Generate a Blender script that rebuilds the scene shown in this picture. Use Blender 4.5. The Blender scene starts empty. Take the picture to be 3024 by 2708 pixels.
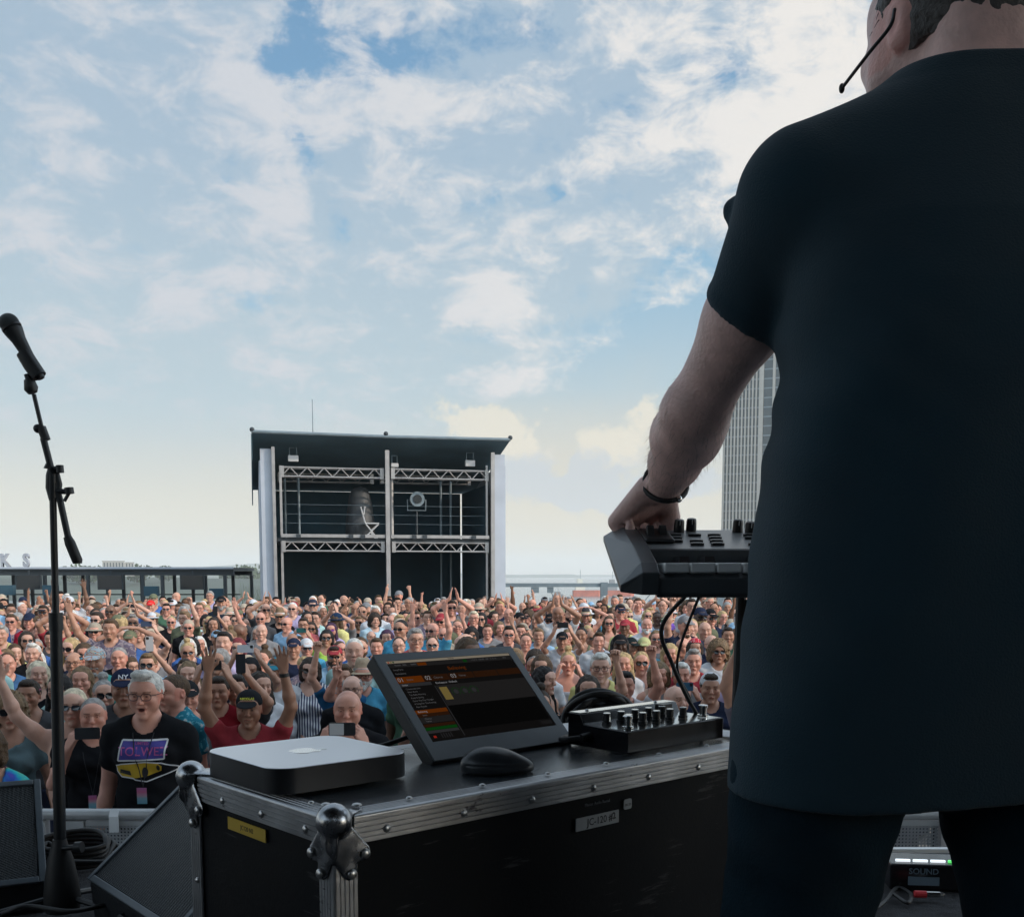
import bpy, bmesh, math, random
import numpy as np
from mathutils import Vector, Matrix, Euler
R = math.radians
SC = bpy.context.scene
COL = SC.collection
rng = random.Random(7)

# ---------------------------------------------------------------- camera
FPX, PPY, HOR, CZ = 3100.0, 2016.0, 1695.0, 2.3      # focal length and principal row in photo pixels, horizon row, eye height
TH = math.atan((PPY - HOR) / FPX)
cam = bpy.data.cameras.new('camera')
cam.sensor_width = 36.0
cam.lens = 36.0 * FPX / 3024.0
cam.shift_y = (PPY - 1354.0) / 3024.0
cam.clip_start = 0.02
cam.clip_end = 30000.0
camo = bpy.data.objects.new('camera', cam)
COL.objects.link(camo)
camo.location = (0, 0, CZ)
camo.rotation_euler = (R(90) - TH, 0, 0)
SC.camera = camo
SC.view_settings.view_transform = 'Standard'
SC.view_settings.look = 'None'
SC.view_settings.exposure = 0.0
SC.view_settings.gamma = 1.0

def ray(px, py):
    dx = (px - 1512) / FPX
    dy = (PPY - py) / FPX
    c, s = math.cos(TH), math.sin(TH)
    return Vector((dx, c + dy * s, -s + dy * c))
def onz(px, py, z):
    r = ray(px, py)
    return Vector((0, 0, CZ)) + r * ((z - CZ) / r.z)
def aty(px, py, y):
    r = ray(px, py)
    return Vector((0, 0, CZ)) + r * (y / r.y)

# ---------------------------------------------------------------- sky and sun
SUN_AZ, SUN_EL = 113.0, 24.0          # clockwise from the view direction (+Y), above the horizon
world = bpy.data.worlds.new('World')
SC.world = world
world.use_nodes = True
WN = world.node_tree.nodes
WL = world.node_tree.links
WN.clear()
def wn(t, **kw):
    n = WN.new(t)
    for k, v in kw.items():
        setattr(n, k, v)
    return n
def wmath(op, a, b=None, c=None, clamp=False):
    n = wn('ShaderNodeMath', operation=op, use_clamp=clamp)
    for i, v in enumerate((a, b, c)):
        if v is None:
            continue
        if isinstance(v, (int, float)):
            n.inputs[i].default_value = v
        else:
            WL.new(v, n.inputs[i])
    return n.outputs[0]
def wmix(f, a, b):
    n = wn('ShaderNodeMix', data_type='RGBA')
    for i, v in ((0, f), (6, a), (7, b)):
        if isinstance(v, (int, float)):
            n.inputs[i].default_value = v
        elif isinstance(v, (tuple, list)):
            n.inputs[i].default_value = (*v[:3], 1)
        else:
            WL.new(v, n.inputs[i])
    return n.outputs[2]
def lin(r, g, b):
    def f(c):
        c /= 255.0
        return c / 12.92 if c <= 0.04045 else ((c + 0.055) / 1.055) ** 2.4
    return (f(r), f(g), f(b))
def smooth(x, lo, hi):
    n = wn('ShaderNodeMapRange', interpolation_type='SMOOTHSTEP')
    WL.new(x, n.inputs[0])
    n.inputs[1].default_value = lo
    n.inputs[2].default_value = hi
    return n.outputs[0]

tc = wn('ShaderNodeTexCoord')
sep = wn('ShaderNodeSeparateXYZ')
WL.new(tc.outputs['Generated'], sep.inputs[0])
dx_, dy_, dz_ = sep.outputs
az = wmath('ARCTAN2', dx_, dy_)                       # radians, 0 = straight ahead, + = right
el = wmath('ARCSINE', dz_)
elc = wmath('MAXIMUM', el, 0.0)
# cloud-deck coordinates: a flat layer seen from below, softened near the horizon
inv = wmath('DIVIDE', 1.0, wmath('ADD', wmath('MAXIMUM', dz_, 0.0), 0.16))
cmb = wn('ShaderNodeCombineXYZ')
WL.new(wmath('MULTIPLY', dx_, inv), cmb.inputs[0])
WL.new(wmath('MULTIPLY', dy_, inv), cmb.inputs[1])
deck = cmb.outputs[0]
cmb2 = wn('ShaderNodeCombineXYZ')
WL.new(az, cmb2.inputs[0])
WL.new(el, cmb2.inputs[1])
ang = cmb2.outputs[0]
def wnoise(vec, scale, detail=6, rough=0.55, dist=0.0, off=(0, 0, 0), sc=(1, 1, 1)):
    m = wn('ShaderNodeMapping')
    m.inputs['Location'].default_value = off
    m.inputs['Scale'].default_value = sc
    WL.new(vec, m.inputs[0])
    n = wn('ShaderNodeTexNoise')
    n.inputs['Scale'].default_value = scale
    n.inputs['Detail'].default_value = detail
    n.inputs['Roughness'].default_value = rough
    n.inputs['Distortion'].default_value = dist
    WL.new(m.outputs[0], n.inputs['Vector'])
    return n.outputs[0]
def total(*xs):
    r = xs[0]
    for x in xs[1:]:
        r = wmath('ADD', r, x)
    return r

wa = total(wmath('MULTIPLY', wmath('SUBTRACT', wnoise(ang, 9.0, 8, 0.6, 0.0, (1.0, 2.0, 3.0)), 0.5), 0.16), az)
we = total(wmath('MULTIPLY', wmath('SUBTRACT', wnoise(ang, 9.0, 8, 0.6, 0.0, (6.0, 8.0, 5.0)), 0.5), 0.11), el)
def blob(px, py, rx, ry, rot=0.0):
    """a soft patch of cloud cover centred on a compass direction / height above the horizon"""
    d = ray(px, py).normalized()
    a0, e0 = math.atan2(d.x, d.y), math.asin(d.z)
    k = 1.0 / FPX
    u = wmath('SUBTRACT', wa, a0)
    v = wmath('SUBTRACT', we, e0)
    c, s = math.cos(rot), math.sin(rot)
    uu = wmath('ADD', wmath('MULTIPLY', u, c), wmath('MULTIPLY', v, s))
    vv = wmath('SUBTRACT', wmath('MULTIPLY', v, c), wmath('MULTIPLY', u, s))
    q = wmath('ADD', wmath('POWER', wmath('ABSOLUTE', wmath('DIVIDE', uu, rx * k)), 2.0),
              wmath('POWER', wmath('ABSOLUTE', wmath('DIVIDE', vv, ry * k)), 2.0))
    return wmath('EXPONENT', wmath('MULTIPLY', q, -1.0))
sky = wn('ShaderNodeTexSky', sky_type='NISHITA', sun_disc=False)
sky.sun_elevation = R(SUN_EL)
sky.sun_rotation = R(SUN_AZ)
sky.air_density = 1.0
sky.dust_density = 1.0
skys = wn('ShaderNodeVectorMath', operation='SCALE')
WL.new(sky.outputs[0], skys.inputs[0])
skys.inputs[3].default_value = 0.10
# clear air: the physical sky, paling to a creamy haze low down
ramp = wn('ShaderNodeValToRGB')
WL.new(wmath('MULTIPLY', elc, 2.0), ramp.inputs[0])      # 1.0 at 28.6 degrees
cr = ramp.color_ramp
cr.elements[0].position = 0.0
cr.elements[0].color = (*lin(236, 229, 214), 1)
cr.elements[1].position = 1.0
cr.elements[1].color = (*lin(112, 160, 200), 1)
for p_, c_ in ((0.10, (232, 226, 211)), (0.22, (216, 217, 212)), (0.34, (178, 208, 224)), (0.55, (146, 193, 222)), (0.8, (118, 168, 208))):
    e_ = cr.elements.new(p_)
    e_.color = (*lin(*c_), 1)
clear = wmix(0.78, skys.outputs[0], ramp.outputs[0])
clear = wmix(wmath('MULTIPLY', wmath('MULTIPLY', blob(1850, 1500, 1100, 330), 0.55), 1.0), clear, lin(228, 218, 196))

# high veil that covers most of the sky, with a few clear holes
def signed(n, k):
    return wmath('MULTIPLY', wmath('SUBTRACT', n, 0.5), k)
n1 = signed(wnoise(deck, 1.35, 5, 0.55, 0.4, (3.1, 1.7, 0.2), (1.0, 0.62, 1)), 1.6)
n2 = signed(wnoise(deck, 4.2, 9, 0.62, 0.35, (1.3, 4.2, 0.7), (1.0, 0.8, 1)), 3.0)
n3 = signed(wnoise(ang, 24.0, 10, 0.64, 0.25, (0.4, 0.2, 0.9), (0.75, 1.2, 1)), 4.2)
holes = total(wmath('MULTIPLY', blob(930, 70, 90, 110), 1.05), wmath('MULTIPLY', blob(1150, 165, 140, 55, 0.35), .9),
              wmath('MULTIPLY', blob(850, 205, 90, 45), 0.85), wmath('MULTIPLY', blob(930, 465, 34, 70), 0.6), wmath('MULTIPLY', blob(990, 640, 45, 80), 0.45),
              wmath('MULTIPLY', blob(2110, 190, 80, 60), 0.7), wmath('MULTIPLY', blob(2230, 280, 70, 50), 0.6),
              wmath('MULTIPLY', blob(1880, 1110, 330, 190, 0.45), 1.3), wmath('MULTIPLY', blob(2050, 1000, 170, 180, 0.6), 0.9), wmath('MULTIPLY', blob(680, 890, 90, 35), 0.6),
              wmath('MULTIPLY', blob(1720, 1260, 420, 100), 0.8), wmath('MULTIPLY', blob(1640, 545, 25, 25), 0.6), wmath('MULTIPLY', blob(1480, 110, 180, 130), 0.28), wmath('MULTIPLY', blob(1700, 350, 300, 120, 0.5), 0.2))
cover = total(0.78, wmath('MULTIPLY', n1, 0.5), wmath('MULTIPLY', n2, 0.35), wmath('MULTIPLY', n3, 0.46), wmath('MULTIPLY', holes, -0.82))
veil = wmath('MULTIPLY', smooth(cover, 0.05, 0.62), smooth(el, 0.055, 0.19))
veilc = wmix(smooth(el, 0.06, 0.42), lin(190, 208, 215), lin(166, 188, 207))
c1 = wmix(wmath('MULTIPLY', veil, 0.95), clear, veilc)
# brighter puffs and streaks inside the veil
n4 = signed(wnoise(deck, 2.6, 9, 0.62, 0.5, (7.7, 0.4, 2.2), (1.0, 0.75, 1)), 2.6)
n5 = signed(wnoise(ang, 19.0, 11, 0.64, 0.35, (2.4, 6.1, 0.3), (0.8, 1.5, 1)), 4.0)
bright = total(wmath('MULTIPLY', blob(700, 200, 300, 250, 0.2), 0.34), wmath('MULTIPLY', blob(1130, 60, 190, 130), 0.5), wmath('MULTIPLY', blob(820, 590, 180, 420, -0.15), 0.28),
               wmath('MULTIPLY', blob(1040, 300, 170, 110), 0.32), wmath('MULTIPLY', blob(2250, 300, 330, 270, -0.5), 0.75), wmath('MULTIPLY', blob(1380, 470, 260, 200), 0.25),
               wmath('MULTIPLY', blob(1500, 880, 300, 60, 0.2), 0.42), wmath('MULTIPLY', blob(1850, 930, 340, 60, 0.4), 0.62), wmath('MULTIPLY', blob(1560, 1130, 330, 100, 0.15), 0.5),
               wmath('MULTIPLY', blob(620, 900, 330, 120, -0.2), 0.26), wmath('MULTIPLY', blob(1000, 760, 260, 60, -0.4), 0.2), wmath('MULTIPLY', blob(1960, 560, 300, 160), 0.05),
               wmath('MULTIPLY', blob(200, 800, 300, 120), 0.12))
puff = total(0.30, wmath('MULTIPLY', n4, 0.38), wmath('MULTIPLY', n5, 0.72), bright, wmath('MULTIPLY', holes, -0.62))
pm = wmath('MULTIPLY', smooth(puff, 0.22, 1.0), smooth(el, 0.075, 0.17))
puffc = wmix(smooth(az, -0.30, 0.30), lin(208, 212, 219), lin(240, 236, 231))
c2 = wmix(wmath('MULTIPLY', pm, 0.95), c1, puffc)
n7 = signed(wnoise(ang, 52.0, 9, 0.62, 0.3, (9.1, 2.2, 4.4), (0.8, 1.35, 1)), 4.2)
pm2 = wmath('MULTIPLY', wmath('MULTIPLY', smooth(total(0.25, wmath('MULTIPLY', n7, 0.55), wmath('MULTIPLY', n5, 0.45), wmath('MULTIPLY', holes, -0.4)), 0.15, 1.0), smooth(el, 0.08, 0.2)), 0.55)
c2 = wmix(pm2, c2, puffc)
# heaped clouds low on the right
n6 = signed(wnoise(ang, 34.0, 11, 0.60, 0.2, (5.2, 3.3, 1.1), (0.9, 1.0, 1)), 2.4)
heap = total(wmath('MULTIPLY', blob(1330, 1280, 120, 42), 0.75), wmath('MULTIPLY', blob(1525, 1330, 75, 100, -0.5), 0.95), wmath('MULTIPLY', blob(1600, 1400, 140, 45), 0.7), wmath('MULTIPLY', blob(1810, 1370, 90, 110, 0.3), 0.95),
             wmath('MULTIPLY', blob(1720, 1340, 45, 50), 0.7), wmath('MULTIPLY', blob(1700, 1430, 260, 45), 0.72), wmath('MULTIPLY', blob(1905, 1240, 50, 60), 0.8), wmath('MULTIPLY', blob(1990, 1450, 140, 60), 0.7), wmath('MULTIPLY', blob(1450, 1265, 90, 45), 0.6))
hm = smooth(total(heap, wmath('MULTIPLY', n6, 0.75)), 0.28, 0.72)
hc = wmix(smooth(total(el, wmath('MULTIPLY', n6, 0.035)), 0.098, 0.122), lin(200, 208, 215), lin(236, 229, 212))
c3 = wmix(wmath('MULTIPLY', hm, 0.8), c2, hc)
# below the horizon the world is plain dull haze
c4 = wmix(smooth(el, -0.02, 0.0), lin(150, 160, 165), c3)
# brightness added to the sky towards the sun and behind camera, lighting the crowd
sd = (math.sin(R(SUN_AZ)) * math.cos(R(SUN_EL)), math.cos(R(SUN_AZ)) * math.cos(R(SUN_EL)), math.sin(R(SUN_EL)))
cosu = total(wmath('MULTIPLY', dx_, sd[0]), wmath('MULTIPLY', dy_, sd[1]), wmath('MULTIPLY', dz_, sd[2]))
glow = total(1.0, wmath('MULTIPLY', wmath('POWER', wmath('MAXIMUM', cosu, 0.0), 3.0), 3.2), wmath('MULTIPLY', smooth(wmath('MULTIPLY', dy_, -1.0), 0.0, 0.8), 1.1))
gl_ = wn('ShaderNodeVectorMath', operation='SCALE')
WL.new(c4, gl_.inputs[0])
WL.new(glow, gl_.inputs[3])
bg = wn('ShaderNodeBackground')
WL.new(gl_.outputs[0], bg.inputs[0])
bg.inputs[1].default_value = 1.0
wo = wn('ShaderNodeOutputWorld')
WL.new(bg.outputs[0], wo.inputs[0])
world.cycles.sampling_method = 'MANUAL'
world.cycles.sample_map_resolution = 512

sun = bpy.data.lights.new('sun', 'SUN')
sun.energy = 2.4
sun.angle = R(1.2)
sun.color = (1.0, 0.85, 0.70)
suno = bpy.data.objects.new('sun', sun)
COL.objects.link(suno)
sdir = Vector((math.sin(R(SUN_AZ)) * math.cos(R(SUN_EL)), math.cos(R(SUN_AZ)) * math.cos(R(SUN_EL)), math.sin(R(SUN_EL))))
suno.rotation_euler = (-sdir).to_track_quat('-Z', 'Y').to_euler()
SC.cycles.max_bounces = 6
SC.cycles.volume_bounces = 1
SC.cycles.use_denoising = True
# ---------------------------------------------------------------- materials
def mat(name, rgb, rough=0.6, metal=0.0, noise=0.0, nscale=8.0, bump=0.0, bscale=60.0, spec=0.5, objcol=False, attr=None, emit=0.0, coat=0.0, sheen=0.0):
    m = bpy.data.materials.new(name)
    m.use_nodes = True
    nt = m.node_tree
    b = nt.nodes['Principled BSDF']
    L = nt.links
    b.inputs['Roughness'].default_value = rough
    b.inputs['Metallic'].default_value = metal
    b.inputs['Specular IOR Level'].default_value = spec
    b.inputs['Coat Weight'].default_value = coat
    b.inputs['Sheen Weight'].default_value = sheen
    src = None
    if objcol:
        oi = nt.nodes.new('ShaderNodeObjectInfo')
        src = oi.outputs['Color']
    if attr:
        at = nt.nodes.new('ShaderNodeAttribute')
        at.attribute_name = attr
        if src is None:
            src = at.outputs['Color']
        else:
            mx = nt.nodes.new('ShaderNodeMix'); mx.data_type = 'RGBA'; mx.blend_type = 'MULTIPLY'
            mx.inputs[0].default_value = 1.0
            L.new(src, mx.inputs[6]); L.new(at.outputs['Color'], mx.inputs[7])
            src = mx.outputs[2]
    tcn = nt.nodes.new('ShaderNodeTexCoord')
    if noise > 0:
        nz = nt.nodes.new('ShaderNodeTexNoise')
        nz.inputs['Scale'].default_value = nscale
        nz.inputs['Detail'].default_value = 6
        L.new(tcn.outputs['Object'], nz.inputs['Vector'])
        mr = nt.nodes.new('ShaderNodeMapRange')
        mr.inputs[1].default_value = 0.3; mr.inputs[2].default_value = 0.7
        mr.inputs[3].default_value = 1 - noise; mr.inputs[4].default_value = 1 + noise
        L.new(nz.outputs[0], mr.inputs[0])
        sc_ = nt.nodes.new('ShaderNodeVectorMath'); sc_.operation = 'SCALE'
        if src is None:
            sc_.inputs[0].default_value = rgb
        else:
            L.new(src, sc_.inputs[0])
        L.new(mr.outputs[0], sc_.inputs[3])
        src = sc_.outputs[0]
        mr2 = nt.nodes.new('ShaderNodeMapRange')
        mr2.inputs[1].default_value = 0.3; mr2.inputs[2].default_value = 0.7
        mr2.inputs[3].default_value = max(0.02, rough - 0.5 * noise * rough); mr2.inputs[4].default_value = min(1, rough + 0.5 * noise * rough)
        L.new(nz.outputs[0], mr2.inputs[0]); L.new(mr2.outputs[0], b.inputs['Roughness'])
    if src is None:
        b.inputs['Base Color'].default_value = (*rgb, 1)
    else:
        L.new(src, b.inputs['Base Color'])
    if bump > 0:
        nb = nt.nodes.new('ShaderNodeTexNoise')
        nb.inputs['Scale'].default_value = bscale
        nb.inputs['Detail'].default_value = 4
        L.new(tcn.outputs['Object'], nb.inputs['Vector'])
        bp = nt.nodes.new('ShaderNodeBump')
        bp.inputs['Strength'].default_value = bump
        bp.inputs['Distance'].default_value = 0.01
        L.new(nb.outputs[0], bp.inputs['Height'])
        L.new(bp.outputs[0], b.inputs['Normal'])
    if emit > 0:
        b.inputs['Emission Color'].default_value = (*rgb, 1)
        b.inputs['Emission Strength'].default_value = emit
    return m

M = {}
def mk(name, *a, **k):
    M[name] = mat(name, *a, **k)
    return M[name]

# ---------------------------------------------------------------- mesh builder
class MB:
    def __init__(s):
        s.v = []; s.f = []
    def add(s, vs, fs, mtx=None):
        o = len(s.v)
        for p in vs:
            p = Vector(p)
            s.v.append(tuple(mtx @ p) if mtx is not None else tuple(p))
        for f in fs:
            s.f.append(tuple(i + o for i in f))
        return s
    def box(s, lo, hi, mtx=None):
        x0, y0, z0 = lo; x1, y1, z1 = hi
        vs = [(x0,y0,z0),(x1,y0,z0),(x1,y1,z0),(x0,y1,z0),(x0,y0,z1),(x1,y0,z1),(x1,y1,z1),(x0,y1,z1)]
        return s.add(vs, [(0,3,2,1),(4,5,6,7),(0,1,5,4),(1,2,6,5),(2,3,7,6),(3,0,4,7)], mtx)
    def prism(s, poly, z0, z1, mtx=None):
        n = len(poly)
        vs = [(p[0], p[1], z0) for p in poly] + [(p[0], p[1], z1) for p in poly]
        fs = [tuple(range(n - 1, -1, -1)), tuple(range(n, 2 * n))]
        fs += [(i, (i + 1) % n, n + (i + 1) % n, n + i) for i in range(n)]
        return s.add(vs, fs, mtx)
    def cyl(s, a, b, r0, r1=None, n=16, mtx=None, cap=True):
        return s.tube([a, b], [r0, r0 if r1 is None else r1], n, mtx, cap)
    def tube(s, pts, r, n=10, mtx=None, cap=True):
        pts = [Vector(p) for p in pts]
        rs = list(r) if isinstance(r, (list, tuple)) else [r] * len(pts)
        vs = []; fs = []
        t0 = (pts[1] - pts[0]).normalized()
        u = t0.orthogonal().normalized()
        for i, p in enumerate(pts):
            if i == 0: t = pts[1] - pts[0]
            elif i == len(pts) - 1: t = pts[-1] - pts[-2]
            else: t = (pts[i + 1] - pts[i]).normalized() + (pts[i] - pts[i - 1]).normalized()
            if t.length < 1e-9: t = t0
            t = t.normalized()
            u = (u - t * u.dot(t))
            u = u.normalized() if u.length > 1e-6 else t.orthogonal().normalized()
            w = t.cross(u)
            t0 = t
            for k in range(n):
                a = 2 * math.pi * k / n
                vs.append(p + (u * math.cos(a) + w * math.sin(a)) * rs[i])
        for i in range(len(pts) - 1):
            for k in range(n):
                fs.append((i*n+k, i*n+(k+1)%n, (i+1)*n+(k+1)%n, (i+1)*n+k))
        if cap:
            fs.append(tuple(range(n - 1, -1, -1)))
            fs.append(tuple((len(pts)-1)*n + k for k in range(n)))
        return s.add(vs, fs, mtx)
    def lathe(s, prof, n=24, mtx=None, cap=True):
        vs = []; fs = []
        for (r, z) in prof:
            for k in range(n):
                a = 2 * math.pi * k / n
                vs.append((max(r, 1e-5) * math.cos(a), max(r, 1e-5) * math.sin(a), z))
        for i in range(len(prof) - 1):
            for k in range(n):
                fs.append((i*n+k, i*n+(k+1)%n, (i+1)*n+(k+1)%n, (i+1)*n+k))
        if cap:
            fs.append(tuple(range(n - 1, -1, -1)))
            fs.append(tuple((len(prof)-1)*n + k for k in range(n)))
        return s.add(vs, fs, mtx)
    def ball(s, c, r, n=16, m=10, mtx=None):
        rr = (r, r, r) if isinstance(r, (int, float)) else r
        prof = []
        vs = []; fs = []
        for i in range(m + 1):
            ph = math.pi * i / m
            for k in range(n):
                a = 2 * math.pi * k / n
                q = max(math.sin(ph), 1e-4)
                vs.append((c[0] + rr[0]*q*math.cos(a), c[1] + rr[1]*q*math.sin(a), c[2] - rr[2]*math.cos(ph)))
        for i in range(m):
            for k in range(n):
                fs.append((i*n+k, i*n+(k+1)%n, (i+1)*n+(k+1)%n, (i+1)*n+k))
        fs.append(tuple(range(n - 1, -1, -1))); fs.append(tuple(m*n + k for k in range(n)))
        return s.add(vs, fs, mtx)
    def build(s, name, m, parent=None, smooth=None, bevel=0.0, loc=None):
        me = bpy.data.meshes.new(name)
        me.from_pydata(s.v, [], s.f)
        me.validate(); me.update()
        return link(name, me, m, parent, smooth, bevel)

def link(name, me, m, parent=None, smooth=None, bevel=0.0):
    if m is not None:
        me.materials.append(M[m] if isinstance(m, str) else m)
    if smooth is not None:
        me.shade_smooth()
        if smooth < 180:
            me.set_sharp_from_angle(angle=R(smooth))
    o = bpy.data.objects.new(name, me)
    COL.objects.link(o)
    if parent is not None:
        o.parent = parent
    if bevel > 0:
        b = o.modifiers.new('bevel', 'BEVEL')
        b.width = bevel; b.segments = 2; b.limit_method = 'ANGLE'; b.angle_limit = R(40)
    return o

def tag(o, label=None, cat=None, group=None, kind=None):
    if label: o['label'] = label
    if cat: o['category'] = cat
    if group: o['group'] = group
    if kind: o['kind'] = kind
    return o
def thing(name, label, cat, loc=(0, 0, 0), rz=0.0, group=None, rot=None):
    o = bpy.data.objects.new(name, None)
    o.empty_display_size = 0.1
    COL.objects.link(o)
    o.location = loc
    o.rotation_euler = rot if rot is not None else (0, 0, rz)
    return tag(o, label, cat, group)
def struct(o):
    o['kind'] = 'structure'
    return o
def rot_to(d, up=(0, 0, 1)):
    """matrix whose local Z points along d"""
    return Vector(d).to_track_quat('Z', 'Y').to_matrix().to_4x4()
def rrect(w, h, r, n=6):
    """rounded rectangle outline centred on the origin, counter-clockwise"""
    out = []
    for cx, cy, a0 in ((w/2-r, h/2-r, 0), (-w/2+r, h/2-r, 90), (-w/2+r, -h/2+r, 180), (w/2-r, -h/2+r, 270)):
        for k in range(n + 1):
            a = R(a0 + 90 * k / n)
            out.append((cx + r * math.cos(a), cy + r * math.sin(a)))
    return out
def text_mesh(txt, size, depth=0.0004, bold=0.0, align='CENTER'):
    cu = bpy.data.curves.new('lettering', 'FONT')
    cu.body = txt; cu.size = size; cu.extrude = depth; cu.offset = bold
    cu.align_x = align; cu.align_y = 'CENTER'
    cu.resolution_u = 3
    o = bpy.data.objects.new('lettering', cu)
    COL.objects.link(o)
    dg = bpy.context.evaluated_depsgraph_get()
    me = bpy.data.meshes.new_from_object(o.evaluated_get(dg))
    bpy.data.objects.remove(o)
    bpy.data.curves.remove(cu)
    me.materials.clear()
    return me
def text(name, txt, size, m, mtx, parent=None, depth=0.0004, bold=0.0, align='CENTER'):
    me = text_mesh(txt, size, depth, bold, align)
    me.transform(mtx)
    me.name = name
    return link(name, me, m, parent)
def cat(*pts, n=12):
    """smooth curve through points (Catmull-Rom)"""
    P = [Vector(p) for p in pts]
    P = [P[0] * 2 - P[1]] + P + [P[-1] * 2 - P[-2]]
    out = []
    for i in range(1, len(P) - 2):
        for k in range(n):
            t = k / n
            a, b, c, d = P[i-1], P[i], P[i+1], P[i+2]
            out.append(0.5 * ((2*b) + (c-a)*t + (2*a-5*b+4*c-d)*t*t + (3*b-a-3*c+d)*t*t*t))
    out.append(P[-2])
    return out

# ---------------------------------------------------------------- smooth bodies: distance fields meshed by surface nets
def rc(a, b, r1, r2, k=0.02, sc=None, op='+'):
    return ('rc', np.array(a, float), np.array(b, float), r1, r2, k, op, sc)
def ell(c, r, k=0.02, rot=None, op='+'):
    return ('el', np.array(c, float), np.array(r, float), rot, None, k, op, None)
def p_eval(p, X, Y, Z):
    if p[0] == 'rc':
        a, b = p[1], p[2]
        s = p[7] if p[7] is not None else (1, 1, 1)
        ax, ay, az_ = a[0]*s[0], a[1]*s[1], a[2]*s[2]
        bx, by, bz = b[0]*s[0]-ax, b[1]*s[1]-ay, b[2]*s[2]-az_
        x, y, z = X*s[0]-ax, Y*s[1]-ay, Z*s[2]-az_
        L2 = max(bx*bx+by*by+bz*bz, 1e-12)
        t = np.clip((x*bx+y*by+z*bz)/L2, 0, 1)
        return (np.sqrt((x-t*bx)**2+(y-t*by)**2+(z-t*bz)**2) - (p[3]+(p[4]-p[3])*t)) / max(s)
    c, r, rot = p[1], p[2], p[3]
    x, y, z = X-c[0], Y-c[1], Z-c[2]
    if rot is not None:
        m = np.array(Euler(rot).to_matrix().transposed())
        x, y, z = m[0,0]*x+m[0,1]*y+m[0,2]*z, m[1,0]*x+m[1,1]*y+m[1,2]*z, m[2,0]*x+m[2,1]*y+m[2,2]*z
    k0 = np.sqrt((x/r[0])**2+(y/r[1])**2+(z/r[2])**2)
    k1 = np.sqrt((x/r[0]**2)**2+(y/r[1]**2)**2+(z/r[2]**2)**2)
    return k0*(k0-1)/np.maximum(k1, 1e-6)
def p_box(p):
    if p[0] == 'rc':
        r = max(p[3], p[4]) / min(p[7] if p[7] is not None else (1, 1, 1))
        return np.minimum(p[1], p[2]) - r, np.maximum(p[1], p[2]) + r
    r = p[2].max() if p[3] is not None else p[2]
    return p[1] - r, p[1] + r
def field(prims, xs, ys, zs, infl=0.0, fn=None):
    V = np.full((len(xs), len(ys), len(zs)), 0.3, np.float32)
    for p in prims:
        lo, hi = p_box(p)
        mg = p[5] * 1.5 + infl + 0.012
        i0, i1 = np.searchsorted(xs, lo[0]-mg), np.searchsorted(xs, hi[0]+mg)
        j0, j1 = np.searchsorted(ys, lo[1]-mg), np.searchsorted(ys, hi[1]+mg)
        k0, k1 = np.searchsorted(zs, lo[2]-mg), np.searchsorted(zs, hi[2]+mg)
        if i1 <= i0 or j1 <= j0 or k1 <= k0:
            continue
        d = p_eval(p, xs[i0:i1, None, None], ys[None, j0:j1, None], zs[None, None, k0:k1]).astype(np.float32)
        if p[6] == '+':
            d = d - infl
        A = V[i0:i1, j0:j1, k0:k1]
        k = p[5]
        if p[6] == '+':
            h = np.maximum(k - np.abs(A - d), 0) / k
            V[i0:i1, j0:j1, k0:k1] = np.minimum(A, d) - h*h*k*0.25
        else:
            d = -d
            h = np.maximum(k - np.abs(A - d), 0) / k
            V[i0:i1, j0:j1, k0:k1] = np.maximum(A, d) + h*h*k*0.25
    if fn is not None:
        V = fn(V, xs[:, None, None], ys[None, :, None], zs[None, None, :])
    return V
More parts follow.
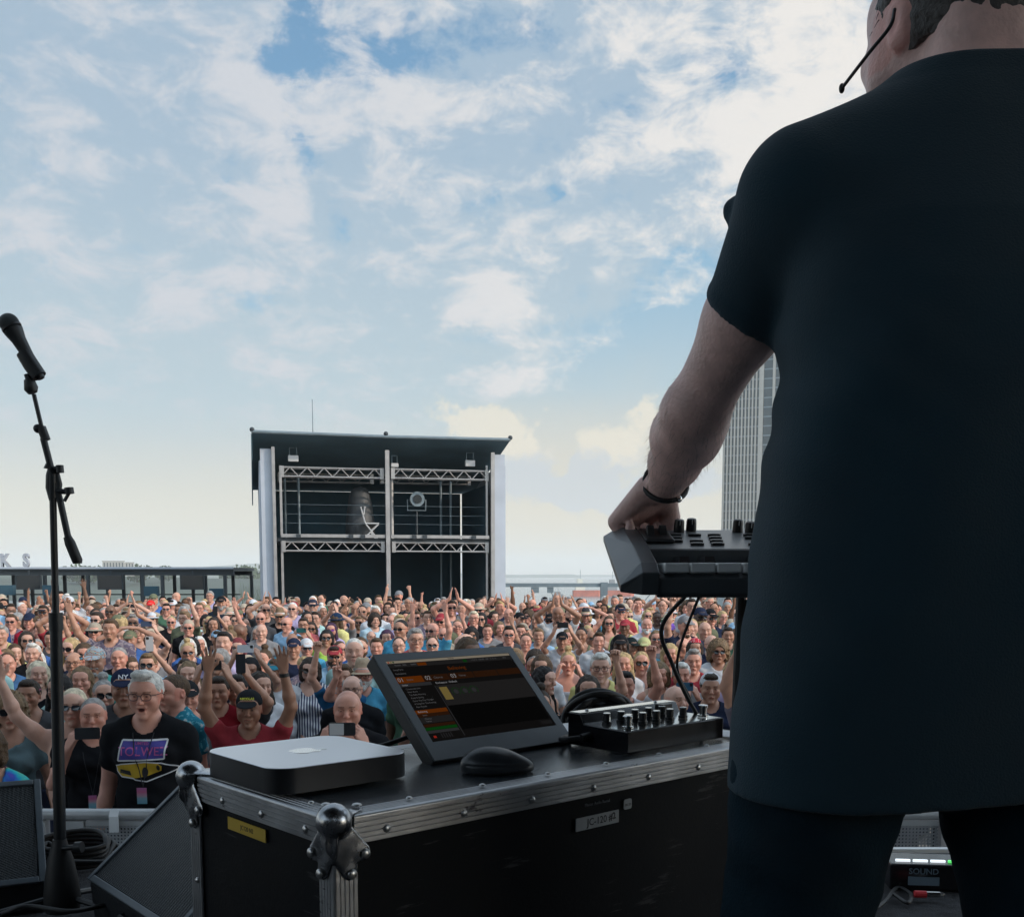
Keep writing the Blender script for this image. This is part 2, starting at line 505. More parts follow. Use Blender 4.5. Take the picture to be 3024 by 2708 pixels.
def nets(V, xs, ys, zs):
    V = V.copy()
    V[0] = V[-1] = 0.3; V[:, 0] = V[:, -1] = 0.3; V[:, :, 0] = V[:, :, -1] = 0.3
    S = V < 0
    c = np.zeros(tuple(n - 1 for n in V.shape), np.uint8)
    offs = [(i, j, k) for i in (0, 1) for j in (0, 1) for k in (0, 1)]
    nx, ny, nz = V.shape
    for i, j, k in offs:
        c += S[i:nx-1+i, j:ny-1+j, k:nz-1+k]
    act = (c > 0) & (c < 8)
    I = np.argwhere(act)
    if len(I) == 0:
        return np.zeros((0, 3)), np.zeros((0, 4), int)
    ids = np.full(c.shape, -1, np.int64)
    ids[tuple(I.T)] = np.arange(len(I))
    val = np.stack([V[I[:, 0]+i, I[:, 1]+j, I[:, 2]+k] for i, j, k in offs], 1)
    acc = np.zeros((len(I), 3)); cnt = np.zeros(len(I))
    O = np.array(offs, float)
    for a in range(8):
        for b in range(a + 1, 8):
            if np.abs(O[a]-O[b]).sum() != 1:
                continue
            va, vb = val[:, a], val[:, b]
            m = (va < 0) != (vb < 0)
            t = np.where(m, va / np.where(m, va - vb, 1), 0)
            acc += (O[a][None] + t[:, None]*(O[b]-O[a])[None]) * m[:, None]
            cnt += m
    q = acc / cnt[:, None]
    out = np.empty_like(q)
    for d, g in enumerate((xs, ys, zs)):
        g0, g1 = g[I[:, d]], g[I[:, d] + 1]
        out[:, d] = g0 + q[:, d]*(g1 - g0)
    F = []
    for ax in range(3):
        o1, o2 = [d for d in range(3) if d != ax]
        sl0 = [slice(1, n - 1) for n in V.shape]; sl1 = list(sl0)
        sl0[ax] = slice(0, V.shape[ax] - 1); sl1[ax] = slice(1, V.shape[ax])
        s0, s1 = S[tuple(sl0)], S[tuple(sl1)]
        E = np.argwhere(s0 != s1)
        if len(E) == 0:
            continue
        base = E.copy(); base[:, o1] += 1; base[:, o2] += 1
        fl = s0[tuple(E.T)]
        def at(d1, d2):
            t = base.copy(); t[:, o1] += d1; t[:, o2] += d2
            return ids[tuple(t.T)]
        quad = np.stack([at(-1, -1), at(0, -1), at(0, 0), at(-1, 0)], 1)
        flip = fl if ax != 1 else ~fl
        quad[~flip] = quad[~flip][:, ::-1]
        F.append(quad)
    F = np.concatenate(F)
    return out, F[(F >= 0).all(1)]
def grid(lo, hi, h, bands=()):
    out = [lo]
    while out[-1] < hi:
        x = out[-1]; st = h
        for a, b, hh in bands:
            if a - h < x < b:
                st = min(st, hh)
        out.append(x + st)
    return np.array(out)
def np_mesh(name, V, F):
    me = bpy.data.meshes.new(name)
    me.vertices.add(len(V)); me.vertices.foreach_set('co', np.asarray(V, np.float32).ravel())
    n = F.shape[1]
    me.loops.add(F.size); me.loops.foreach_set('vertex_index', F.ravel().astype(np.int32))
    me.polygons.add(len(F))
    me.polygons.foreach_set('loop_start', np.arange(0, F.size, n, dtype=np.int32))
    me.polygons.foreach_set('use_smooth', np.ones(len(F), bool))
    me.update(calc_edges=True)
    me.validate()
    return me
def relax(V, F, it=1, lam=0.5):
    """light Laplacian smoothing"""
    V = V.copy()
    for _ in range(it):
        acc = np.zeros_like(V); cnt = np.zeros(len(V))
        n = F.shape[1]
        for a in range(n):
            i, j = F[:, a], F[:, (a + 1) % n]
            np.add.at(acc, i, V[j]); np.add.at(cnt, i, 1)
            np.add.at(acc, j, V[i]); np.add.at(cnt, j, 1)
        V += lam * (acc / np.maximum(cnt, 1)[:, None] - V)
    return V
def color_attr(me, name, cols):
    a = me.color_attributes.new(name, 'FLOAT_COLOR', 'POINT')
    c = np.ones((len(cols), 4), np.float32); c[:, :3] = cols
    a.data.foreach_set('color', c.ravel())
# ---------------------------------------------------------------- materials for the setting
mk('water', (0.16, 0.19, 0.20), 0.18, noise=0.12, nscale=0.02, bump=0.25, bscale=0.35)
mk('deck', (0.28, 0.27, 0.255), 0.85, noise=0.3, nscale=0.8, bump=0.3, bscale=20)
mk('carpet', (0.05, 0.051, 0.055), 0.95, spec=0.1, noise=0.35, nscale=30, bump=0.9, bscale=160)
mk('black_wall', (0.01, 0.01, 0.012), 0.95)
mk('white_tape', (0.75, 0.76, 0.76), 0.5, noise=0.1)
mk('hill_green', (0.05, 0.075, 0.045), 0.95, noise=0.4, nscale=0.03)
mk('far_land', (0.06, 0.08, 0.06), 0.95, noise=0.4, nscale=0.01)
mk('stone', (0.36, 0.345, 0.32), 0.8, noise=0.06, nscale=0.3)
mk('glass_dark', (0.03, 0.05, 0.06), 0.12, noise=0.2, nscale=0.2)
mk('tower_stone', (0.40, 0.37, 0.33), 0.7, noise=0.08, nscale=0.5)
mk('alu', (0.33, 0.315, 0.305), 0.42, 0.35, noise=0.12, nscale=5)
mk('white_vinyl', (0.40, 0.43, 0.48), 0.6, noise=0.08, nscale=2, bump=0.2, bscale=3)
mk('black_mesh_veiled', (0.026, 0.062, 0.085), 0.9, noise=0.3, nscale=1.2, bump=0.4, bscale=4)  # dark mesh with a teal lift in its colour imitating lens veil
mk('roof_fabric_veiled', (0.10, 0.17, 0.205), 0.8, noise=0.2, nscale=1.0, bump=0.3, bscale=2)  # base colour lightened towards teal in place of lens veil
mk('dark_steel', (0.022, 0.03, 0.036), 0.6, noise=0.2, nscale=4)
mk('grey_steel', (0.16, 0.20, 0.22), 0.55, 0.2, noise=0.15, nscale=4)
mk('screen_off', (0.008, 0.012, 0.016), 0.25)
mk('letter_white', (0.36, 0.37, 0.40), 0.6)
mk('ship_red', (0.38, 0.10, 0.06), 0.7, noise=0.25, nscale=0.3)
mk('boat_white', (0.6, 0.58, 0.5), 0.6, noise=0.1)
mk('boat_grey', (0.2, 0.21, 0.22), 0.7, noise=0.15)
mk('bark', (0.06, 0.045, 0.03), 0.9)
mk('leaf', (0.055, 0.085, 0.035), 0.9, noise=0.5, nscale=0.5)
mk('grass_blade', (0.16, 0.20, 0.09), 0.8, noise=0.3)
mk('plastic_white', (0.5, 0.5, 0.5), 0.5)

# ---------------------------------------------------------------- ground, water, stage floor
m = MB(); m.box((-9000, -300, -15.0), (9000, 9000, -14.0)); struct(m.build('water', 'water'))
m = MB(); m.box((-40, -30, -0.6), (34, 41, 0.0)); struct(m.build('ground', 'deck'))
STZ = 1.3
m = MB(); m.box((-15, -8, 0.003), (15, 3.70, STZ)); struct(m.build('stage_floor', 'carpet'))
m = MB(); m.box((-15, 3.712, 0.9), (15, 3.742, STZ + 0.012)); struct(m.build('stage_edge_trim', 'white_tape'))
m = MB(); m.box((-8.5, -13.5, 8.2), (17, 3.0, 8.7)); struct(m.build('unseen_stage_roof', 'black_wall'))  # out of view, sized to keep sun off the stage and front rows
m = MB(); m.box((-15, -8.3, 0.004), (17, -8.004, 5.6)); struct(m.build('unseen_stage_back_wall', 'black_wall'))  # out of view, height set by how much sky should reach the stage
m = MB()
for x in (-8.1, 14.5):
    for y in (-7, 2.6):
        m.box((x - 0.2, y - 0.2, STZ + 0.004), (x + 0.2, y + 0.2, 8.195))
struct(m.build('stage_roof_columns', 'alu'))

# ---------------------------------------------------------------- far shore and hills
def ridge(name, x0, x1, y, depth, prof, m_, seed, z0=-14.0, nx=160, ny=10):
    r = random.Random(seed)
    ph = [(r.uniform(0, 6.28), r.uniform(0.5, 1.0)) for _ in range(9)]
    vs = []; fs = []
    for j in range(ny + 1):
        for i in range(nx + 1):
            t = i / nx
            x = x0 + (x1 - x0) * t
            h = prof(t)
            bump = sum(a * math.sin(x * 0.0016 * 1.75**k + p + j * 0.6) / 1.5**k for k, (p, a) in enumerate(ph))
            w = math.sin(math.pi * min(1, max(0, j / ny)) ) ** 0.6
            vs.append((x, y + depth * (j / ny), z0 - 2 + (2 + h * (1 + 0.16 * bump)) * w))
    for j in range(ny):
        for i in range(nx):
            a = j * (nx + 1) + i
            fs.append((a, a + 1, a + nx + 2, a + nx + 1))
    m = MB(); m.add(vs, fs)
    return struct(m.build(name, m_, smooth=180))
ridge('hills', -2600, 300, 4600, 900, lambda t: 16 + 48 * max(0, math.sin(math.pi * min(1, max(0, (t - 0.25) / 0.62)))) ** 1.5, 'hill_green', 3)
ridge('far_shore', -2600, -560, 2650, 260, lambda t: 13 + 9 * t, 'far_land', 5)
ridge('far_bank', -400, 6000, 5800, 500, lambda t: 10 + 3 * math.sin(9 * t), 'far_land', 8)

def tree(name, label, loc, h, w, seed, group):
    r = random.Random(seed)
    t = thing(name, label, 'tree', loc, group=group)
    m = MB(); m.tube([(0, 0, 0), (0.1, 0, h * 0.3), (0, 0.1, h * 0.6)], [w * 0.05, w * 0.035, w * 0.015], 8)
    for k in range(5):
        a = r.uniform(0, 6.28)
        m.tube([(0, 0, h * r.uniform(0.25, 0.5)), (math.cos(a) * w * 0.3, math.sin(a) * w * 0.3, h * 0.7)], [w * 0.02, w * 0.006], 5)
    m.build('trunk', 'bark', t)
    m = MB()
    lobes = [(r.gauss(0, w * 0.2), r.gauss(0, w * 0.2), h * r.uniform(0.4, 0.88), w * r.uniform(0.16, 0.3)) for _ in range(12)]
    for cx, cy, cz, cr in lobes:
        for _ in range(70):
            d = Vector((r.gauss(0, 1), r.gauss(0, 1), r.gauss(0, 0.8))).normalized() * cr * r.uniform(0.7, 1.08)
            c = Vector((cx, cy, cz)) + d
            s_ = w * r.uniform(0.03, 0.065)
            e = Euler((r.uniform(0, 3), r.uniform(0, 3), r.uniform(0, 3))).to_matrix()
            m.add([c + e @ Vector(q) * s_ for q in ((-1, -.6, 0), (1, -.7, .2), (.8, .8, 0), (-.9, .7, .3))], [(0, 1, 2, 3)])
    m.build('crown', 'leaf', t)
    return t
far_trees = [
    (226, 1684, 740, 7, 20, 'low wide green tree left of the pale far building'), (290, 1679, 745, 9, 16, 'rounded green tree touching the left side of the pale far building'),
    (258, 1681, 750, 8, 16, 'middle of the three green trees left of the pale far building'),
    (404, 1674, 745, 11, 16, 'tall dark green tree touching the right side of the pale far building'), (485, 1681, 760, 7, 16, 'small lone tree on the far shore above the pavilion roof'),
    (715, 1690, 900, 16, 30, 'dark far tree left of the scaffold tower'), (740, 1692, 930, 15, 34, 'large far tree partly covered by the left side of the scaffold tower'), (690, 1694, 950, 13, 30, 'low far tree above the right end of the pavilion')]
for k, (px, py, D, h, w, lb) in enumerate(far_trees):
    p = aty(px, py, D)
    zt = p.z
    tree('tree', lb, (p.x, p.y, zt - h - 0.0), h, w, 40 + k, 'trees on the far shore')
# wooded rise the far building and its trees stand on
ridge('wooded_rise', -420, -60, 640, 420, lambda t: 15.5 - 6 * t, 'far_land', 12, nx=80)

# pale colonnaded building on the far shore
bp = aty(350, 1680, 720)
b = thing('far_building', 'pale stone building with rows of windows on the far shore', 'building', (bp.x, bp.y, 1.0), 0.35)
m = MB(); m.box((-10, -7, 0), (4, 7, bp.z + 5.0 - 1.0)); m.box((4.01, -6, 0), (10, 6, bp.z + 4.2 - 1.0)); m.build('wall', 'stone', b)
m = MB(); m.box((-10.4, -7.4, bp.z + 4.004), (4.2, 7.4, bp.z + 4.5)); m.box((4.3, -6.3, bp.z + 3.205), (10.3, 6.3, bp.z + 3.6)); m.build('roof', 'stone', b)
for k in range(7):
    m = MB(); m.box((-9.2 + k * 1.9, -7.12, bp.z - 1.5), (-8.3 + k * 1.9, -7.02, bp.z + 3.2)); m.build('window', 'glass_dark', b)
for k in range(3):
    m = MB(); m.box((4.9 + k * 1.8, -6.12, bp.z - 1.5), (5.7 + k * 1.8, -6.02, bp.z + 2.6)); m.build('window', 'glass_dark', b)

# boats on the water
def vessel(name, label, px, py, D, L, hgt, m_, m2, cabin=True):
    p = onz(px, py, -14.0); p = aty(px, py, D)
    t = thing(name, label, 'boat', (p.x, p.y, -14.0), 0.1)
    m = MB()
    out = [(-L/2, -L*.1), (L*.36, -L*.1), (L/2, 0), (L*.36, L*.1), (-L/2, L*.1)]
    m.prism(out, -0.5, hgt)
    m.build('hull', m_, t)
    m = MB(); m.box((-L*.42, -L*.07, hgt + .003), (-L*.1, L*.07, hgt * 2.1)); m.box((-L*.36, -L*.05, hgt * 2.1 + .003), (-L*.18, L*.05, hgt * 2.9)); m.build('cabin', m2, t)
    m = MB(); m.cyl((-L*.25, 0, hgt * 2.9 + .01), (-L*.25, 0, hgt * 4.4), L*.006, n=6); m.build('mast', 'grey_steel', t)
vessel('barge', 'rusty red barge lying on the water behind the right railing', 1735, 1763, 780, 22, 4.4, 'ship_red', 'boat_white')
vessel('barge', 'second red hull on the water half hidden by the keyboard end', 1830, 1760, 790, 22, 4.2, 'ship_red', 'boat_grey')
vessel('boat', 'long grey boat on the water below the red barge', 1672, 1772, 640, 20, 2.0, 'boat_grey', 'boat_grey')
vessel('boat', 'pale yellow boat seen under the pavilion roof', 390, 1722, 1500, 26, 3.5, 'boat_white', 'boat_white')
vessel('boat', 'small red and white boat seen between the pavilion posts', 255, 1722, 1450, 14, 2.6, 'ship_red', 'boat_white')

# skyscraper behind the keyboard
tp = aty(2132, 1300, 400)
tw = thing('skyscraper', 'tall office tower with pale vertical stone ribs and blue glass behind the arm', 'tower', (tp.x, tp.y, -14.0), -0.42)
H = 134
m = MB(); m.box((0.35, 0.35, 0), (15.0, 30, H)); m.box((15.02, 0.6, 0), (44, 30, H - 0.5)); m.build('wall', 'glass_dark', tw)
for k in range(11):
    x = 0.6 + k * 1.28
    w = 0.55
    if k == 10: w = 1.6
    m = MB(); m.box((x, -0.25, 6), (x + w, 0.34, H + 0.6)); m.build('rib', 'tower_stone', tw)
for k in range(9):
    x = 18.2 + k * 3.1
    m = MB(); m.box((x, 0.1, 6), (x + 0.95, 0.59, H + 0.2)); m.build('rib', 'tower_stone', tw)
for k in range(31):
    z = 26 + k * 3.4
    m = MB(); m.box((0.36, 0.2, z), (14.98, 0.345, z + 0.5)); m.box((15.05, 0.5, z), (43.9, 0.595, z + 0.5)); m.build('floor_band', 'grey_steel', tw)
m = MB(); m.box((-0.3, -0.6, 0), (44.4, -0.26, 24.0)); m.build('podium_screen', 'tower_stone', tw)
for k in range(12):
    m = MB(); m.box((0.4 + k * 1.28, -0.66, 16.0), (1.1 + k * 1.28, -0.61, 22.5)); m.build('window', 'glass_dark', tw)

# ---------------------------------------------------------------- riverside railing on the right
rl = thing('railing', 'tall blue grey steel railing frame with crossed cables right of the scaffold tower', 'railing', (0, 36, 0))
m = MB(); m.box((-0.6, -0.06, 1.86), (11.5, 0.06, 1.99)); m.build('top_rail', 'grey_steel', rl)
for x in (3.02, 7.0, 11.0):
    m = MB(); m.box((x, -0.13, 0), (x + 0.24, 0.13, 2.02)); m.build('post', 'grey_steel', rl)
for x in (1.0, 5.0, 9.0):
    m = MB(); m.box((x - 0.35, -0.03, 1.66), (x - 0.08, 0.03, 1.855)); m.box((x + 0.2, -0.03, 1.66), (x + 0.42, 0.03, 1.855)); m.build('bracket', 'grey_steel', rl)
    m = MB(); m.cyl((x - 0.2, 0, 1.7), (x - 1.5, 0, 0.2), 0.014, n=6); m.cyl((x + 0.3, 0, 1.7), (x + 1.6, 0, 0.2), 0.014, n=6); m.build('cable', 'grey_steel', rl)

# ---------------------------------------------------------------- pavilion with the sign letters on the left
pv = thing('pavilion', 'long low dark steel pavilion with flat roof behind the crowd on the left', 'pavilion', (0, 33, 0))
xl, xr = -24.0, aty(690, 1690, 33).x
m = MB()
m.box((xl, 0, 2.40), (xr, 2.6, 2.50)); m.box((xl, 0.05, 2.26), (xr - 0.02, 0.16, 2.397)); m.box((xl, 2.4, 2.26), (xr - 0.02, 2.5, 2.397))
m.build('roof', 'dark_steel', pv)
m = MB(); m.box((xl, -0.05, 2.46), (xr, -0.003, 2.52)); m.build('roof_edge', 'white_vinyl', pv)
x = xr - 0.35
k = 0
while x > xl:
    m = MB(); m.box((x, 0.06, 0.004), (x + 0.1, 0.15, 2.257)); m.build('post', 'dark_steel', pv)
    m = MB(); m.box((x + 0.25, 2.41, 0.004), (x + 0.35, 2.49, 2.257)); m.build('post', 'dark_steel', pv)
    x -= (0.62, 1.35, 0.62, 1.1)[k % 4]; k += 1
m = MB()
for z in (1.05, 1.6):
    m.box((xl, 2.3, z), (xr - 0.4, 2.35, z + 0.04))
m.build('rear_rail', 'dark_steel', pv)
for (a, b_, lb) in ((52, 128, 'dark screen hanging under the pavilion roof at the far left'), (292, 368, 'dark screen hanging under the pavilion roof beside the mic stand'), (535, 607, 'dark screen hanging near the right end of the pavilion')):
    p0, p1 = aty(a, 1692, 32.9), aty(b_, 1740, 32.9)
    t = thing('hanging_screen', lb, 'screen', ((p0.x + p1.x) / 2, 32.75, 1.85), group='screens under the pavilion')
    w = (p1.x - p0.x) / 2
    m = MB(); m.box((-w, 0, -0.03), (w, 0.1, 0.44)); m.build('housing', 'dark_steel', t)
    m = MB(); m.box((-w + .03, -0.012, 0.0), (w - .03, -0.002, 0.41)); m.build('display', 'screen_off', t)
    m = MB(); m.cyl((0, 0.06, 0.442), (0, 0.06, 0.57), 0.03, n=8); m.build('bracket', 'dark_steel', t)
for ch, px, lb in (('K', 15, 'grey sign letter K standing on the pavilion roof'), ('S', 78, 'grey sign letter S standing on the pavilion roof'), ('R', -48, 'grey sign letter R on the pavilion roof beyond the left border')):
    if ch == 'R':
        continue
    p = aty(px, 1664, 33.2)
    me = text_mesh(ch, 0.56, 0.05, 0.022)
    me.transform(Matrix.Rotation(R(90), 4, 'X') @ Matrix.Diagonal((0.78, 1, 1, 1)))
    me.name = 'sign_letter'
    o = link('sign_letter', me, 'letter_white')
    o.location = (p.x, 33.2, 2.502 + 0.205)
    tag(o, lb, 'sign letter', 'letters on the pavilion roof')
# speaker boxes on stands behind the crowd
for px, py, lb in ((22, 1742, 'dark box on a pole by the far left pavilion posts'), (150, 1742, 'dark box on a pole behind the mic stand pole'), (448, 1745, 'dark box on a pole between the two right pavilion screens'), (640, 1752, 'grey box beside the last pavilion posts')):
    p = aty(px, py, 31.5)
    t = thing('speaker_box', lb, 'speaker', (p.x, 31.5, 0.004), 0.15, 'boxes on poles at the pavilion')
    m = MB(); m.cyl((0, 0, 0), (0, 0, p.z - 0.16), 0.03, n=8); m.build('pole', 'dark_steel', t)
    m = MB(); m.box((-.2, -.16, p.z - 0.155), (.2, .16, p.z + .14)); m.build('cabinet', 'black_mesh_veiled', t, bevel=0.01)
# tall grasses in a planter by the tower
t = thing('planter', 'clump of tall pale grasses left of the scaffold tower', 'plant', (aty(752, 1750, 32).x, 32, 0))
m = MB(); m.box((-.55, -.3, 0.004), (.55, .3, .7)); m.build('box', 'grey_steel', t)
m = MB(); r = random.Random(2)
for k in range(70):
    x = r.uniform(-.5, .5); d = r.gauss(0, .3)
    m.tube([(x, r.uniform(-.2, .2), .66), (x + d * .4, 0, 1.3), (x + d, 0, r.uniform(1.5, 2.05))], [.008, .006, .002], 4)
m.build('grass_blades', 'grass_blade', t)

# ---------------------------------------------------------------- two-storey scaffold tower (mixing position)
FA = aty(757, 1500, 27.3); FB = aty(1500, 1500, 28.9)
fa = math.atan2(FB.y - FA.y, FB.x - FA.x)
W = math.hypot(FB.x - FA.x, FB.y - FA.y)
ft = thing('mixing_tower', 'two storey dark scaffold tower with aluminium trusses and white side panels', 'tower', (FA.x, FA.y, 0), fa)
def U(px): return (px - 757) / 743.0 * W
def ZZ(px, py):
    u = U(px); Y = FA.y + (FB.y - FA.y) * u / W
    return aty(px, py, Y).z
zT = ZZ(757, 1283)
DP = 4.6
# roof canopy, high at the front and falling to the back
m = MB()
zb = zT - 1.05
for (z0, z1) in ((0.0, 0.06),):
    vs = [(-.06, -.20, zT), (W + .0, -.20, zT), (W + .0, DP, zb), (-.06, DP, zb)]
    m.add([(x, y, z) for x, y, z in vs] + [(x, y, z + .06) for x, y, z in vs], [(0, 3, 2, 1), (4, 5, 6, 7), (0, 1, 5, 4), (1, 2, 6, 5), (2, 3, 7, 6), (3, 0, 4, 7)])
m.build('roof', 'roof_fabric_veiled', ft)
m = MB()
m.tube([(-.08, -.23, zT + .04), (W * .5, -.23, zT + .015), (W + .01, -.23, zT + .04)], .045, 8); m.build('roof_edge_bar', 'grey_steel', ft)
for u in (-.06, W * .5, W + .01):
    m = MB(); m.ball((u, -.23, zT + .09), .062, 12, 8); m.build('roof_clamp', 'dark_steel', ft)
# roof side skirts
for s_, u in ((-1, -.06),):
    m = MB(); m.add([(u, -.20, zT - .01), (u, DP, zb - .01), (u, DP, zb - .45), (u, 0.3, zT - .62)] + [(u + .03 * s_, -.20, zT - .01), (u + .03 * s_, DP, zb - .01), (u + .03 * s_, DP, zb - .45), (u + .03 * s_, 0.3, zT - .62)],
        [(0, 1, 2, 3), (7, 6, 5, 4), (0, 4, 5, 1), (1, 5, 6, 2), (2, 6, 7, 3), (3, 7, 4, 0)]); m.build('side_skirt', 'roof_fabric_veiled', ft)
# white side panels
m = MB(); m.box((U(771), 0.22, 0.01), (U(806), 0.27, ZZ(790, 1322))); m.build('side_panel', 'white_vinyl', ft)
m = MB(); m.box((U(1459), 0.22, 0.01), (U(1496), 0.27, ZZ(1478, 1340))); m.build('side_panel', 'white_vinyl', ft)
m = MB(); m.box((U(771) - .035, 0.275, 0.01), (U(771), DP - .1, ZZ(790, 1322) - .3)); m.build('side_panel', 'white_vinyl', ft)
m = MB(); m.box((U(1496), 0.275, 0.01), (U(1496) + .035, DP - .1, ZZ(1478, 1340) - .3)); m.build('side_panel', 'white_vinyl', ft)
# front posts
for (a, b_, ty) in ((803, 812, 1318), (1130, 1142, 1328), (1450, 1461, 1335)):
    m = MB(); m.box((U(a), 0.08, 0.01), (U(b_), 0.19, ZZ(a, ty))); m.build('post', 'alu', ft)
for (a, b_) in ((824, 831), (1437, 1443)):
    m = MB(); m.box((U(a), 0.22, 0.01), (U(b_), 0.27, ZZ(a, 1372))); m.build('inner_post', 'alu', ft)
# floors, rear and side drapes
zd = ZZ(1130, 1588)
m = MB(); m.box((U(812) + .02, 0.2, zd - .10), (U(1448), DP - .2, zd - .01)); m.build('upper_floor', 'dark_steel', ft)
m = MB(); m.box((U(812), DP - .16, 0.01), (U(1450), DP - .12, zb - .02)); m.build('rear_drape', 'black_mesh_veiled', ft)
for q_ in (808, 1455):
    m = MB(); m.box((U(q_), 0.9, 0.01), (U(q_) + .03, DP - .18, zb - .02)); m.build('side_drape', 'black_mesh_veiled', ft)
# deck fascia rails
for a, b_, c_ in ((826, 1128, 0), (1145, 1445, 0)):
    m = MB(); m.box((U(a), 0.12, zd), (U(b_), 0.16, zd + .085)); m.build('deck_fascia', 'alu', ft)
for a in (868, 1020, 1055, 1208, 1240, 1390):
    m = MB(); m.box((U(a), 0.07, zd - .02), (U(a + 13), 0.115, zd + .08)); m.build('clamp', 'dark_steel', ft)
def truss(u0, u1, z1, h, y, r=.022, n=6, parent=ft, nm='truss'):
    m = MB()
    for yy in (y, y + .24):
        m.cyl((u0, yy, z1), (u1, yy, z1), r, n=8); m.cyl((u0, yy, z1 - h), (u1, yy, z1 - h), r, n=8)
    k = n * 2
    for i in range(k):
        a, b_ = u0 + (u1 - u0) * i / k, u0 + (u1 - u0) * (i + 1) / k
        za, zb_ = (z1 - h, z1) if i % 2 == 0 else (z1, z1 - h)
        m.cyl((a, y, za), (b_, y, zb_), r * .62, n=6)
        m.cyl((a, y, z1 - h * (i % 2)), (b_, y + .24, z1 - h * (i % 2)), r * .5, n=5)
    m.box((u0 - .03, y - .03, z1 - h - .03), (u0 + .07, y + .27, z1 + .03)); m.box((u1 - .07, y - .03, z1 - h - .03), (u1 + .03, y + .27, z1 + .03))
    return m.build(nm, 'alu', parent)
for a, b_ in ((830, 1124), (1152, 1442)):
    zt = ZZ((a + b_) / 2, 1380 if a < 1000 else 1386)
    truss(U(a), U(b_), zt, .23, 0.24)
    truss(U(a), U(b_), zt + .06, .22, 2.6, .016)
    zt = ZZ((a + b_) / 2, 1594 if a < 1000 else 1600)
    truss(U(a), U(b_), zd - .12, .23, 0.22)
# guard wires, inner poles
m = MB()
for py in (1490, 1518, 1545):
    z = ZZ(1130, py)
    m.cyl((U(832), .5, z), (U(1438), .5, z), .004, n=5)
m.build('guard_wire', 'grey_steel', ft)
for px, y0 in ((846, 2.2), (885, 1.6), (1164, 1.2), (1333, 2.0), (1365, 2.0)):
    m = MB(); m.cyl((U(px), y0, zd), (U(px), y0, zT - .9), .035 if px != 1164 else .05, n=8); m.build('pole', 'alu' if px == 1164 else 'grey_steel', ft)
for px, y0 in ((1333, 2.0), (1365, 2.0)):
    m = MB(); m.cyl((U(px), y0, 0.01), (U(px), y0, zd - .11), .03, n=8); m.build('pole', 'grey_steel', ft)
# floodlights under the roof
for (a, b_, y0, y1, lb) in ((851, 881, 1338, 1357, 'white floodlight at the upper left of the scaffold tower'), (1153, 1175, 1362, 1374, 'small white floodlight right of the tower centre post'), (1380, 1410, 1353, 1372, 'white floodlight at the upper right of the scaffold tower')):
    u0, u1, z1, z0 = U(a), U(b_), ZZ(a, y0), ZZ(a, y1)
    o = thing('floodlight', lb, 'light', (FA.x + math.cos(fa) * (u0 + u1) / 2 - math.sin(fa) * .5, FA.y + math.sin(fa) * (u0 + u1) / 2 + math.cos(fa) * .5, (z0 + z1) / 2), fa, 'floodlights in the scaffold tower')
    w, h = (u1 - u0) / 2, (z1 - z0) / 2
    m = MB(); m.box((-w, -.03, -h), (w, .08, h)); m.build('lamp_face', 'plastic_white', o, bevel=.015)
    m = MB(); m.tube([(-w * .7, .04, h - .01), (-w * .7, .04, h + .2), (w * .7, .04, h + .2), (w * .7, .04, h - .01)], .012, 6); m.build('yoke', 'grey_steel', o)
def FP(u, y, z):
    return (FA.x + math.cos(fa) * u - math.sin(fa) * y, FA.y + math.sin(fa) * u + math.cos(fa) * y, z)
# folding chair, covered gear and a round spotlight on the upper floor
t = thing('folding_chair', 'white folding chair on the upper floor of the scaffold tower', 'chair', FP(U(1093), 1.0, zd), fa)
m = MB(); m.tube([(-.24, 0, .86), (-.12, 0, .42), (.2, 0, 0.01)], .02, 6); m.tube([(-.2, .4, .86), (-.1, .4, .42), (.2, .4, 0.01)], .02, 6); m.tube([(.24, 0, .40), (-.16, 0, .01)], .02, 6); m.tube([(.24, .4, .40), (-.16, .4, .01)], .02, 6); m.build('frame', 'plastic_white', t)
m = MB(); m.box((-.14, .02, .41), (.26, .38, .44)); m.build('seat', 'plastic_white', t)
m = MB(); m.box((-.265, .02, .62), (-.235, .38, .85), Matrix.Rotation(.15, 4, 'Y')); m.build('backrest', 'plastic_white', t)
mk('tarp', (0.05, 0.055, 0.06), 0.55, noise=0.25, nscale=3, bump=0.5, bscale=4)
t = thing('covered_gear', 'tall shape under a dull grey cover beside the white folding chair', 'cover', FP(U(1072), 1.7, zd), fa)
m = MB(); m.lathe([(.42, 0), (.40, .5), (.33, 1.0), (.28, 1.25), (.18, 1.42), (.0, 1.47)], 20); m.build('cover', 'tarp', t, smooth=180)
t = thing('spotlight', 'round spotlight on a yoke on the upper floor of the tower', 'light', FP(U(1236), .9, zd), fa)
zc_ = ZZ(1236, 1468) - zd
m = MB(); m.cyl((0, 0, 0), (0, 0, zc_ - .33), .03, n=8); m.lathe([(.3, 0), (.3, .03), (.03, .05)], 14); m.build('stand', 'dark_steel', t)
m = MB(); m.cyl((0, -.16, zc_), (0, .2, zc_), .2, .17, n=20); m.build('housing', 'grey_steel', t)
m = MB(); m.cyl((0, -.19, zc_), (0, -.163, zc_), .12, n=20); m.build('lens', 'screen_off', t)
m = MB(); m.tube([(-.25, 0, zc_), (-.25, 0, zc_ - .3), (.25, 0, zc_ - .3), (.25, 0, zc_)], .02, 6); m.build('yoke', 'grey_steel', t)
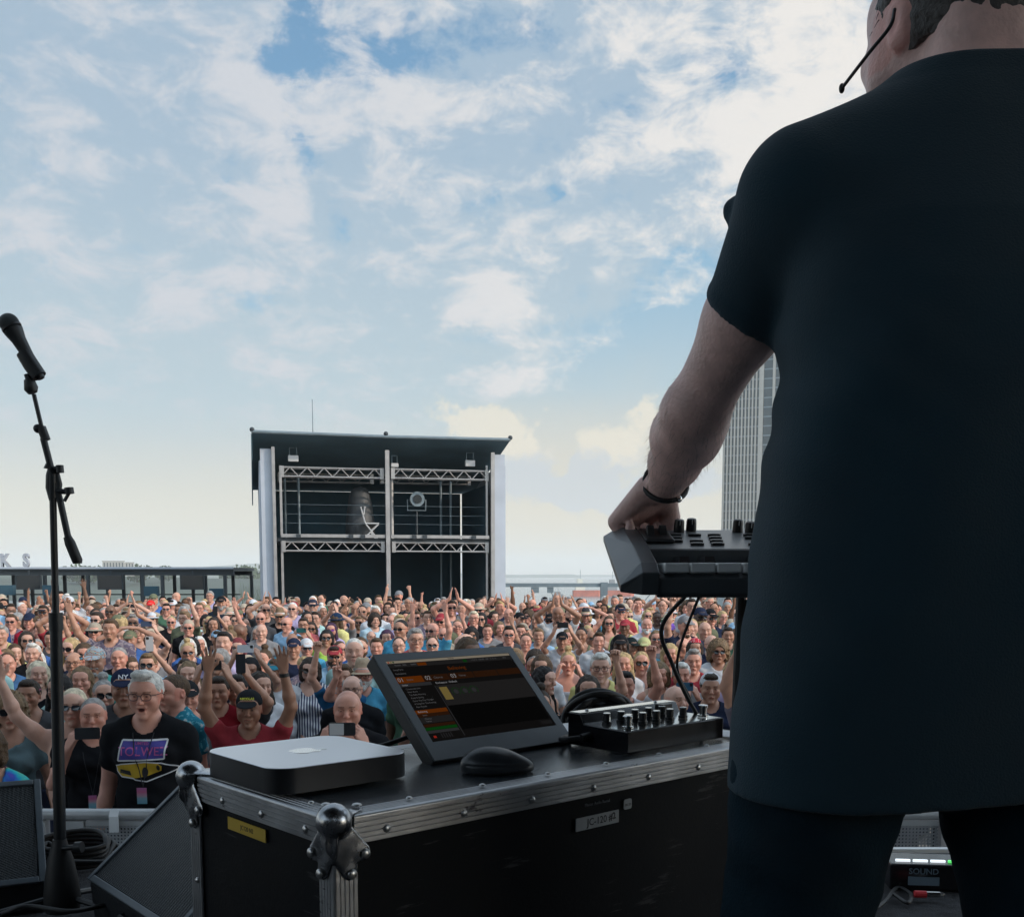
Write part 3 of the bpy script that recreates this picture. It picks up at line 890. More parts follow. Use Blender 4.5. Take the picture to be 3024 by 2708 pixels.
# thin mast behind the tower
p = aty(922, 1180, 36)
t = thing('mast', 'thin bare mast rising behind the scaffold tower roof', 'mast', (p.x, 36, 0.004))
m = MB(); m.cyl((0, 0, 0), (0, 0, p.z * .6), .035, .025, n=8); m.build('lower_pole', 'grey_steel', t)
m = MB(); m.cyl((0, 0, p.z * .6), (0, 0, p.z), .02, .012, n=8); m.build('upper_pole', 'grey_steel', t)

# ---------------------------------------------------------------- crowd barrier in front of the stage
pm_ = mk('perforated', (0.30, 0.31, 0.32), 0.5, 0.4, noise=0.15, nscale=6)
nt = pm_.node_tree; L = nt.links; bs = nt.nodes['Principled BSDF']
tcn = nt.nodes.new('ShaderNodeTexCoord'); sp = nt.nodes.new('ShaderNodeSeparateXYZ'); L.new(tcn.outputs['Object'], sp.inputs[0])
def nm_(op, a, b=None):
    n = nt.nodes.new('ShaderNodeMath'); n.operation = op
    for i, v in enumerate((a, b)):
        if v is None: continue
        if isinstance(v, (int, float)): n.inputs[i].default_value = v
        else: L.new(v, n.inputs[i])
    return n.outputs[0]
fx = nm_('SUBTRACT', nm_('FRACT', nm_('MULTIPLY', sp.outputs[0], 62.0)), 0.5); fz = nm_('SUBTRACT', nm_('FRACT', nm_('MULTIPLY', sp.outputs[2], 62.0)), 0.5)
d2 = nm_('ADD', nm_('MULTIPLY', fx, fx), nm_('MULTIPLY', fz, fz))
L.new(nm_('GREATER_THAN', d2, 0.075), bs.inputs['Alpha'])
mk('barrier_metal', (0.42, 0.43, 0.44), 0.42, 0.5, noise=0.18, nscale=7)
mk('gaffer_white', (0.62, 0.64, 0.66), 0.6, noise=0.08)
BY = 4.84
for k, x0 in enumerate((-3.19, -2.12, -1.05, 0.02, 1.09, 2.16)):
    lb = ['aluminium crowd barrier section in front of the rows at the far left border', 'perforated crowd barrier section directly behind the mic stand pole', 'crowd barrier section hidden mostly behind the flight case corner',
          'crowd barrier section behind the flight case', 'crowd barrier section behind the right end of the flight case', 'crowd barrier section seen between the legs of the keyboard player'][k]
    t = thing('crowd_barrier', lb, 'barrier', (x0, BY, 0.004), 0, 'crowd barrier sections')
    m = MB(); m.cyl((0.004, 0, 1.175), (1.062, 0, 1.175), .027, n=14); m.build('top_rail', 'barrier_metal', t, smooth=50)
    for x in (0.03, 0.92):
        m = MB(); m.box((x, -.025, 0), (x + .085, .03, 1.147)); m.build('post', 'barrier_metal', t)
    m = MB(); m.box((.118, 0.0, .25), (.915, .004, 1.12)); m.build('perforated_panel', 'perforated', t)
    m = MB(); m.box((.118, -.012, 1.122), (.915, .012, 1.145)); m.box((.118, -.012, .22), (.915, .012, .248)); m.build('panel_frame', 'barrier_metal', t)
    m = MB(); m.box((0.03, -.95, 0.0), (1.03, -.03, .012)); m.build('tread_plate', 'barrier_metal', t)
    m = MB(); m.cyl((.08, -.85, .012), (.08, -.03, 1.0), .02, n=8); m.cyl((.96, -.85, .012), (.96, -.03, 1.0), .02, n=8); m.build('brace', 'barrier_metal', t)
px_ = aty(335, 2390, BY - .03)
m = MB(); m.tube([(0, .012, .030), (0, -.02, .024), (0, -.034, .0), (0, -.03, -.06)], [.02] * 4, 4)
m = MB(); m.box((-.022, -.034, -.075), (.022, -.030, .0)); m.add([(-.022, -.034, 0), (.022, -.034, 0), (.022, -.015, .032), (-.022, -.015, .032)], [(0, 1, 2, 3)])
o = m.build('tape', 'gaffer_white'); o.location = (px_.x, BY, 1.175); tag(o, 'strip of white tape wrapped over the crowd barrier rail', 'tape')
# ---------------------------------------------------------------- materials for the stage gear
mk('laminate', (0.003, 0.004, 0.006), 0.65, spec=0.16, noise=0.25, nscale=6, bump=0.05, bscale=260)
mk('case_top', (0.028, 0.034, 0.040), 0.2, spec=1.0, noise=0.35, nscale=5, bump=0.12, bscale=260)
mk('extrusion', (0.42, 0.43, 0.45), 0.38, 0.9, noise=0.18, nscale=14, bump=0.06, bscale=90)
mk('chrome', (0.40, 0.41, 0.43), 0.26, 1.0, noise=0.45, nscale=45, bump=0.03, bscale=70)
mk('rivet', (0.5, 0.5, 0.5), 0.3, 0.9)
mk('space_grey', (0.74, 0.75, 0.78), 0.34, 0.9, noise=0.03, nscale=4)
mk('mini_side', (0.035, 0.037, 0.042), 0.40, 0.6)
mk('logo_pale', (0.97, 0.96, 0.94), 0.12, 1.0)
mk('bezel', (0.075, 0.092, 0.108), 0.42, noise=0.12, nscale=20)
mk('bezel_side', (0.015, 0.017, 0.02), 0.5)
mk('black_plastic', (0.012, 0.013, 0.015), 0.38, noise=0.2, nscale=30)
mk('mouse_grey', (0.028, 0.031, 0.036), 0.33, noise=0.15, nscale=40)
mk('rubber', (0.010, 0.010, 0.011), 0.55)
mk('pedal_black', (0.006, 0.006, 0.008), 0.22, noise=0.3, nscale=20)
mk('pedal_top', (0.62, 0.62, 0.62), 0.14, 1.0, noise=0.1, nscale=20)
mk('metal_shiny', (0.7, 0.7, 0.68), 0.15, 1.0)
mk('label_yellow', (0.55, 0.36, 0.03), 0.5, noise=0.08)
mk('label_white', (0.42, 0.43, 0.44), 0.5, noise=0.1, nscale=40)
mk('ink', (0.02, 0.02, 0.025), 0.6)
mk('ink_pale', (0.16, 0.17, 0.19), 0.6)
mk('paper', (0.75, 0.76, 0.78), 0.6, noise=0.05)
mk('key_white', (0.75, 0.76, 0.76), 0.3)
mk('synth_body', (0.06, 0.068, 0.075), 0.36, noise=0.12, nscale=15, bump=0.1, bscale=300)
mk('synth_panel', (0.22, 0.23, 0.235), 0.34, noise=0.1, nscale=15)
mk('mic_black', (0.012, 0.014, 0.017), 0.45, noise=0.15, nscale=30)
mk('mic_grille', (0.05, 0.06, 0.065), 0.45, 0.6, bump=1.0, bscale=900)
mk('red_band', (0.35, 0.02, 0.02), 0.5)
mk('orange_plug', (0.75, 0.09, 0.03), 0.5)
mk('wedge_paint', (0.012, 0.014, 0.017), 0.75, spec=0.25, noise=0.25, nscale=25, bump=0.4, bscale=180)
gm = mk('wedge_grille', (0.030, 0.034, 0.038), 0.55, 0.4, noise=0.15, nscale=12)
def add_weave(m_, s1, s2, depth=0.8):
    nt = m_.node_tree; L = nt.links; bs = nt.nodes['Principled BSDF']
    t = nt.nodes.new('ShaderNodeTexCoord'); s_ = nt.nodes.new('ShaderNodeSeparateXYZ'); L.new(t.outputs['Object'], s_.inputs[0])
    def mm(op, a, b=None):
        n = nt.nodes.new('ShaderNodeMath'); n.operation = op
        for i, v in enumerate((a, b)):
            if v is None: continue
            if isinstance(v, (int, float)): n.inputs[i].default_value = v
            else: L.new(v, n.inputs[i])
        return n.outputs[0]
    a = mm('SINE', mm('MULTIPLY', mm('ADD', s_.outputs[0], s_.outputs[1]), s1)); b = mm('SINE', mm('MULTIPLY', s_.outputs[2], s2))
    h = mm('MULTIPLY', a, b)
    bp = nt.nodes.new('ShaderNodeBump'); bp.inputs['Strength'].default_value = depth; bp.inputs['Distance'].default_value = 0.004
    L.new(h, bp.inputs['Height']); L.new(bp.outputs[0], bs.inputs['Normal'])
add_weave(gm, 520, 520)

def scuffs(m_, col, scale, thr):
    """fine scratches and rubbed spots worn into a surface"""
    nt = m_.node_tree; L = nt.links; bs = nt.nodes['Principled BSDF']
    t = nt.nodes.new('ShaderNodeTexCoord'); mp_ = nt.nodes.new('ShaderNodeMapping'); mp_.inputs['Scale'].default_value = scale; mp_.inputs['Rotation'].default_value = (.4, .3, .5)
    n = nt.nodes.new('ShaderNodeTexNoise'); n.inputs['Scale'].default_value = 1.0; n.inputs['Detail'].default_value = 5; n.inputs['Roughness'].default_value = .7
    L.new(t.outputs['Object'], mp_.inputs[0]); L.new(mp_.outputs[0], n.inputs['Vector'])
    n2 = nt.nodes.new('ShaderNodeTexNoise'); n2.inputs['Scale'].default_value = 7.0; n2.inputs['Detail'].default_value = 4; L.new(t.outputs['Object'], n2.inputs['Vector'])
    mu = nt.nodes.new('ShaderNodeMath'); mu.operation = 'MULTIPLY'; L.new(n.outputs[0], mu.inputs[0]); L.new(n2.outputs[0], mu.inputs[1])
    mr = nt.nodes.new('ShaderNodeMapRange'); mr.inputs[1].default_value = thr; mr.inputs[2].default_value = thr + .05; L.new(mu.outputs[0], mr.inputs[0])
    mx = nt.nodes.new('ShaderNodeMix'); mx.data_type = 'RGBA'
    old = bs.inputs['Base Color'].links[0].from_socket
    L.new(mr.outputs[0], mx.inputs[0]); L.new(old, mx.inputs[6]); mx.inputs[7].default_value = (*col, 1); L.new(mx.outputs[2], bs.inputs['Base Color'])
scuffs(M['laminate'], (.035, .036, .038), (14, 9, 160), .345)
scuffs(M['case_top'], (.07, .072, .075), (30, 190, 30), .345)
scuffs(M['extrusion'], (.10, .10, .11), (40, 40, 120), .355)
# ---------------------------------------------------------------- flight case
HC = 0.275
zc = CZ - HC
NC = onz(982, 2416, zc)
CA = R(42.0)
CM = Matrix.Translation(NC) @ Matrix.Rotation(CA, 4, 'Z')
CI = CM.inverted()
def cl(px, py, h=0.0):
    """photo point lying h above the case top, in case coordinates"""
    p = CI @ onz(px, py, zc + h)
    return p
CL, CD = 0.90, 0.376
ch = zc - STZ
fc = thing('flight_case', 'black road case with aluminium edges and chrome ball corners under the computer gear', 'flight case', tuple(NC), CA)
m = MB(); m.box((.006, .006, -ch + .07), (CL - .006, CD - .006, -.006)); m.build('body', 'laminate', fc)
m = MB(); m.box((.026, .026, -.0055), (CL - .026, CD - .026, -.0015)); m.build('top_panel', 'case_top', fc)
def extr(a, b, out1, out2, w=.028, nm='edge_trim'):
    """ribbed corner profile from a to b covering the two faces out1 / out2 (unit axes pointing into the faces)"""
    a, b, o1, o2 = Vector(a), Vector(b), Vector(out1), Vector(out2)
    pr = []
    t = .0028
    # outline in (o1, o2) coordinates: outer L with ribs on both legs
    def leg(n):
        pts = []
        k = 5
        for i in range(k):
            s0 = w * (i + .12) / k; s1 = w * (i + .78) / k
            pts += [(s0, -t), (s1, -t), (s1 + w * .03, -t * .45), (w * (i + 1.02) / k, -t * .45)]
        return pts
    L1 = leg(0)
    outl = [(p[0], p[1]) for p in reversed(L1)] + [(0.0, -t * .95), (-t * .6, -t * .6), (-t * .95, 0.0)] + [(p[1], p[0]) for p in L1]
    outl = [(w, .0006)] + outl + [(.0006, w)]
    inner = [(.0006, .0006)]
    poly = outl + inner
    n = len(poly)
    m = MB()
    vs = [a + o1 * p[0] + o2 * p[1] for p in poly] + [b + o1 * p[0] + o2 * p[1] for p in poly]
    fs = [(i, (i + 1) % n, n + (i + 1) % n, n + i) for i in range(n)]
    m.add(vs, fs)
    me = m.build(nm, 'extrusion', fc)
    bm = bmesh.new(); bm.from_mesh(me.data); bmesh.ops.recalc_face_normals(bm, faces=bm.faces); bm.to_mesh(me.data); bm.free()
    return me
X, Y, Zv = Vector((1, 0, 0)), Vector((0, 1, 0)), Vector((0, 0, 1))
lo = .004; zb_ = -ch + .07
extr((.03, lo, -lo), (CL - .03, lo, -lo), Y, -Zv, .032)
extr((lo, .03, -lo), (lo, CD - .03, -lo), X, -Zv, .032)
extr((.03, CD - lo, -lo), (CL - .03, CD - lo, -lo), -Y, -Zv, .032)
extr((CL - lo, .03, -lo), (CL - lo, CD - .03, -lo), -X, -Zv, .032)
for x, y, ax, ay in ((lo, lo, X, Y), (lo, CD - lo, X, -Y), (CL - lo, lo, -X, Y), (CL - lo, CD - lo, -X, -Y)):
    extr((x, y, -.04), (x, y, zb_), ax, ay, .030, 'upright_trim')
def riv(p, d, r=.0052, parent=fc, nm='rivet'):
    m = MB(); m.lathe([(r, 0), (r, .0006), (r * .8, .0018), (r * .4, .0026), (.0002, .0029)], 12, Matrix.Translation(Vector(p)) @ rot_to(d)); return m.build(nm, 'rivet', parent, smooth=60)
for k in range(8):
    x = .075 + k * .118
    riv((x, .0012, -.024), (0, -1, 0)); riv((x + .05, .024, .0012), (0, 0, 1), .0045)
for k in range(3):
    y = .062 + k * .105
    riv((.0012, y, -.024), (-1, 0, 0)); riv((.022, y + .02, .0012), (0, 0, 1), .004)
for k in range(3):
    riv((.0012, CD - .022, -.15 - k * .11), (-1, 0, 0), .0045); riv((.0012, .020, -.21 - k * .13), (-1, 0, 0), .003)
# ball corners: a pressed chrome ball with three riveted flanges
def corner(x, y, sx, sy):
    xs = np.linspace(-.022, .082, 66); ys_ = xs; zs_ = np.linspace(-.088, .022, 70)
    P = [ell((.0045, .0045, -.0045), (.0208, .0208, .0208), .007)]
    # flanges hugging each face
    P += [rc((.010, -.001, -.022), (.040, -.001, -.046), .0185, .0105, .0018, (1, 5.5, 1)), rc((.006, -.001, -.03), (.022, -.001, -.066), .0175, .0105, .0018, (1, 5.5, 1)),
          rc((-.001, .010, -.022), (-.001, .040, -.046), .0185, .0105, .0018, (5.5, 1, 1)), rc((-.001, .006, -.03), (-.001, .022, -.066), .0175, .0105, .0018, (5.5, 1, 1)),
          rc((.012, .020, .001), (.020, .044, .001), .016, .009, .0018, (1, 1, 5.5)), rc((.020, .012, .001), (.044, .020, .001), .016, .009, .0018, (1, 1, 5.5))]
    V = field(P, xs, ys_, zs_)
    P += [ell((-.004, -.004, -.074), (.0135, .0135, .028), .004, None, '-')]
    # keep a slot open over the upright edge so its bar shows between the two lower flanges
    v, f = nets(V, xs, ys_, zs_)
    v = relax(v, f, 2, .4)
    v = v * np.array([sx, sy, 1]) + np.array([x, y, 0])
    if sx * sy < 0: f = f[:, ::-1]
    me = np_mesh('ball_corner', v, f)
    c = link('ball_corner', me, 'chrome', fc)
    for p, d in (((.041, -.0052, -.047), (0, -1, 0)), ((.022, -.0052, -.068), (0, -1, 0)), ((-.0052, .041, -.047), (-1, 0, 0)), ((-.0052, .022, -.068), (-1, 0, 0)), ((.02, .046, .0052), (0, 0, 1)), ((.046, .02, .0052), (0, 0, 1))):
        riv((x + sx * p[0], y + sy * p[1], p[2]), (d[0] * sx, d[1] * sy, d[2]), .0062, c)
corner(0, 0, 1, 1); corner(0, CD, 1, -1); corner(CL, 0, -1, 1); corner(CL, CD, -1, -1)
for x, y in ((.08, .08), (.08, CD - .08), (CL - .08, .08), (CL - .08, CD - .08)):
    m = MB(); m.cyl((x - .014, y, -ch + .0335), (x + .014, y, -ch + .0335), .033, n=16); m.box((x - .03, y - .03, -ch + .066), (x + .03, y + .03, -ch + .0695)); m.build('caster', 'rubber', fc)
# stickers
def face_front(x, z):     # on the long right-hand face (local y = 0 plane), lettering reads along +x
    return Matrix.Translation((x, .0035, z)) @ Matrix.Rotation(R(90), 4, 'X')
def face_left(y, z):      # on the short left face (local x = 0 plane), reads along -y
    return Matrix.Translation((.0035, y, z)) @ Matrix.Rotation(R(-90), 4, 'Z') @ Matrix.Rotation(R(90), 4, 'X')
def sticker(nm, mtx, w, h, m_, r=.002):
    b = MB(); b.prism(rrect(w, h, r, 3), 0, .0012, mtx); return b.build(nm, m_, fc)
def on_front(px, py):
    """photo point on the long face -> (x, z) in case coordinates"""
    d = ray(px, py); o = CI @ Vector((0, 0, CZ)); dl = CI.to_3x3() @ d
    t = -o.y / dl.y
    p = o + dl * t; return p.x, p.z
def on_left(px, py):
    d = ray(px, py); o = CI @ Vector((0, 0, CZ)); dl = CI.to_3x3() @ d
    t = -o.x / dl.x
    p = o + dl * t; return p.y, p.z
x0, z0 = on_front(1705, 2425); x1, z1 = on_front(1831, 2405)
cx, cz = (x0 + x1) / 2, (z0 + z1) / 2 - .004
w_ = (x1 - x0)
lab = sticker('name_label', face_front(cx, cz), w_, .0185, 'label_white', .0006)
text('lettering', 'JC-120', .0145, 'ink', face_front(cx - w_ * .02, cz) @ Matrix.Translation((0, 0, .0014)), lab, .0001, .0001)
text('handwriting', '#2', .0135, 'ink', face_front(cx + w_ * .34, cz + .001) @ Matrix.Translation((0, 0, .0014)) @ Matrix.Rotation(.15, 4, 'Z'), lab, .0001, .0004)
xr_, zr_ = on_front(1858, 2374)
lb2 = sticker('small_label', face_front(xr_, zr_), .0165, .0150, 'label_white', .003)
text('lettering', '00120', .0052, 'ink', face_front(xr_, zr_) @ Matrix.Translation((0, -.001, .0014)), lb2, .0001)
xm_, zm_ = on_front(1770, 2371)
text('rental_print', 'Master Audio Rental', .0062, 'ink_pale', face_front(xm_, zm_), fc, .0002)
yl_, zl_ = on_left(722, 2449)
ya_, za_ = on_left(667, 2430); yb_, zb2 = on_left(778, 2468)
lb3 = sticker('yellow_label', face_left(yl_, zl_ ), abs(ya_ - yb_), .0165, 'label_yellow', .0006)
text('lettering', 'JC120 N2', .0085, 'ink', face_left(yl_, zl_) @ Matrix.Translation((.002, 0, .0014)), lb3, .0001)
# strips of white tape / paper on the rear left corner
m = MB(); yq = CD - .035
m.box((.022, yq - .012, .0052), (.105, yq + .018, .0058), Matrix.Translation((0, 0, 0)) @ Matrix.Rotation(-.1, 4, 'Z'))
m.build('paper_strip', 'paper', fc)
p1 = cl(610, 2290)
# ---------------------------------------------------------------- small computer
q0 = cl(826, 2272, .037)
mini = thing('mini_computer', 'flat square silver mini computer with a fruit logo on top lying on the road case', 'computer', tuple(CM @ Vector((q0.x + .1005, q0.y + .104, 0.0))), CA + R(-1.0))
m = MB(); o_ = rrect(.208, .208, .032, 10)
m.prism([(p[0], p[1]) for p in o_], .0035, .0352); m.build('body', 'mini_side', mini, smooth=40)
m = MB(); i1 = rrect(.2072, .2072, .0316, 10); i2 = rrect(.2060, .2060, .031, 10)
n_ = len(i1)
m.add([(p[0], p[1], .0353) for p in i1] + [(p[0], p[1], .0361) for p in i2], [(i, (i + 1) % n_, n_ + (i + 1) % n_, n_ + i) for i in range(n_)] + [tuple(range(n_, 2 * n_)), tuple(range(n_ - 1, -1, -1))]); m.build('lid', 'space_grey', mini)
m = MB(); m.cyl((0, 0, .0001), (0, 0, .0034), .083, n=40); m.build('foot', 'rubber', mini)
# fruit emblem: bitten body and leaf
def fruit():
    pts = []
    prof = [(0, -.92), (.20, -1.0), (.42, -.94), (.62, -.72), (.80, -.42), (.88, -.18)]
    right = [(0.0, .52), (.22, .62), (.45, .64), (.66, .54), (.80, .38)]
    bite = [(.66, .22), (.58, .02), (.64, -.18), (.80, -.34)]
    low = [(.70, -.62), (.50, -.90), (.34, -.99), (.16, -.94), (0, -.90)]
    left = [(-.16, -.94), (-.34, -.99), (-.52, -.88), (-.72, -.58), (-.86, -.22), (-.90, .08), (-.82, .36), (-.62, .56), (-.42, .64), (-.2, .60)]
    return right + bite + low + left
lm = MB(); s_ = .0235
LR = Matrix.Translation((0, 0, .0362)) @ Matrix.Rotation(R(-90), 4, 'Z') @ Matrix.Diagonal((s_, s_, 1, 1))
lm.prism(list(reversed(fruit())), 0, .0004, LR)
lf = [(.02, .72), (.10, .72), (.26, .80), (.36, .98), (.36, 1.14), (.22, 1.10), (.08, .98), (.02, .84)]
lm.prism(lf, 0, .0004, LR)
lo_ = lm.build('emblem', 'logo_pale', mini)
bm = bmesh.new(); bm.from_mesh(lo_.data); bmesh.ops.recalc_face_normals(bm, faces=bm.faces); bm.to_mesh(lo_.data); bm.free()

# ---------------------------------------------------------------- touch screen leaning back
BLp, BRp = onz(1283, 2257, zc), onz(1694, 2193, zc)
ev = (BRp - BLp); MW = ev.length; ev.normalize()
MA = math.atan2(ev.y, ev.x)
TL = R(44)
MHh = 0.212
mon = thing('monitor', 'black touch screen leaning back with a dark orange and black music program on it', 'monitor', tuple(BLp + Vector((0, 0, .004))), 0)
mon.rotation_euler = Euler((TL, 0, MA))
m = MB()      # local: x along the lower edge, y up the screen, z out of the screen
m.box((0, 0, -.026), (MW, MHh, -.0015)); m.build('housing', 'bezel_side', mon, bevel=.003)
bx0, by0, bx1, by1 = .016, .034, MW - .016, MHh - .016
m = MB()
m.box((.001, .001, -.0014), (MW - .001, by0, .0012)); m.box((.001, by1, -.0014), (MW - .001, MHh - .001, .0012)); m.box((.001, by0, -.0014), (bx0, by1, .0012)); m.box((bx1, by0, -.0014), (MW - .001, by1, .0012))
m.build('bezel', 'bezel', mon)
m = MB(); m.box((.02, .002, -.034), (.055, .012, -.027)); m.box((MW - .055, .002, -.034), (MW - .02, .012, -.027)); m.build('foot', 'rubber', mon)
mk('foot_bar', (0.02, .02, .022), .5)
m = MB(); m.box((MW * .3, .06, -.036), (MW * .7, .15, -.0265)); m.build('rear_cover', 'bezel_side', mon)
# rear prop that holds the tilt
pv_ = math.cos(TL) * .15
m = MB(); Mi = (Matrix.Translation(BLp + Vector((0, 0, .004))) @ mon.rotation_euler.to_matrix().to_4x4()).inverted()
n_back = Vector((-ev.y, ev.x, 0))
a_ = Mi @ (BLp + ev * MW * .5 + n_back * .115 + Vector((0, 0, .1))); b_ = Mi @ (BLp + ev * MW * .5 + n_back * .20 + Vector((0, 0, .004)))
m.cyl(a_, b_, .012, n=8); m.build('prop', 'bezel_side', mon)
def scr(nm, rgb, e):
    m_ = mat(nm, rgb, 0.35, emit=e * .7, spec=0.0); M[nm] = m_
    m_.node_tree.nodes['Principled BSDF'].inputs['Base Color'].default_value = (.001, .001, .001, 1)
    return nm
scr('s_bg', lin(18, 17, 17), 1.0); scr('s_black', lin(8, 8, 8), 1.0); scr('s_grey', lin(52, 52, 54), .8); scr('s_dgrey', lin(34, 33, 33), 1.0)
scr('s_orange', lin(98, 46, 8), .9); scr('s_dorange', lin(44, 24, 12), 1.0); scr('s_bar', lin(150, 140, 124), .8); scr('s_green', lin(14, 66, 20), .8); scr('s_white', lin(140, 140, 142), .9)
scr('s_tan', lin(120, 104, 58), .9); scr('s_red', lin(150, 40, 30), .9); scr('s_text', lin(96, 96, 98), .8)
SW, SH = bx1 - bx0, by1 - by0
m = MB(); m.box((bx0, by0, -.0013), (bx1, by1, .0001)); dsp = m.build('display', 's_bg', mon)
lay = [0]
def R_(u0, v0, u1, v1, mm, nm='screen_panel'):
    lay[0] += 1
    z = .00016 + lay[0] * .000006
    b = MB(); b.add([(bx0 + SW * u0, by1 - SH * v1, z), (bx0 + SW * u1, by1 - SH * v1, z), (bx0 + SW * u1, by1 - SH * v0, z), (bx0 + SW * u0, by1 - SH * v0, z)], [(0, 1, 2, 3)])
    return b.build(nm, mm, dsp)
def T_(u, v, tx, sz, mm, al='LEFT'):
    text('screen_text', tx, sz, mm, Matrix.Translation((bx0 + SW * u, by1 - SH * v, .0005)), dsp, .00004, 0, al)
R_(0, 0, 1, .030, 's_bar'); 
for k, c_ in enumerate(('s_red', 's_tan', 's_green')): R_(.012 + .018 * k, .008, .024 + .018 * k, .024, c_)
T_(.5, .015, 'Default', .004, 's_dgrey', 'CENTER')
R_(.0, .032, 1, .085, 's_dgrey'); R_(.22, .04, .29, .078, 's_orange'); R_(.585, .04, .615, .078, 's_green')
for k, tx in enumerate(('Panels', 'Edit', 'Setlist')): T_(.05 + k * .06, .058, tx, .0045, 's_text')
T_(.65, .058, '1 2 3 4   120.00   4/4   C  E  G', .0045, 's_text'); T_(.92, .058, 'CPU', .004, 's_text')
T_(.02, .115, 'Song Parts', .0045, 's_text'); T_(.02, .165, 'Rackspaces', .0045, 's_text')
T_(.50, .145, 'Believing', .0105, 's_orange', 'CENTER')
R_(.0, .205, .2, .285, 's_orange'); R_(.205, .205, .40, .285, 's_dorange'); R_(.405, .205, .60, .285, 's_dorange'); R_(.605, .205, .80, .285, 's_dorange'); R_(.805, .205, 1, .285, 's_dorange')
T_(.01, .245, '01', .0115, 's_white'); T_(.075, .247, 'Intro', .006, 's_text'); T_(.215, .245, '02', .0115, 's_white'); T_(.28, .247, 'Chorus', .006, 's_text'); T_(.415, .245, '03', .0115, 's_white'); T_(.48, .247, 'Verse', .006, 's_text')
R_(0, .29, .24, .33, 's_grey'); T_(.02, .31, 'Setlist', .0045, 's_white'); T_(.27, .315, 'Rackspace : Default', .0055, 's_white')
for k, tx in enumerate(('Crossroads Live', 'Silver Road', 'Ten Bells Morning', 'Keep It Going', 'Carry The Day Tonight', 'A Song For The Evening', 'Rain Parade')): T_(.03, .36 + k * .037, tx, .0042, 's_text')
R_(0, .62, .24, .665, 's_orange'); T_(.02, .642, 'Believing', .005, 's_white'); R_(0, .667, .24, .705, 's_dorange'); R_(0, .707, .24, .78, 's_dgrey'); T_(.04, .686, 'Intro', .0042, 's_text'); T_(.04, .73, 'Chorus', .0042, 's_text'); T_(.04, .76, 'Verse', .0042, 's_text')
R_(0, .79, .24, .825, 's_dorange'); R_(0, .83, .24, .865, 's_green'); R_(0, .868, .24, .90, 's_grey')
R_(.25, .345, .256, .97, 's_grey'); R_(.262, .345, 1, .60, 's_dgrey'); R_(.262, .605, .985, .90, 's_black'); R_(.275, .37, .335, .53, 's_tan')
for k in range(3):
    cu, cv = .385 + k * .072, .44
    b = MB()
    for j in range(11):
        a = R(-130 + 26 * j)
        ux, uy = math.sin(a), math.cos(a)
        cxx, cyy = bx0 + SW * cu, by1 - SH * cv
        b.add([(cxx + ux * .0062 - uy * .0006, cyy + uy * .0062 + ux * .0006, .0005), (cxx + ux * .0062 + uy * .0006, cyy + uy * .0062 - ux * .0006, .0005), (cxx + ux * .0088 + uy * .0006, cyy + uy * .0088 - ux * .0006, .0005), (cxx + ux * .0088 - uy * .0006, cyy + uy * .0088 + ux * .0006, .0005)], [(3, 2, 1, 0)])
    b.build('dial_marks', 's_green', dsp)
    b = MB(); b.cyl((bx0 + SW * cu, by1 - SH * cv, .0003), (bx0 + SW * cu, by1 - SH * cv, .0005), .0046, n=16); b.build('dial', 's_grey', dsp)
for k in range(5):
    R_(.09 + k * .018, .91, .095 + k * .018, .965, 's_grey'); R_(.90 + k * .018, .92, .905 + k * .018, .965, 's_grey')
R_(.03, .93, .05, .955, 's_red')

# ---------------------------------------------------------------- mouse
mc = cl(1462, 2278)
ms = thing('mouse', 'dark grey computer mouse on the road case in front of the touch screen', 'mouse', tuple(CM @ Vector((mc.x, mc.y, .0006))), CA + R(-34))
P = [ell((-.014, 0, .010), (.043, .0305, .0300), .03), ell((.020, 0, .006), (.044, .0275, .0205), .03)]
ms.scale = (.86, .86, .86)
gx, gy, gz = np.arange(-.08, .08, .0016), np.arange(-.04, .04, .0016), np.arange(-.004, .056, .0014)
def mouse_fn(V, x, y, z):
    V = np.maximum(V, -(z - .0))
    groove = np.abs(z - .013 + .05 * (x + .0) * .25) - .0006
    side = (y**2 > .017**2)
    return V + np.where((groove < .0012) & side, .0010, 0).astype(np.float32) + np.where((np.abs(y) < .0007) & (x > .004), .0009, 0).astype(np.float32)
v, f = nets(field(P, gx, gy, gz, fn=mouse_fn), gx, gy, gz)
v = relax(v, f, 1, .3)
link('shell', np_mesh('shell', v, f), 'mouse_grey', ms)
m = MB(); m.cyl((.024, -.0035, .0245), (.024, .0035, .0245), .0075, n=16); m.build('wheel', 'rubber', ms)

# ---------------------------------------------------------------- effects pedal with knobs and two foot switches
pn = cl(1853, 2228); pr = cl(2137, 2180); pl = cl(1697, 2195)
PWx = max(.16, pr.x - pn.x); PD = max(.09, pl.y - pn.y)
pd = thing('effects_pedal', 'black metal pedal box with rows of silver capped knobs on the road case', 'effects pedal', tuple(CM @ Vector((pn.x, pn.y, .001))), CA)
hf, hb = .034, .052
m = MB()
prof = [(0, 0.0), (PD, 0.0), (PD, hb), (PD - .028, hb), (PD - .036, hf + .002), (0, hf)]
m.add([(0, p[0], p[1]) for p in prof] + [(PWx, p[0], p[1]) for p in prof], [tuple(range(5, -1, -1)), tuple(range(6, 12))] + [(i, (i + 1) % 6, 6 + (i + 1) % 6, 6 + i) for i in range(6)])
bo = m.build('housing', 'pedal_black', pd, bevel=.0016)
bm = bmesh.new(); bm.from_mesh(bo.data); bmesh.ops.recalc_face_normals(bm, faces=bm.faces); bm.to_mesh(bo.data); bm.free()
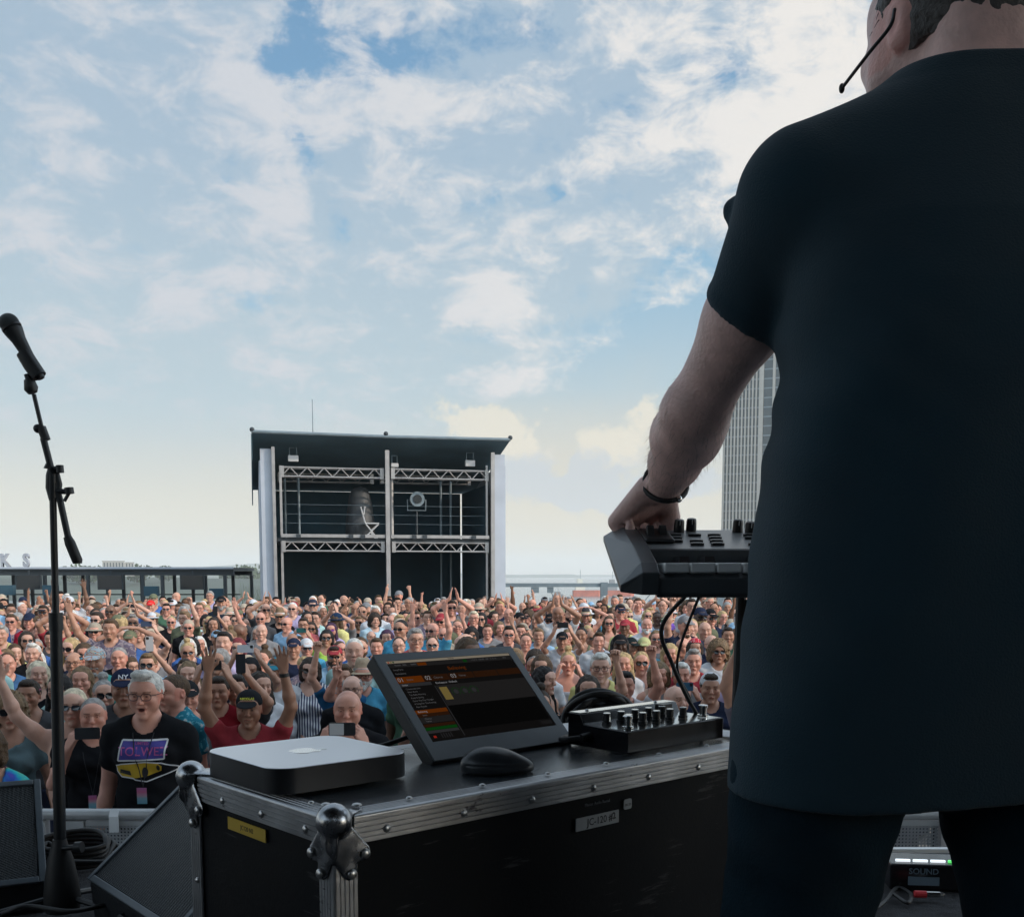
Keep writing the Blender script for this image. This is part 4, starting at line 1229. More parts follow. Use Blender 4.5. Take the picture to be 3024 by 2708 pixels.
m = MB(); m.add([(.003, .003, hf + .0006), (PWx - .003, .003, hf + .0006), (PWx - .003, PD - .039, hf + .0022), (.003, PD - .039, hf + .0022)], [(0, 1, 2, 3)]); m.build('top_plate', 'pedal_top', pd)
m = MB(); m.box((.002, PD - .026, hb + .0004), (PWx - .002, PD - .002, hb + .0012)); m.build('rear_flange', 'metal_shiny', pd)
for k in range(10):
    row = k % 2
    x = .03 + (k // 2) * (PWx - .085) / 4.6 + row * .014
    y = PD - .058 - row * .034
    z = hf + .0018
    m = MB(); m.lathe([(.0078, 0), (.0078, .004), (.0062, .0045), (.0058, .0165)], 14, Matrix.Translation((x, y, z))); kn = m.build('knob', 'black_plastic', pd, smooth=40)
    m = MB(); m.lathe([(.0062, .0166), (.0062, .0178), (.005, .0183)], 14, Matrix.Translation((x, y, z))); m.box((x - .0005, y - .0066, z + .005), (x + .0005, y - .0058, z + .0164)); m.build('knob_cap', 'metal_shiny', kn)
for x, y in ((.022, .020), (PWx - .022, .026)):
    m = MB(); m.lathe([(.0095, 0), (.0095, .003), (.0062, .0035), (.0062, .014), (.0078, .0145), (.0078, .0185), (.006, .0198)], 16, Matrix.Translation((x, y, hf + .002))); m.build('foot_switch', 'metal_shiny', pd, smooth=40)
m = MB(); m.box((PWx - .075, PD - .06, hf + .003), (PWx - .05, PD - .042, hf + .022)); m.build('switch_block', 'black_plastic', pd, bevel=.001)
for x, z in ((.03, hb + .0013), (PWx - .04, hb + .0013)):
    riv((x, PD - .014, z), (0, 0, 1), .0035, pd, 'screw')
m = MB(); m.cyl((-.022, PD - .05, .018), (-.0005, PD - .05, .018), .0062, .0075, n=12); m.build('jack', 'rubber', pd, smooth=40)

# cable coil standing behind the pedal, loose cables and papers on the case
def cable(name, label, pts, r, m_='rubber', cat_='cable', n=8, group=None):
    P_ = cat(*pts, n=n)
    o0 = Vector(P_[0])
    m = MB(); m.tube([p - o0 for p in P_], r, 8)
    o = m.build(name, m_, smooth=60); o.location = o0
    return tag(o, label, cat_, group)
cc = cl(1790, 2120)
cw = CM @ Vector((cc.x + .035, CD + .03, 0))
pts = []
r_ = random.Random(4)
for k in range(7 * 14):
    a = 2 * math.pi * k / 14
    tr = .076 + .004 * math.sin(k * .37) - .012 * ((k // 14) % 3)
    pts.append((cw.x + math.cos(a) * tr * .98, cw.y + .02 * math.sin(a * .5 + k) + .004 * (k // 14), zc - .030 + math.sin(a) * tr * .92))
cable('cable_coil', 'large black cable coil standing upright behind the effects pedal', pts, .0062, n=3, cat_='cable')
a0 = CM @ Vector((pn.x - .022, pn.y + PD - .05, .019)); 
b0 = onz(1600, 2145, zc + .004)
cable('pedal_cable', 'black cable running from the left of the effects pedal behind the touch screen', [a0, a0 + Vector((-.03, .01, -.004)), onz(1655, 2165, zc + .006), CM @ Vector((pn.x - .12, CD - .02, .006)), CM @ Vector((pn.x - .13, CD + .03, -.05)), CM @ Vector((pn.x - .10, CD + .05, -.35))], .0042)
a1 = CM @ Vector((q0.x + .16, q0.y + .2, .012))
cable('monitor_cable', 'black cable between the mini computer and the touch screen', [a1, a1 + Vector((.01, .035, -.006)), CM @ Vector((q0.x + .24, CD - .03, .006)), CM @ Vector((q0.x + .30, CD - .035, .008)), BLp + ev * .10 + n_back * .13 + Vector((0, 0, .03))], .004)
def sheet(label, x, y, w, h, rz, z=.002):
    b = MB(); b.add([(-w/2, -h/2, 0), (w/2, -h/2, .0005), (w/2, h/2, .003), (-w/2, h/2, .001), (-w/2, -h/2, -.0008), (w/2, -h/2, -.0003), (w/2, h/2, .0022), (-w/2, h/2, .0002)], [(0, 1, 2, 3), (7, 6, 5, 4), (0, 4, 5, 1), (1, 5, 6, 2), (2, 6, 7, 3), (3, 7, 4, 0)])
    o = b.build('paper_sheet', 'paper'); o.location = CM @ Vector((x, y, z)); o.rotation_euler = (0, 0, CA + rz)
    return tag(o, label, 'paper')
s1 = cl(1668, 2150)
sheet('white paper sheet between the touch screen and the effects pedal', (CI @ onz(1662, 2160, zc)).x, (CI @ onz(1662, 2160, zc)).y, .085, .05, .2)
sheet('narrow white paper lying behind the mini computer', q0.x + .215, CD - .022, .10, .03, -.05, .004)
sheet('white slip of paper at the far right end of the case', min(CL - .04, pr.x + .03), pr.y + .03, .05, .10, .1)

# ---------------------------------------------------------------- keyboard on its stand
kx0 = .155
kb = thing('keyboard', 'dark synthesizer keyboard with knobs and white keys under the hand of the player', 'keyboard', (kx0, 1.50, 2.266))
KL = .98
# side profile (y, z) relative to the base point
body = [(0, .006), (.006, 0), (.29, .082), (.300, .086), (.300, .098), (.296, .108), (.125, .071), (.120, .048), (.012, .034), (0, .028)]
nb = len(body)
m = MB(); x0_, x1_ = .052, KL
m.add([(x0_, p[0], p[1]) for p in body] + [(x1_, p[0], p[1]) for p in body], [tuple(range(nb - 1, -1, -1)), tuple(range(nb, 2 * nb))] + [(i, (i + 1) % nb, nb + (i + 1) % nb, nb + i) for i in range(nb)])
bo = m.build('body', 'synth_body', kb, bevel=.002)
bm = bmesh.new(); bm.from_mesh(bo.data); bmesh.ops.recalc_face_normals(bm, faces=bm.faces); bm.to_mesh(bo.data); bm.free()
# faceted end cheek: chamfered towards the left
ce = [(-.002, .004), (.30, .086), (.306, .111), (.30, .116), (.13, .076), (.02, .044), (-.004, .034)]
inn = [(-.002, .004), (.30, .086), (.306, .108), (.30, .116), (.13, .080), (.02, .050), (-.006, .036)]
outp = [(.010, .008), (.296, .088), (.300, .096), (.298, .098), (.14, .056), (.03, .026), (.006, .018)]
n7 = 7
m = MB()
vs = [(.054, p[0], p[1]) for p in inn] + [(.030, p[0], p[1]) for p in inn] + [(0, p[0], p[1]) for p in outp]
fs = [tuple(range(n7))] + [tuple(2 * n7 + i for i in range(n7 - 1, -1, -1))]
for s_ in (0, 1):
    fs += [(s_ * n7 + i, s_ * n7 + n7 + i, s_ * n7 + n7 + (i + 1) % n7, s_ * n7 + (i + 1) % n7) for i in range(n7)]
m.add(vs, fs)
bo = m.build('end_cheek', 'synth_body', kb, bevel=.003)
bm = bmesh.new(); bm.from_mesh(bo.data); bmesh.ops.recalc_face_normals(bm, faces=bm.faces); bm.to_mesh(bo.data); bm.free()
def panel_z(y): return .071 + (y - .125) * (.108 - .071) / (.296 - .125)
sl = math.atan2(.037, .171)
m = MB(); m.add([(.045, .128, panel_z(.128) + .0008), (KL - .01, .128, panel_z(.128) + .0008), (KL - .01, .292, panel_z(.292) + .0008), (.045, .292, panel_z(.292) + .0008)], [(0, 1, 2, 3)]); m.build('panel', 'synth_panel', kb)
PMt = lambda x, y: Matrix.Translation((x, y, panel_z(y) + .0012)) @ Matrix.Rotation(sl, 4, 'X')
for x, y in ((.124, .272), (.146, .282), (.222, .272), (.238, .250), (.365, .28), (.43, .28), (.47, .28), (.51, .28)):
    m = MB(); m.lathe([(.009, 0), (.0085, .016), (.0075, .020), (.0055, .021)], 16, PMt(x, y)); kn = m.build('knob', 'black_plastic', kb, smooth=40)
    m = MB(); m.box((-.0006, -.009, .012), (.0006, -.0084, .0195), PMt(x, y)); m.build('pointer', 'key_white', kn)
for r0 in range(4):
    for c0 in range(9):
        if (r0 * 3 + c0) % 5 == 4: continue
        x = .112 + c0 * .032 + (0 if c0 < 3 else .026) - r0 * .003; y = .235 - r0 * .026
        if y < .14: continue
        m = MB(); m.prism(rrect(.021, .009, .003, 3), 0, .0035, PMt(x, y)); bt = m.build('button', 'black_plastic', kb)
        m = MB(); m.prism(rrect(.015, .0045, .0015, 3), .0036, .0042, PMt(x, y)); m.build('button_face', 'synth_panel', bt)
m = MB(); m.box((-.03, -.02, 0), (.03, .02, .0012), PMt(.315, .262)); m.build('display', 'key_white', kb)
m = MB(); m.box((-.026, -.016, .0013), (.026, .016, .0018), PMt(.315, .262)); m.build('display_glass', 'synth_panel', kb)
# wheels block at the left end
m = MB(); m.box((-.024, -.05, 0), (.024, .05, .008), PMt(.078, .215)); m.build('wheel_block', 'black_plastic', kb, bevel=.004)
for dx in (-.01, .01):
    m = MB(); m.cyl((-.005 + dx, 0, .004), (.005 + dx, 0, .004), .017, n=18, mtx=PMt(.078, .215)); m.build('wheel', 'rubber', kb, smooth=40)
kw = .0375
nk = int((KL - .12) / kw)
for k in range(nk):
    x = .062 + k * kw
    m = MB(); m.box((x, .010, .034), (x + kw - .0024, .118, .0500)); m.box((x, .002, .036), (x + kw - .0024, .0095, .0500)); m.build('white_key', 'key_white', kb, bevel=.0022)
for k in range(nk - 1):
    if k % 7 in (2, 6): continue
    x = .062 + (k + 1) * kw - .009
    m = MB(); m.add([(x, .052, .049), (x + .017, .052, .049), (x + .017, .118, .049), (x, .118, .049), (x + .002, .060, .060), (x + .015, .060, .060), (x + .015, .118, .060), (x + .002, .118, .060)], [(3, 2, 1, 0), (4, 5, 6, 7), (0, 1, 5, 4), (1, 2, 6, 5), (2, 3, 7, 6), (3, 0, 4, 7)])
    m.build('black_key', 'black_plastic', kb)
m = MB(); m.cyl((.135, .16, .018), (.135, .16, .046), .012, n=10); m.build('socket', 'rubber', kb)
# stand
ks = thing('keyboard_stand', 'black tubular stand carrying the synthesizer keyboard', 'stand', (kx0, 1.5, STZ + .004))
hz = 2.266 - STZ - .004
for x in (.225, .80):
    m = MB(); m.box((x - .014, .01, hz + .0), (x + .014, .30, hz + .020), Matrix.Translation((0, 0, -.022)) @ Matrix.Translation((x, .0, hz)) @ Matrix.Rotation(R(15.7), 4, 'X') @ Matrix.Translation((-x, 0, -hz))); m.build('support_arm', 'mic_black', ks)
m = MB(); m.cyl((.2130, .27, .02), (.2245, .24, hz + .045), .0085, n=10); m.build('post', 'mic_black', ks)
m = MB(); m.box((.30, .25, .0), (.39, .29, .02)); m.build('foot', 'rubber', ks)
m = MB(); m.cyl((.585, .24, hz + .04), (.345, .27, .02), .017, n=12); m.build('leg', 'mic_black', ks)
m = MB(); m.cyl((.60, .20, hz + .02), (.90, .27, .02), .017, n=12); m.build('leg', 'mic_black', ks)
m = MB(); m.box((.225, .235, hz - .03), (.80, .262, hz - .008)); m.build('cross_bar', 'mic_black', ks)
m = MB(); m.box((.12, .255, 0), (.30, .285, .022)); m.build('foot', 'rubber', ks)
c0 = Vector((kx0 + .135, 1.66, 2.284))
cable('keyboard_cable', 'thin black cable hanging from the underside of the keyboard to the road case', [c0, aty(1955, 1850, 1.72), aty(1985, 1960, 1.75), aty(2030, 2060, 1.78), aty(2062, 2120, 1.80), aty(2075, 2190, 1.85)], .0036)
cable('keyboard_cable', 'thin black cable hanging along the upright post of the keyboard stand', [Vector((kx0 + .16, 1.72, 2.29)), aty(2000, 1950, 1.88), aty(2040, 2070, 1.95), aty(2075, 2200, 2.0), aty(2085, 2330, 2.0)], .0026)

# ---------------------------------------------------------------- microphone stand
MY = 2.95
def mp(px, py, dy=0): return aty(px, py, MY + dy)
base = mp(186, 2700); hub = mp(186, 2640)
st = thing('mic_stand', 'black boom microphone stand with a microphone clip left of the flight case', 'microphone stand', (base.x, MY, STZ + .004))
o_ = Vector((base.x, MY, STZ + .004))
def q(px, py, dy=0): return mp(px, py, dy) - o_
ptop, pmid = q(156, 1452), q(165, 1830)
foot = Vector((0.0, 0, .20))
m = MB(); m.tube([foot, pmid], [.0165, .0165], 14); m.lathe([(.019, -.03), (.019, .02)], 14, Matrix.Translation(pmid)); m.build('lower_pole', 'mic_black', st, smooth=40)
m = MB(); m.tube([pmid, ptop], [.0095, .0095], 12); m.build('upper_pole', 'mic_black', st, smooth=40)
m = MB(); m.lathe([(.046, .03), (.052, .06), (.046, .12), (.036, .18), (.022, .225), (.019, .24)], 20); m.build('hub', 'rubber', st, smooth=40)
m = MB(); m.cyl((.0, -.01, .215), (.055, -.02, .222), .008, n=10); m.cyl((.055, -.024, .222), (.075, -.026, .224), .016, n=12); m.build('leg_knob', 'mic_black', st, smooth=40)
for a in (-2.75, -.25, 1.35):
    d = Vector((math.cos(a), math.sin(a), 0))
    m = MB(); m.tube([d * .03 + Vector((0, 0, .07)), d * .30 + Vector((0, 0, .018))], .009, 8); lg = m.build('leg', 'mic_black', st)
    m = MB(); m.tube([d * .27 + Vector((0, 0, .022)), d * .315 + Vector((0, 0, .014))], .0125, 8); m.build('rubber_tip', 'rubber', lg)
    if a < 0 and a > -1:
        m = MB(); m.tube([d * .12 + Vector((0, 0, .064)), d * .19 + Vector((0, 0, .046))], .0105, 8); m.build('tape_band', 'paper', lg)
    if a < -2:
        m = MB(); m.tube([d * .24 + Vector((0, 0, .033)), d * .265 + Vector((0, 0, .027))], .0108, 8); m.build('tape_band', 'red_band', lg)
m = MB(); m.cyl(q(157, 1470), q(156, 1400), .0135, n=12); m.build('clutch', 'mic_black', st, smooth=40)
sw = [(150, 1385), (158, 1410), (150, 1440)]
m = MB(); m.tube([q(158, 1475), q(148, 1440), q(149, 1405), q(156, 1380)], .0125, 10); m.tube([q(172, 1460), q(176, 1430), q(168, 1400), q(160, 1380)], .008, 8); m.build('swivel', 'mic_black', st, smooth=50)
m = MB(); m.cyl(q(158, 1450), q(200, 1452, -.01), .0075, n=8); m.tube([q(203, 1440, -.01), q(206, 1458, -.01)], .0125, 10); m.tube([q(206, 1452, -.01), q(190, 1480, -.01)], .005, 6); m.build('clamp_lever', 'mic_black', st, smooth=40)
m = MB(); m.tube([q(205, 1605), q(178, 1480), q(150, 1380), q(128, 1295)], .0092, 10); m.build('boom_arm', 'mic_black', st, smooth=40)
m = MB(); m.tube([q(162, 1400), q(145, 1375), q(144, 1385)], .014, 10); m.cyl(q(150, 1385), q(178, 1383, -.01), .007, n=8); m.tube([q(176, 1374, -.01), q(178, 1396, -.01)], .0105, 10); m.build('boom_knob', 'mic_black', st, smooth=40)
m = MB(); m.tube([q(136, 1300), q(122, 1262)], .0125, 10); m.ball(tuple(q(112, 1266)), .0125, 10, 8); m.build('boom_joint', 'mic_black', st, smooth=40)
m = MB(); m.tube([q(126, 1275), q(100, 1165)], .0062, 8); m.build('boom_tip', 'mic_black', st, smooth=40)
m = MB(); m.tube([q(199, 1585), q(207, 1604), q(228, 1655), q(229, 1664)], [.011, .0145, .0145, .012], 12); m.build('counterweight', 'rubber', st, smooth=40)
m = MB(); m.tube([q(97, 1160), q(92, 1148), q(86, 1122)], [.013, .019, .014], 12); m.tube([q(87, 1128), q(80, 1106)], .009, 8); m.build('clip_joint', 'mic_black', st, smooth=50)
m = MB(); m.tube([q(116, 1112), q(92, 1078), q(70, 1042)], [.0205, .0215, .0205], 14); m.build('clip', 'mic_black', st, smooth=50)
mcx = mp(27, 955)
mi = thing('microphone', 'black vocal microphone with ball grille clipped on the boom stand', 'microphone', tuple(mcx))
def qm(px, py, dy=0): return mp(px, py, dy) - mcx
dirm = (qm(118, 1112) - qm(27, 955)).normalized()
Lm = (qm(123, 1117)).length
m = MB(); m.tube([dirm * .022, dirm * .034, dirm * .05, dirm * (Lm * .5), dirm * (Lm * .97), dirm * Lm], [.0262, .0235, .0195, .0165, .0118, .0105], 18); m.build('handle', 'mic_black', mi, smooth=50)
m = MB(); m.ball((0, 0, 0), (.0265, .0265, .0265), 24, 16); m.build('grille', 'mic_grille', mi, smooth=180)
m = MB(); m.tube([dirm * .010, dirm * .016], [.0270, .0268], 24); m.build('grille_ring', 'mic_black', mi, smooth=50)
m = MB(); m.tube([dirm * (Lm * .86), dirm * (Lm * .90)], [.0137, .0135], 16); m.build('colour_band', 'red_band', mi)
s_ = dirm.cross(Vector((0, 1, 0))).normalized()
m = MB(); m.tube([dirm * (Lm * .55) - s_ * .02, dirm * (Lm * .60) - s_ * .026, dirm * (Lm * .74) - s_ * .022], .0025, 6); m.build('switch_guard', 'mic_black', mi)

# ---------------------------------------------------------------- floor wedges
def wedge(label, loc, rz, w, prof, handle=True):
    t = thing('stage_monitor', label, 'floor monitor', loc, rz, 'floor monitors at the stage edge')
    n = len(prof)
    m = MB(); m.add([(-w/2, p[0], p[1]) for p in prof] + [(w/2, p[0], p[1]) for p in prof], [tuple(range(n - 1, -1, -1)), tuple(range(n, 2 * n))] + [(i, (i + 1) % n, n + (i + 1) % n, n + i) for i in range(n)])
    bo = m.build('cabinet', 'wedge_paint', t, bevel=.008)
    bm = bmesh.new(); bm.from_mesh(bo.data); bmesh.ops.recalc_face_normals(bm, faces=bm.faces); bm.to_mesh(bo.data); bm.free()
    a, b = Vector((0, *prof[-2])), Vector((0, *prof[-1]))     # baffle runs from prof[-2] (top rear) to prof[-1] (lower front)
    d = (a - b); L_ = d.length; d.normalize(); nrm = Vector((0, -d.z, d.y))
    if nrm.z < 0: nrm = -nrm
    fr = Matrix((( 1, 0, 0, 0), (0, d.y, nrm.y, 0), (0, d.z, nrm.z, 0), (0, 0, 0, 1)))
    fr = Matrix.Translation(b) @ fr
    m = MB(); m.box((-w/2 + .022, .022, .001), (w/2 - .022, L_ - .02, .006), fr); m.build('grille', 'wedge_grille', t)
    m = MB()
    m.box((-w/2, 0, .001), (-w/2 + .02, L_, .012), fr); m.box((w/2 - .02, 0, .001), (w/2, L_, .012), fr); m.box((-w/2 + .0205, 0, .001), (w/2 - .0205, .02, .012), fr); m.box((-w/2 + .0205, L_ - .018, .001), (w/2 - .0205, L_, .012), fr)
    m.build('grille_frame', 'bezel', t, bevel=.003)
    if handle:
        m = MB(); m.prism(rrect(.14, .055, .02, 4), 0, .003, Matrix.Translation((0, prof[0][0] - .0005, prof[0][1] + .09)) @ Matrix.Rotation(R(90), 4, 'X')); hd = m.build('handle_plate', 'rubber', t)
        m = MB(); m.tube([(-.05, prof[0][0] - .004, prof[0][1] + .09), (-.04, prof[0][0] - .02, prof[0][1] + .09), (.04, prof[0][0] - .02, prof[0][1] + .09), (.05, prof[0][0] - .004, prof[0][1] + .09)], .007, 8); m.build('grip', 'rubber', hd)
    return t
p = aty(20, 2690, 3.03)
wc_ = aty(128, 2560, 3.02)
wedge('black floor monitor with pale framed grille at the far left border', (wc_.x - .34 * math.cos(.45), 3.04 - .34 * math.sin(.45), STZ + .004), .45, .68, [(0, 0), (.42, 0), (.42, .20), (.24, .350), (0.0, .085)])
w2 = aty(275, 2620, 2.62)
w2c = Vector((-.88, 2.80, STZ + .004))
wedge('black floor monitor with slanted mesh grille behind the flight case corner', tuple(w2c), R(-50), .62, [(-.16, 0), (.22, 0), (.23, .16), (.13, .375), (-.17, .125)])

# ---------------------------------------------------------------- cables at the stage edge
z0 = STZ + .012
pts = []
for k in range(5 * 12):
    a = 2 * math.pi * k / 12
    c_ = aty(235, 2520, 3.56)
    pts.append((c_.x + math.cos(a) * (.16 - .01 * (k // 12)) + .02 * math.sin(k), 3.53 + math.sin(a) * .07, z0 + .015 * (k // 12) + .02 + .018 * math.sin(a)))
cable('cable_bundle', 'bundle of black cables looped at the stage edge behind the mic stand', pts, .0085, n=3)
cable('stage_cable', 'black cable trailing along the stage edge between the two floor monitors', [aty(70, 2500, 3.62), aty(140, 2512, 3.60), aty(190, 2540, 3.45), aty(310, 2545, 3.4), aty(420, 2535, 3.45)], .009)
cable('stage_cable', 'black cable arching up beside the left floor monitor', [aty(110, 2560, 3.4), aty(135, 2490, 3.5), aty(165, 2505, 3.5), aty(200, 2535, 3.5)], .007)
for px, py, lb, rz in ((136, 2508, 'orange cable connector standing beside the left floor monitor', 1.2), (166, 2538, 'orange cable connector lying by the mic stand pole', .1)):
    p = onz(px, py, STZ + .03)
    t = thing('cable_connector', lb, 'connector', (p.x, p.y, STZ + .026), rz, 'orange cable connectors')
    m = MB(); m.tube([(-.035, 0, 0), (-.02, 0, .002), (.02, 0, .002), (.04, 0, 0)], [.013, .019, .019, .014], 12); m.build('plug', 'orange_plug', t, smooth=50)
    m = MB(); m.tube([(.041, 0, 0), (.08, .01, -.01)], [.009, .006], 8); m.build('collar', 'rubber', t, smooth=50)
cable('stage_cable', 'dark cable running across the carpet by the mic stand legs', [aty(0, 2700, 2.75), aty(80, 2675, 2.8), aty(210, 2690, 2.78), aty(330, 2670, 2.85), aty(420, 2690, 2.8)], .007)

# ---------------------------------------------------------------- pedal board seen between the legs
z1 = STZ + .004
pb = onz(2740, 2570, z1 + .06)
pt = thing('pedal_board', 'low black sound box with three white lamps and one green lamp on the carpet', 'sound box', (pb.x, pb.y, z1), R(-6))
mk('lamp_white', lin(220, 228, 235), .3, emit=1.2); mk('lamp_green', lin(90, 225, 110), .3, emit=1.1); mk('box_print', lin(96, 116, 132), .5)
m = MB(); m.box((-.12, -.02, .0), (.14, .12, .085)); m.build('housing', 'pedal_black', pt, bevel=.006)
for k in range(4):
    m = MB(); m.prism(rrect(.046, .012, .005, 4), 0, .006, Matrix.Translation((-.075 + k * .054, .012, .0855))); m.build('lamp', 'lamp_green' if k == 3 else 'lamp_white', pt)
m = MB(); m.box((-.065, -.0225, .018), (.03, -.0203, .045)); m.build('name_plate', 'box_print', pt)
text('lettering', 'SOUND', .026, 'box_print', Matrix.Translation((-.018, -.0215, .062)) @ Matrix.Rotation(R(90), 4, 'X'), pt, .0004, .0002)
t = thing('cable_connector', 'red and silver cable plug lying in front of the sound box', 'connector', tuple(onz(2745, 2640, z1 + .02)), -.1)
mk('plug_red', (.5, .02, .03), .5)
m = MB(); m.tube([(-.045, 0, 0), (-.01, 0, 0)], .011, 10); m.build('sleeve', 'plug_red', t); m = MB(); m.tube([(-.0095, 0, 0), (.03, 0, 0), (.045, 0, 0)], [.009, .009, .004], 10); m.build('tip', 'metal_shiny', t)
cable('stage_cable', 'black cable looped on the carpet in front of the sound box', [onz(2640, 2640, z1 + .012), onz(2680, 2665, z1 + .012), onz(2690, 2640, z1 + .012), onz(2650, 2620, z1 + .012), onz(2615, 2660, z1 + .012), onz(2560, 2700, z1 + .012)], .006)
cable('stage_cable', 'black cable crossing the carpet behind the sound box', [onz(2600, 2550, z1 + .01), onz(2700, 2542, z1 + .01), onz(2800, 2562, z1 + .01), onz(2900, 2600, z1 + .01), onz(3000, 2640, z1 + .01)], .008)
# ---------------------------------------------------------------- people: bodies as one smooth surface, clothing and hair as parts
mk('skin', (1, 1, 1), 0.48, noise=0.10, nscale=14, objcol=True, attr='tint', bump=0.08, bscale=120)
mk('cloth', (1, 1, 1), 0.92, spec=0.08, noise=0.16, nscale=9, objcol=True, bump=0.35, bscale=26)
mk('hair', (1, 1, 1), 0.6, spec=0.3, noise=0.35, nscale=28, objcol=True, bump=0.8, bscale=110)
mk('hat', (1, 1, 1), 0.85, spec=0.12, noise=0.12, nscale=20, objcol=True, bump=0.15, bscale=90)
mk('lens', (1, 1, 1), 0.12, objcol=True, spec=0.7)
mk('frame', (1, 1, 1), 0.4, objcol=True)
mk('phone', (1, 1, 1), 0.3, objcol=True)
HC0 = np.array([0, 0.0, 1.64])           # middle of the head for a 1.75 m person facing -Y

def V3(*a): return np.array(a, float)
def unit(v):
    v = np.array(v, float); return v / np.linalg.norm(v)
def hand_prims(W, d, nrm, mode, side, s=1.0):
    """five fingers and a palm: W wrist, d along the hand, nrm out of the palm, side = direction of the thumb"""
    W = np.array(W, float); d = unit(d); nrm = unit(np.array(nrm) - d * np.dot(nrm, d)); t = unit(np.array(side) - d * np.dot(side, d) - nrm * np.dot(side, nrm))
    P = []
    spread = {'open': .17, 'fist': .02, 'flat': .03, 'grip': .06, 'relax': .05, 'point': .03, 'vee': .04}[mode]
    lens = (.074, .082, .077, .060)
    for i in range(4):
        off = (1.5 - i) * .0195 * s
        kn = W + d * (.092 - .006 * abs(i - 1.2)) * s + t * off
        P.append(rc(W + t * off * .55 + d * .012, kn, .0165 * s, .0125 * s, .010))
        ang0 = (1.5 - i) * spread
        if mode == 'fist' or (mode == 'point' and i > 0) or (mode == 'vee' and i > 1):
            b = (1.35, 1.5, 1.2)
        elif mode == 'grip': b = (.75, .85, .5)
        elif mode == 'relax': b = (.35, .45, .3)
        elif mode in ('vee', 'point'): b = (.02, .05, .05)
        else: b = (.10, .10, .06)
        if mode == 'vee' and i < 2: ang0 = (.5 - i) * .42
        p = kn; a = 0.0
        L_ = lens[i] * s
        for j, (fr, bb) in enumerate(zip((.45, .31, .24), b)):
            a += bb
            q = p + (d * math.cos(a) * math.cos(ang0) + t * math.sin(ang0) * math.cos(a) + nrm * math.sin(a)) * L_ * fr
            P.append(rc(p, q, (.0098 - .0012 * j) * s, (.0092 - .0013 * j) * s, .004))
            p = q
    th = W + d * .030 * s + t * .022 * s
    if mode in ('fist', 'point', 'vee'):
        a1 = th + (t * .35 + d * .75 + nrm * .5) * .040 * s; a2 = a1 + (d * .35 - t * .55 + nrm * .35) * .034 * s
    elif mode == 'grip':
        a1 = th + (t * .6 + d * .55 + nrm * .6) * .040 * s; a2 = a1 + (d * .7 + nrm * .5) * .032 * s
    else:
        a1 = th + (t * .8 + d * .62) * .040 * s; a2 = a1 + (t * .35 + d * .93) * .034 * s
    P.append(rc(W + d * .012 + t * .01, th, .017 * s, .0155 * s, .012)); P.append(rc(th, a1, .0140 * s, .0115 * s, .008)); P.append(rc(a1, a2, .0110 * s, .0092 * s, .005))
    return P

def head_prims(fem=False, mouth='closed', jaw=1.0):
    j = .92 if fem else 1.0
    P = [ell((0, .014, 1.672), (.0765, .0965, .086), .02), rc((0, -.018, 1.635), (0, -.050, 1.563), .070 * j, .036 * j, .045),
         rc((-.038, -.030, 1.60), (.038, -.030, 1.60), .036 * j, .036 * j, .03),
         ell((0, -.062, 1.688), (.058, .030, .040), .03),
         rc((-.030, -.084, 1.668), (.030, -.084, 1.668), .012, .012, .016),
         rc((0, -.087, 1.655), (0, -.108, 1.617), .0085, .0135, .012), ell((-.012, -.099, 1.613), (.009, .010, .007), .006), ell((.012, -.099, 1.613), (.009, .010, .007), .006),
         ell((-.043, -.066, 1.622), (.020, .018, .018), .02), ell((.043, -.066, 1.622), (.020, .018, .018), .02),
         ell((0, -.076, 1.535), (.020, .016, .015), .02)]
    for s in (-1, 1):
        P.append(ell((s * .032, -.098, 1.650), (.0170, .012, .0105), .012, None, '-'))
        P.append(ell((s * .032, -.0815, 1.650), (.0125, .0105, .0085), .004))
        P.append(ell((s * .079, .018, 1.642), (.008, .019, .031), .007, (0, 0, s * .35)))
        P.append(ell((s * .0865, .012, 1.645), (.006, .009, .016), .005, None, '-'))
    if mouth == 'open':
        P += [rc((-.020, -.085, 1.590), (.020, -.085, 1.590), .0075, .0075, .006), rc((-.014, -.080, 1.562), (.014, -.080, 1.562), .0085, .0085, .006), ell((0, -.094, 1.576), (.017, .020, .0095), .004, None, '-')]
    elif mouth == 'smile':
        P += [rc((-.027, -.080, 1.586), (0, -.0905, 1.580), .005, .0075, .006), rc((.027, -.080, 1.586), (0, -.0905, 1.580), .005, .0075, .006), rc((-.022, -.079, 1.574), (0, -.0865, 1.566), .005, .0075, .006), rc((.022, -.079, 1.574), (0, -.0865, 1.566), .005, .0075, .006),
              ell((0, -.099, 1.5745), (.021, .012, .0042), .003, None, '-')]
    else:
        P += [rc((-.022, -.081, 1.580), (0, -.0900, 1.5825), .0045, .0070, .006), rc((.022, -.081, 1.580), (0, -.0900, 1.5825), .0045, .0070, .006), rc((-.017, -.0815, 1.571), (.017, -.0815, 1.571), .0075, .0075, .006)]
    return P

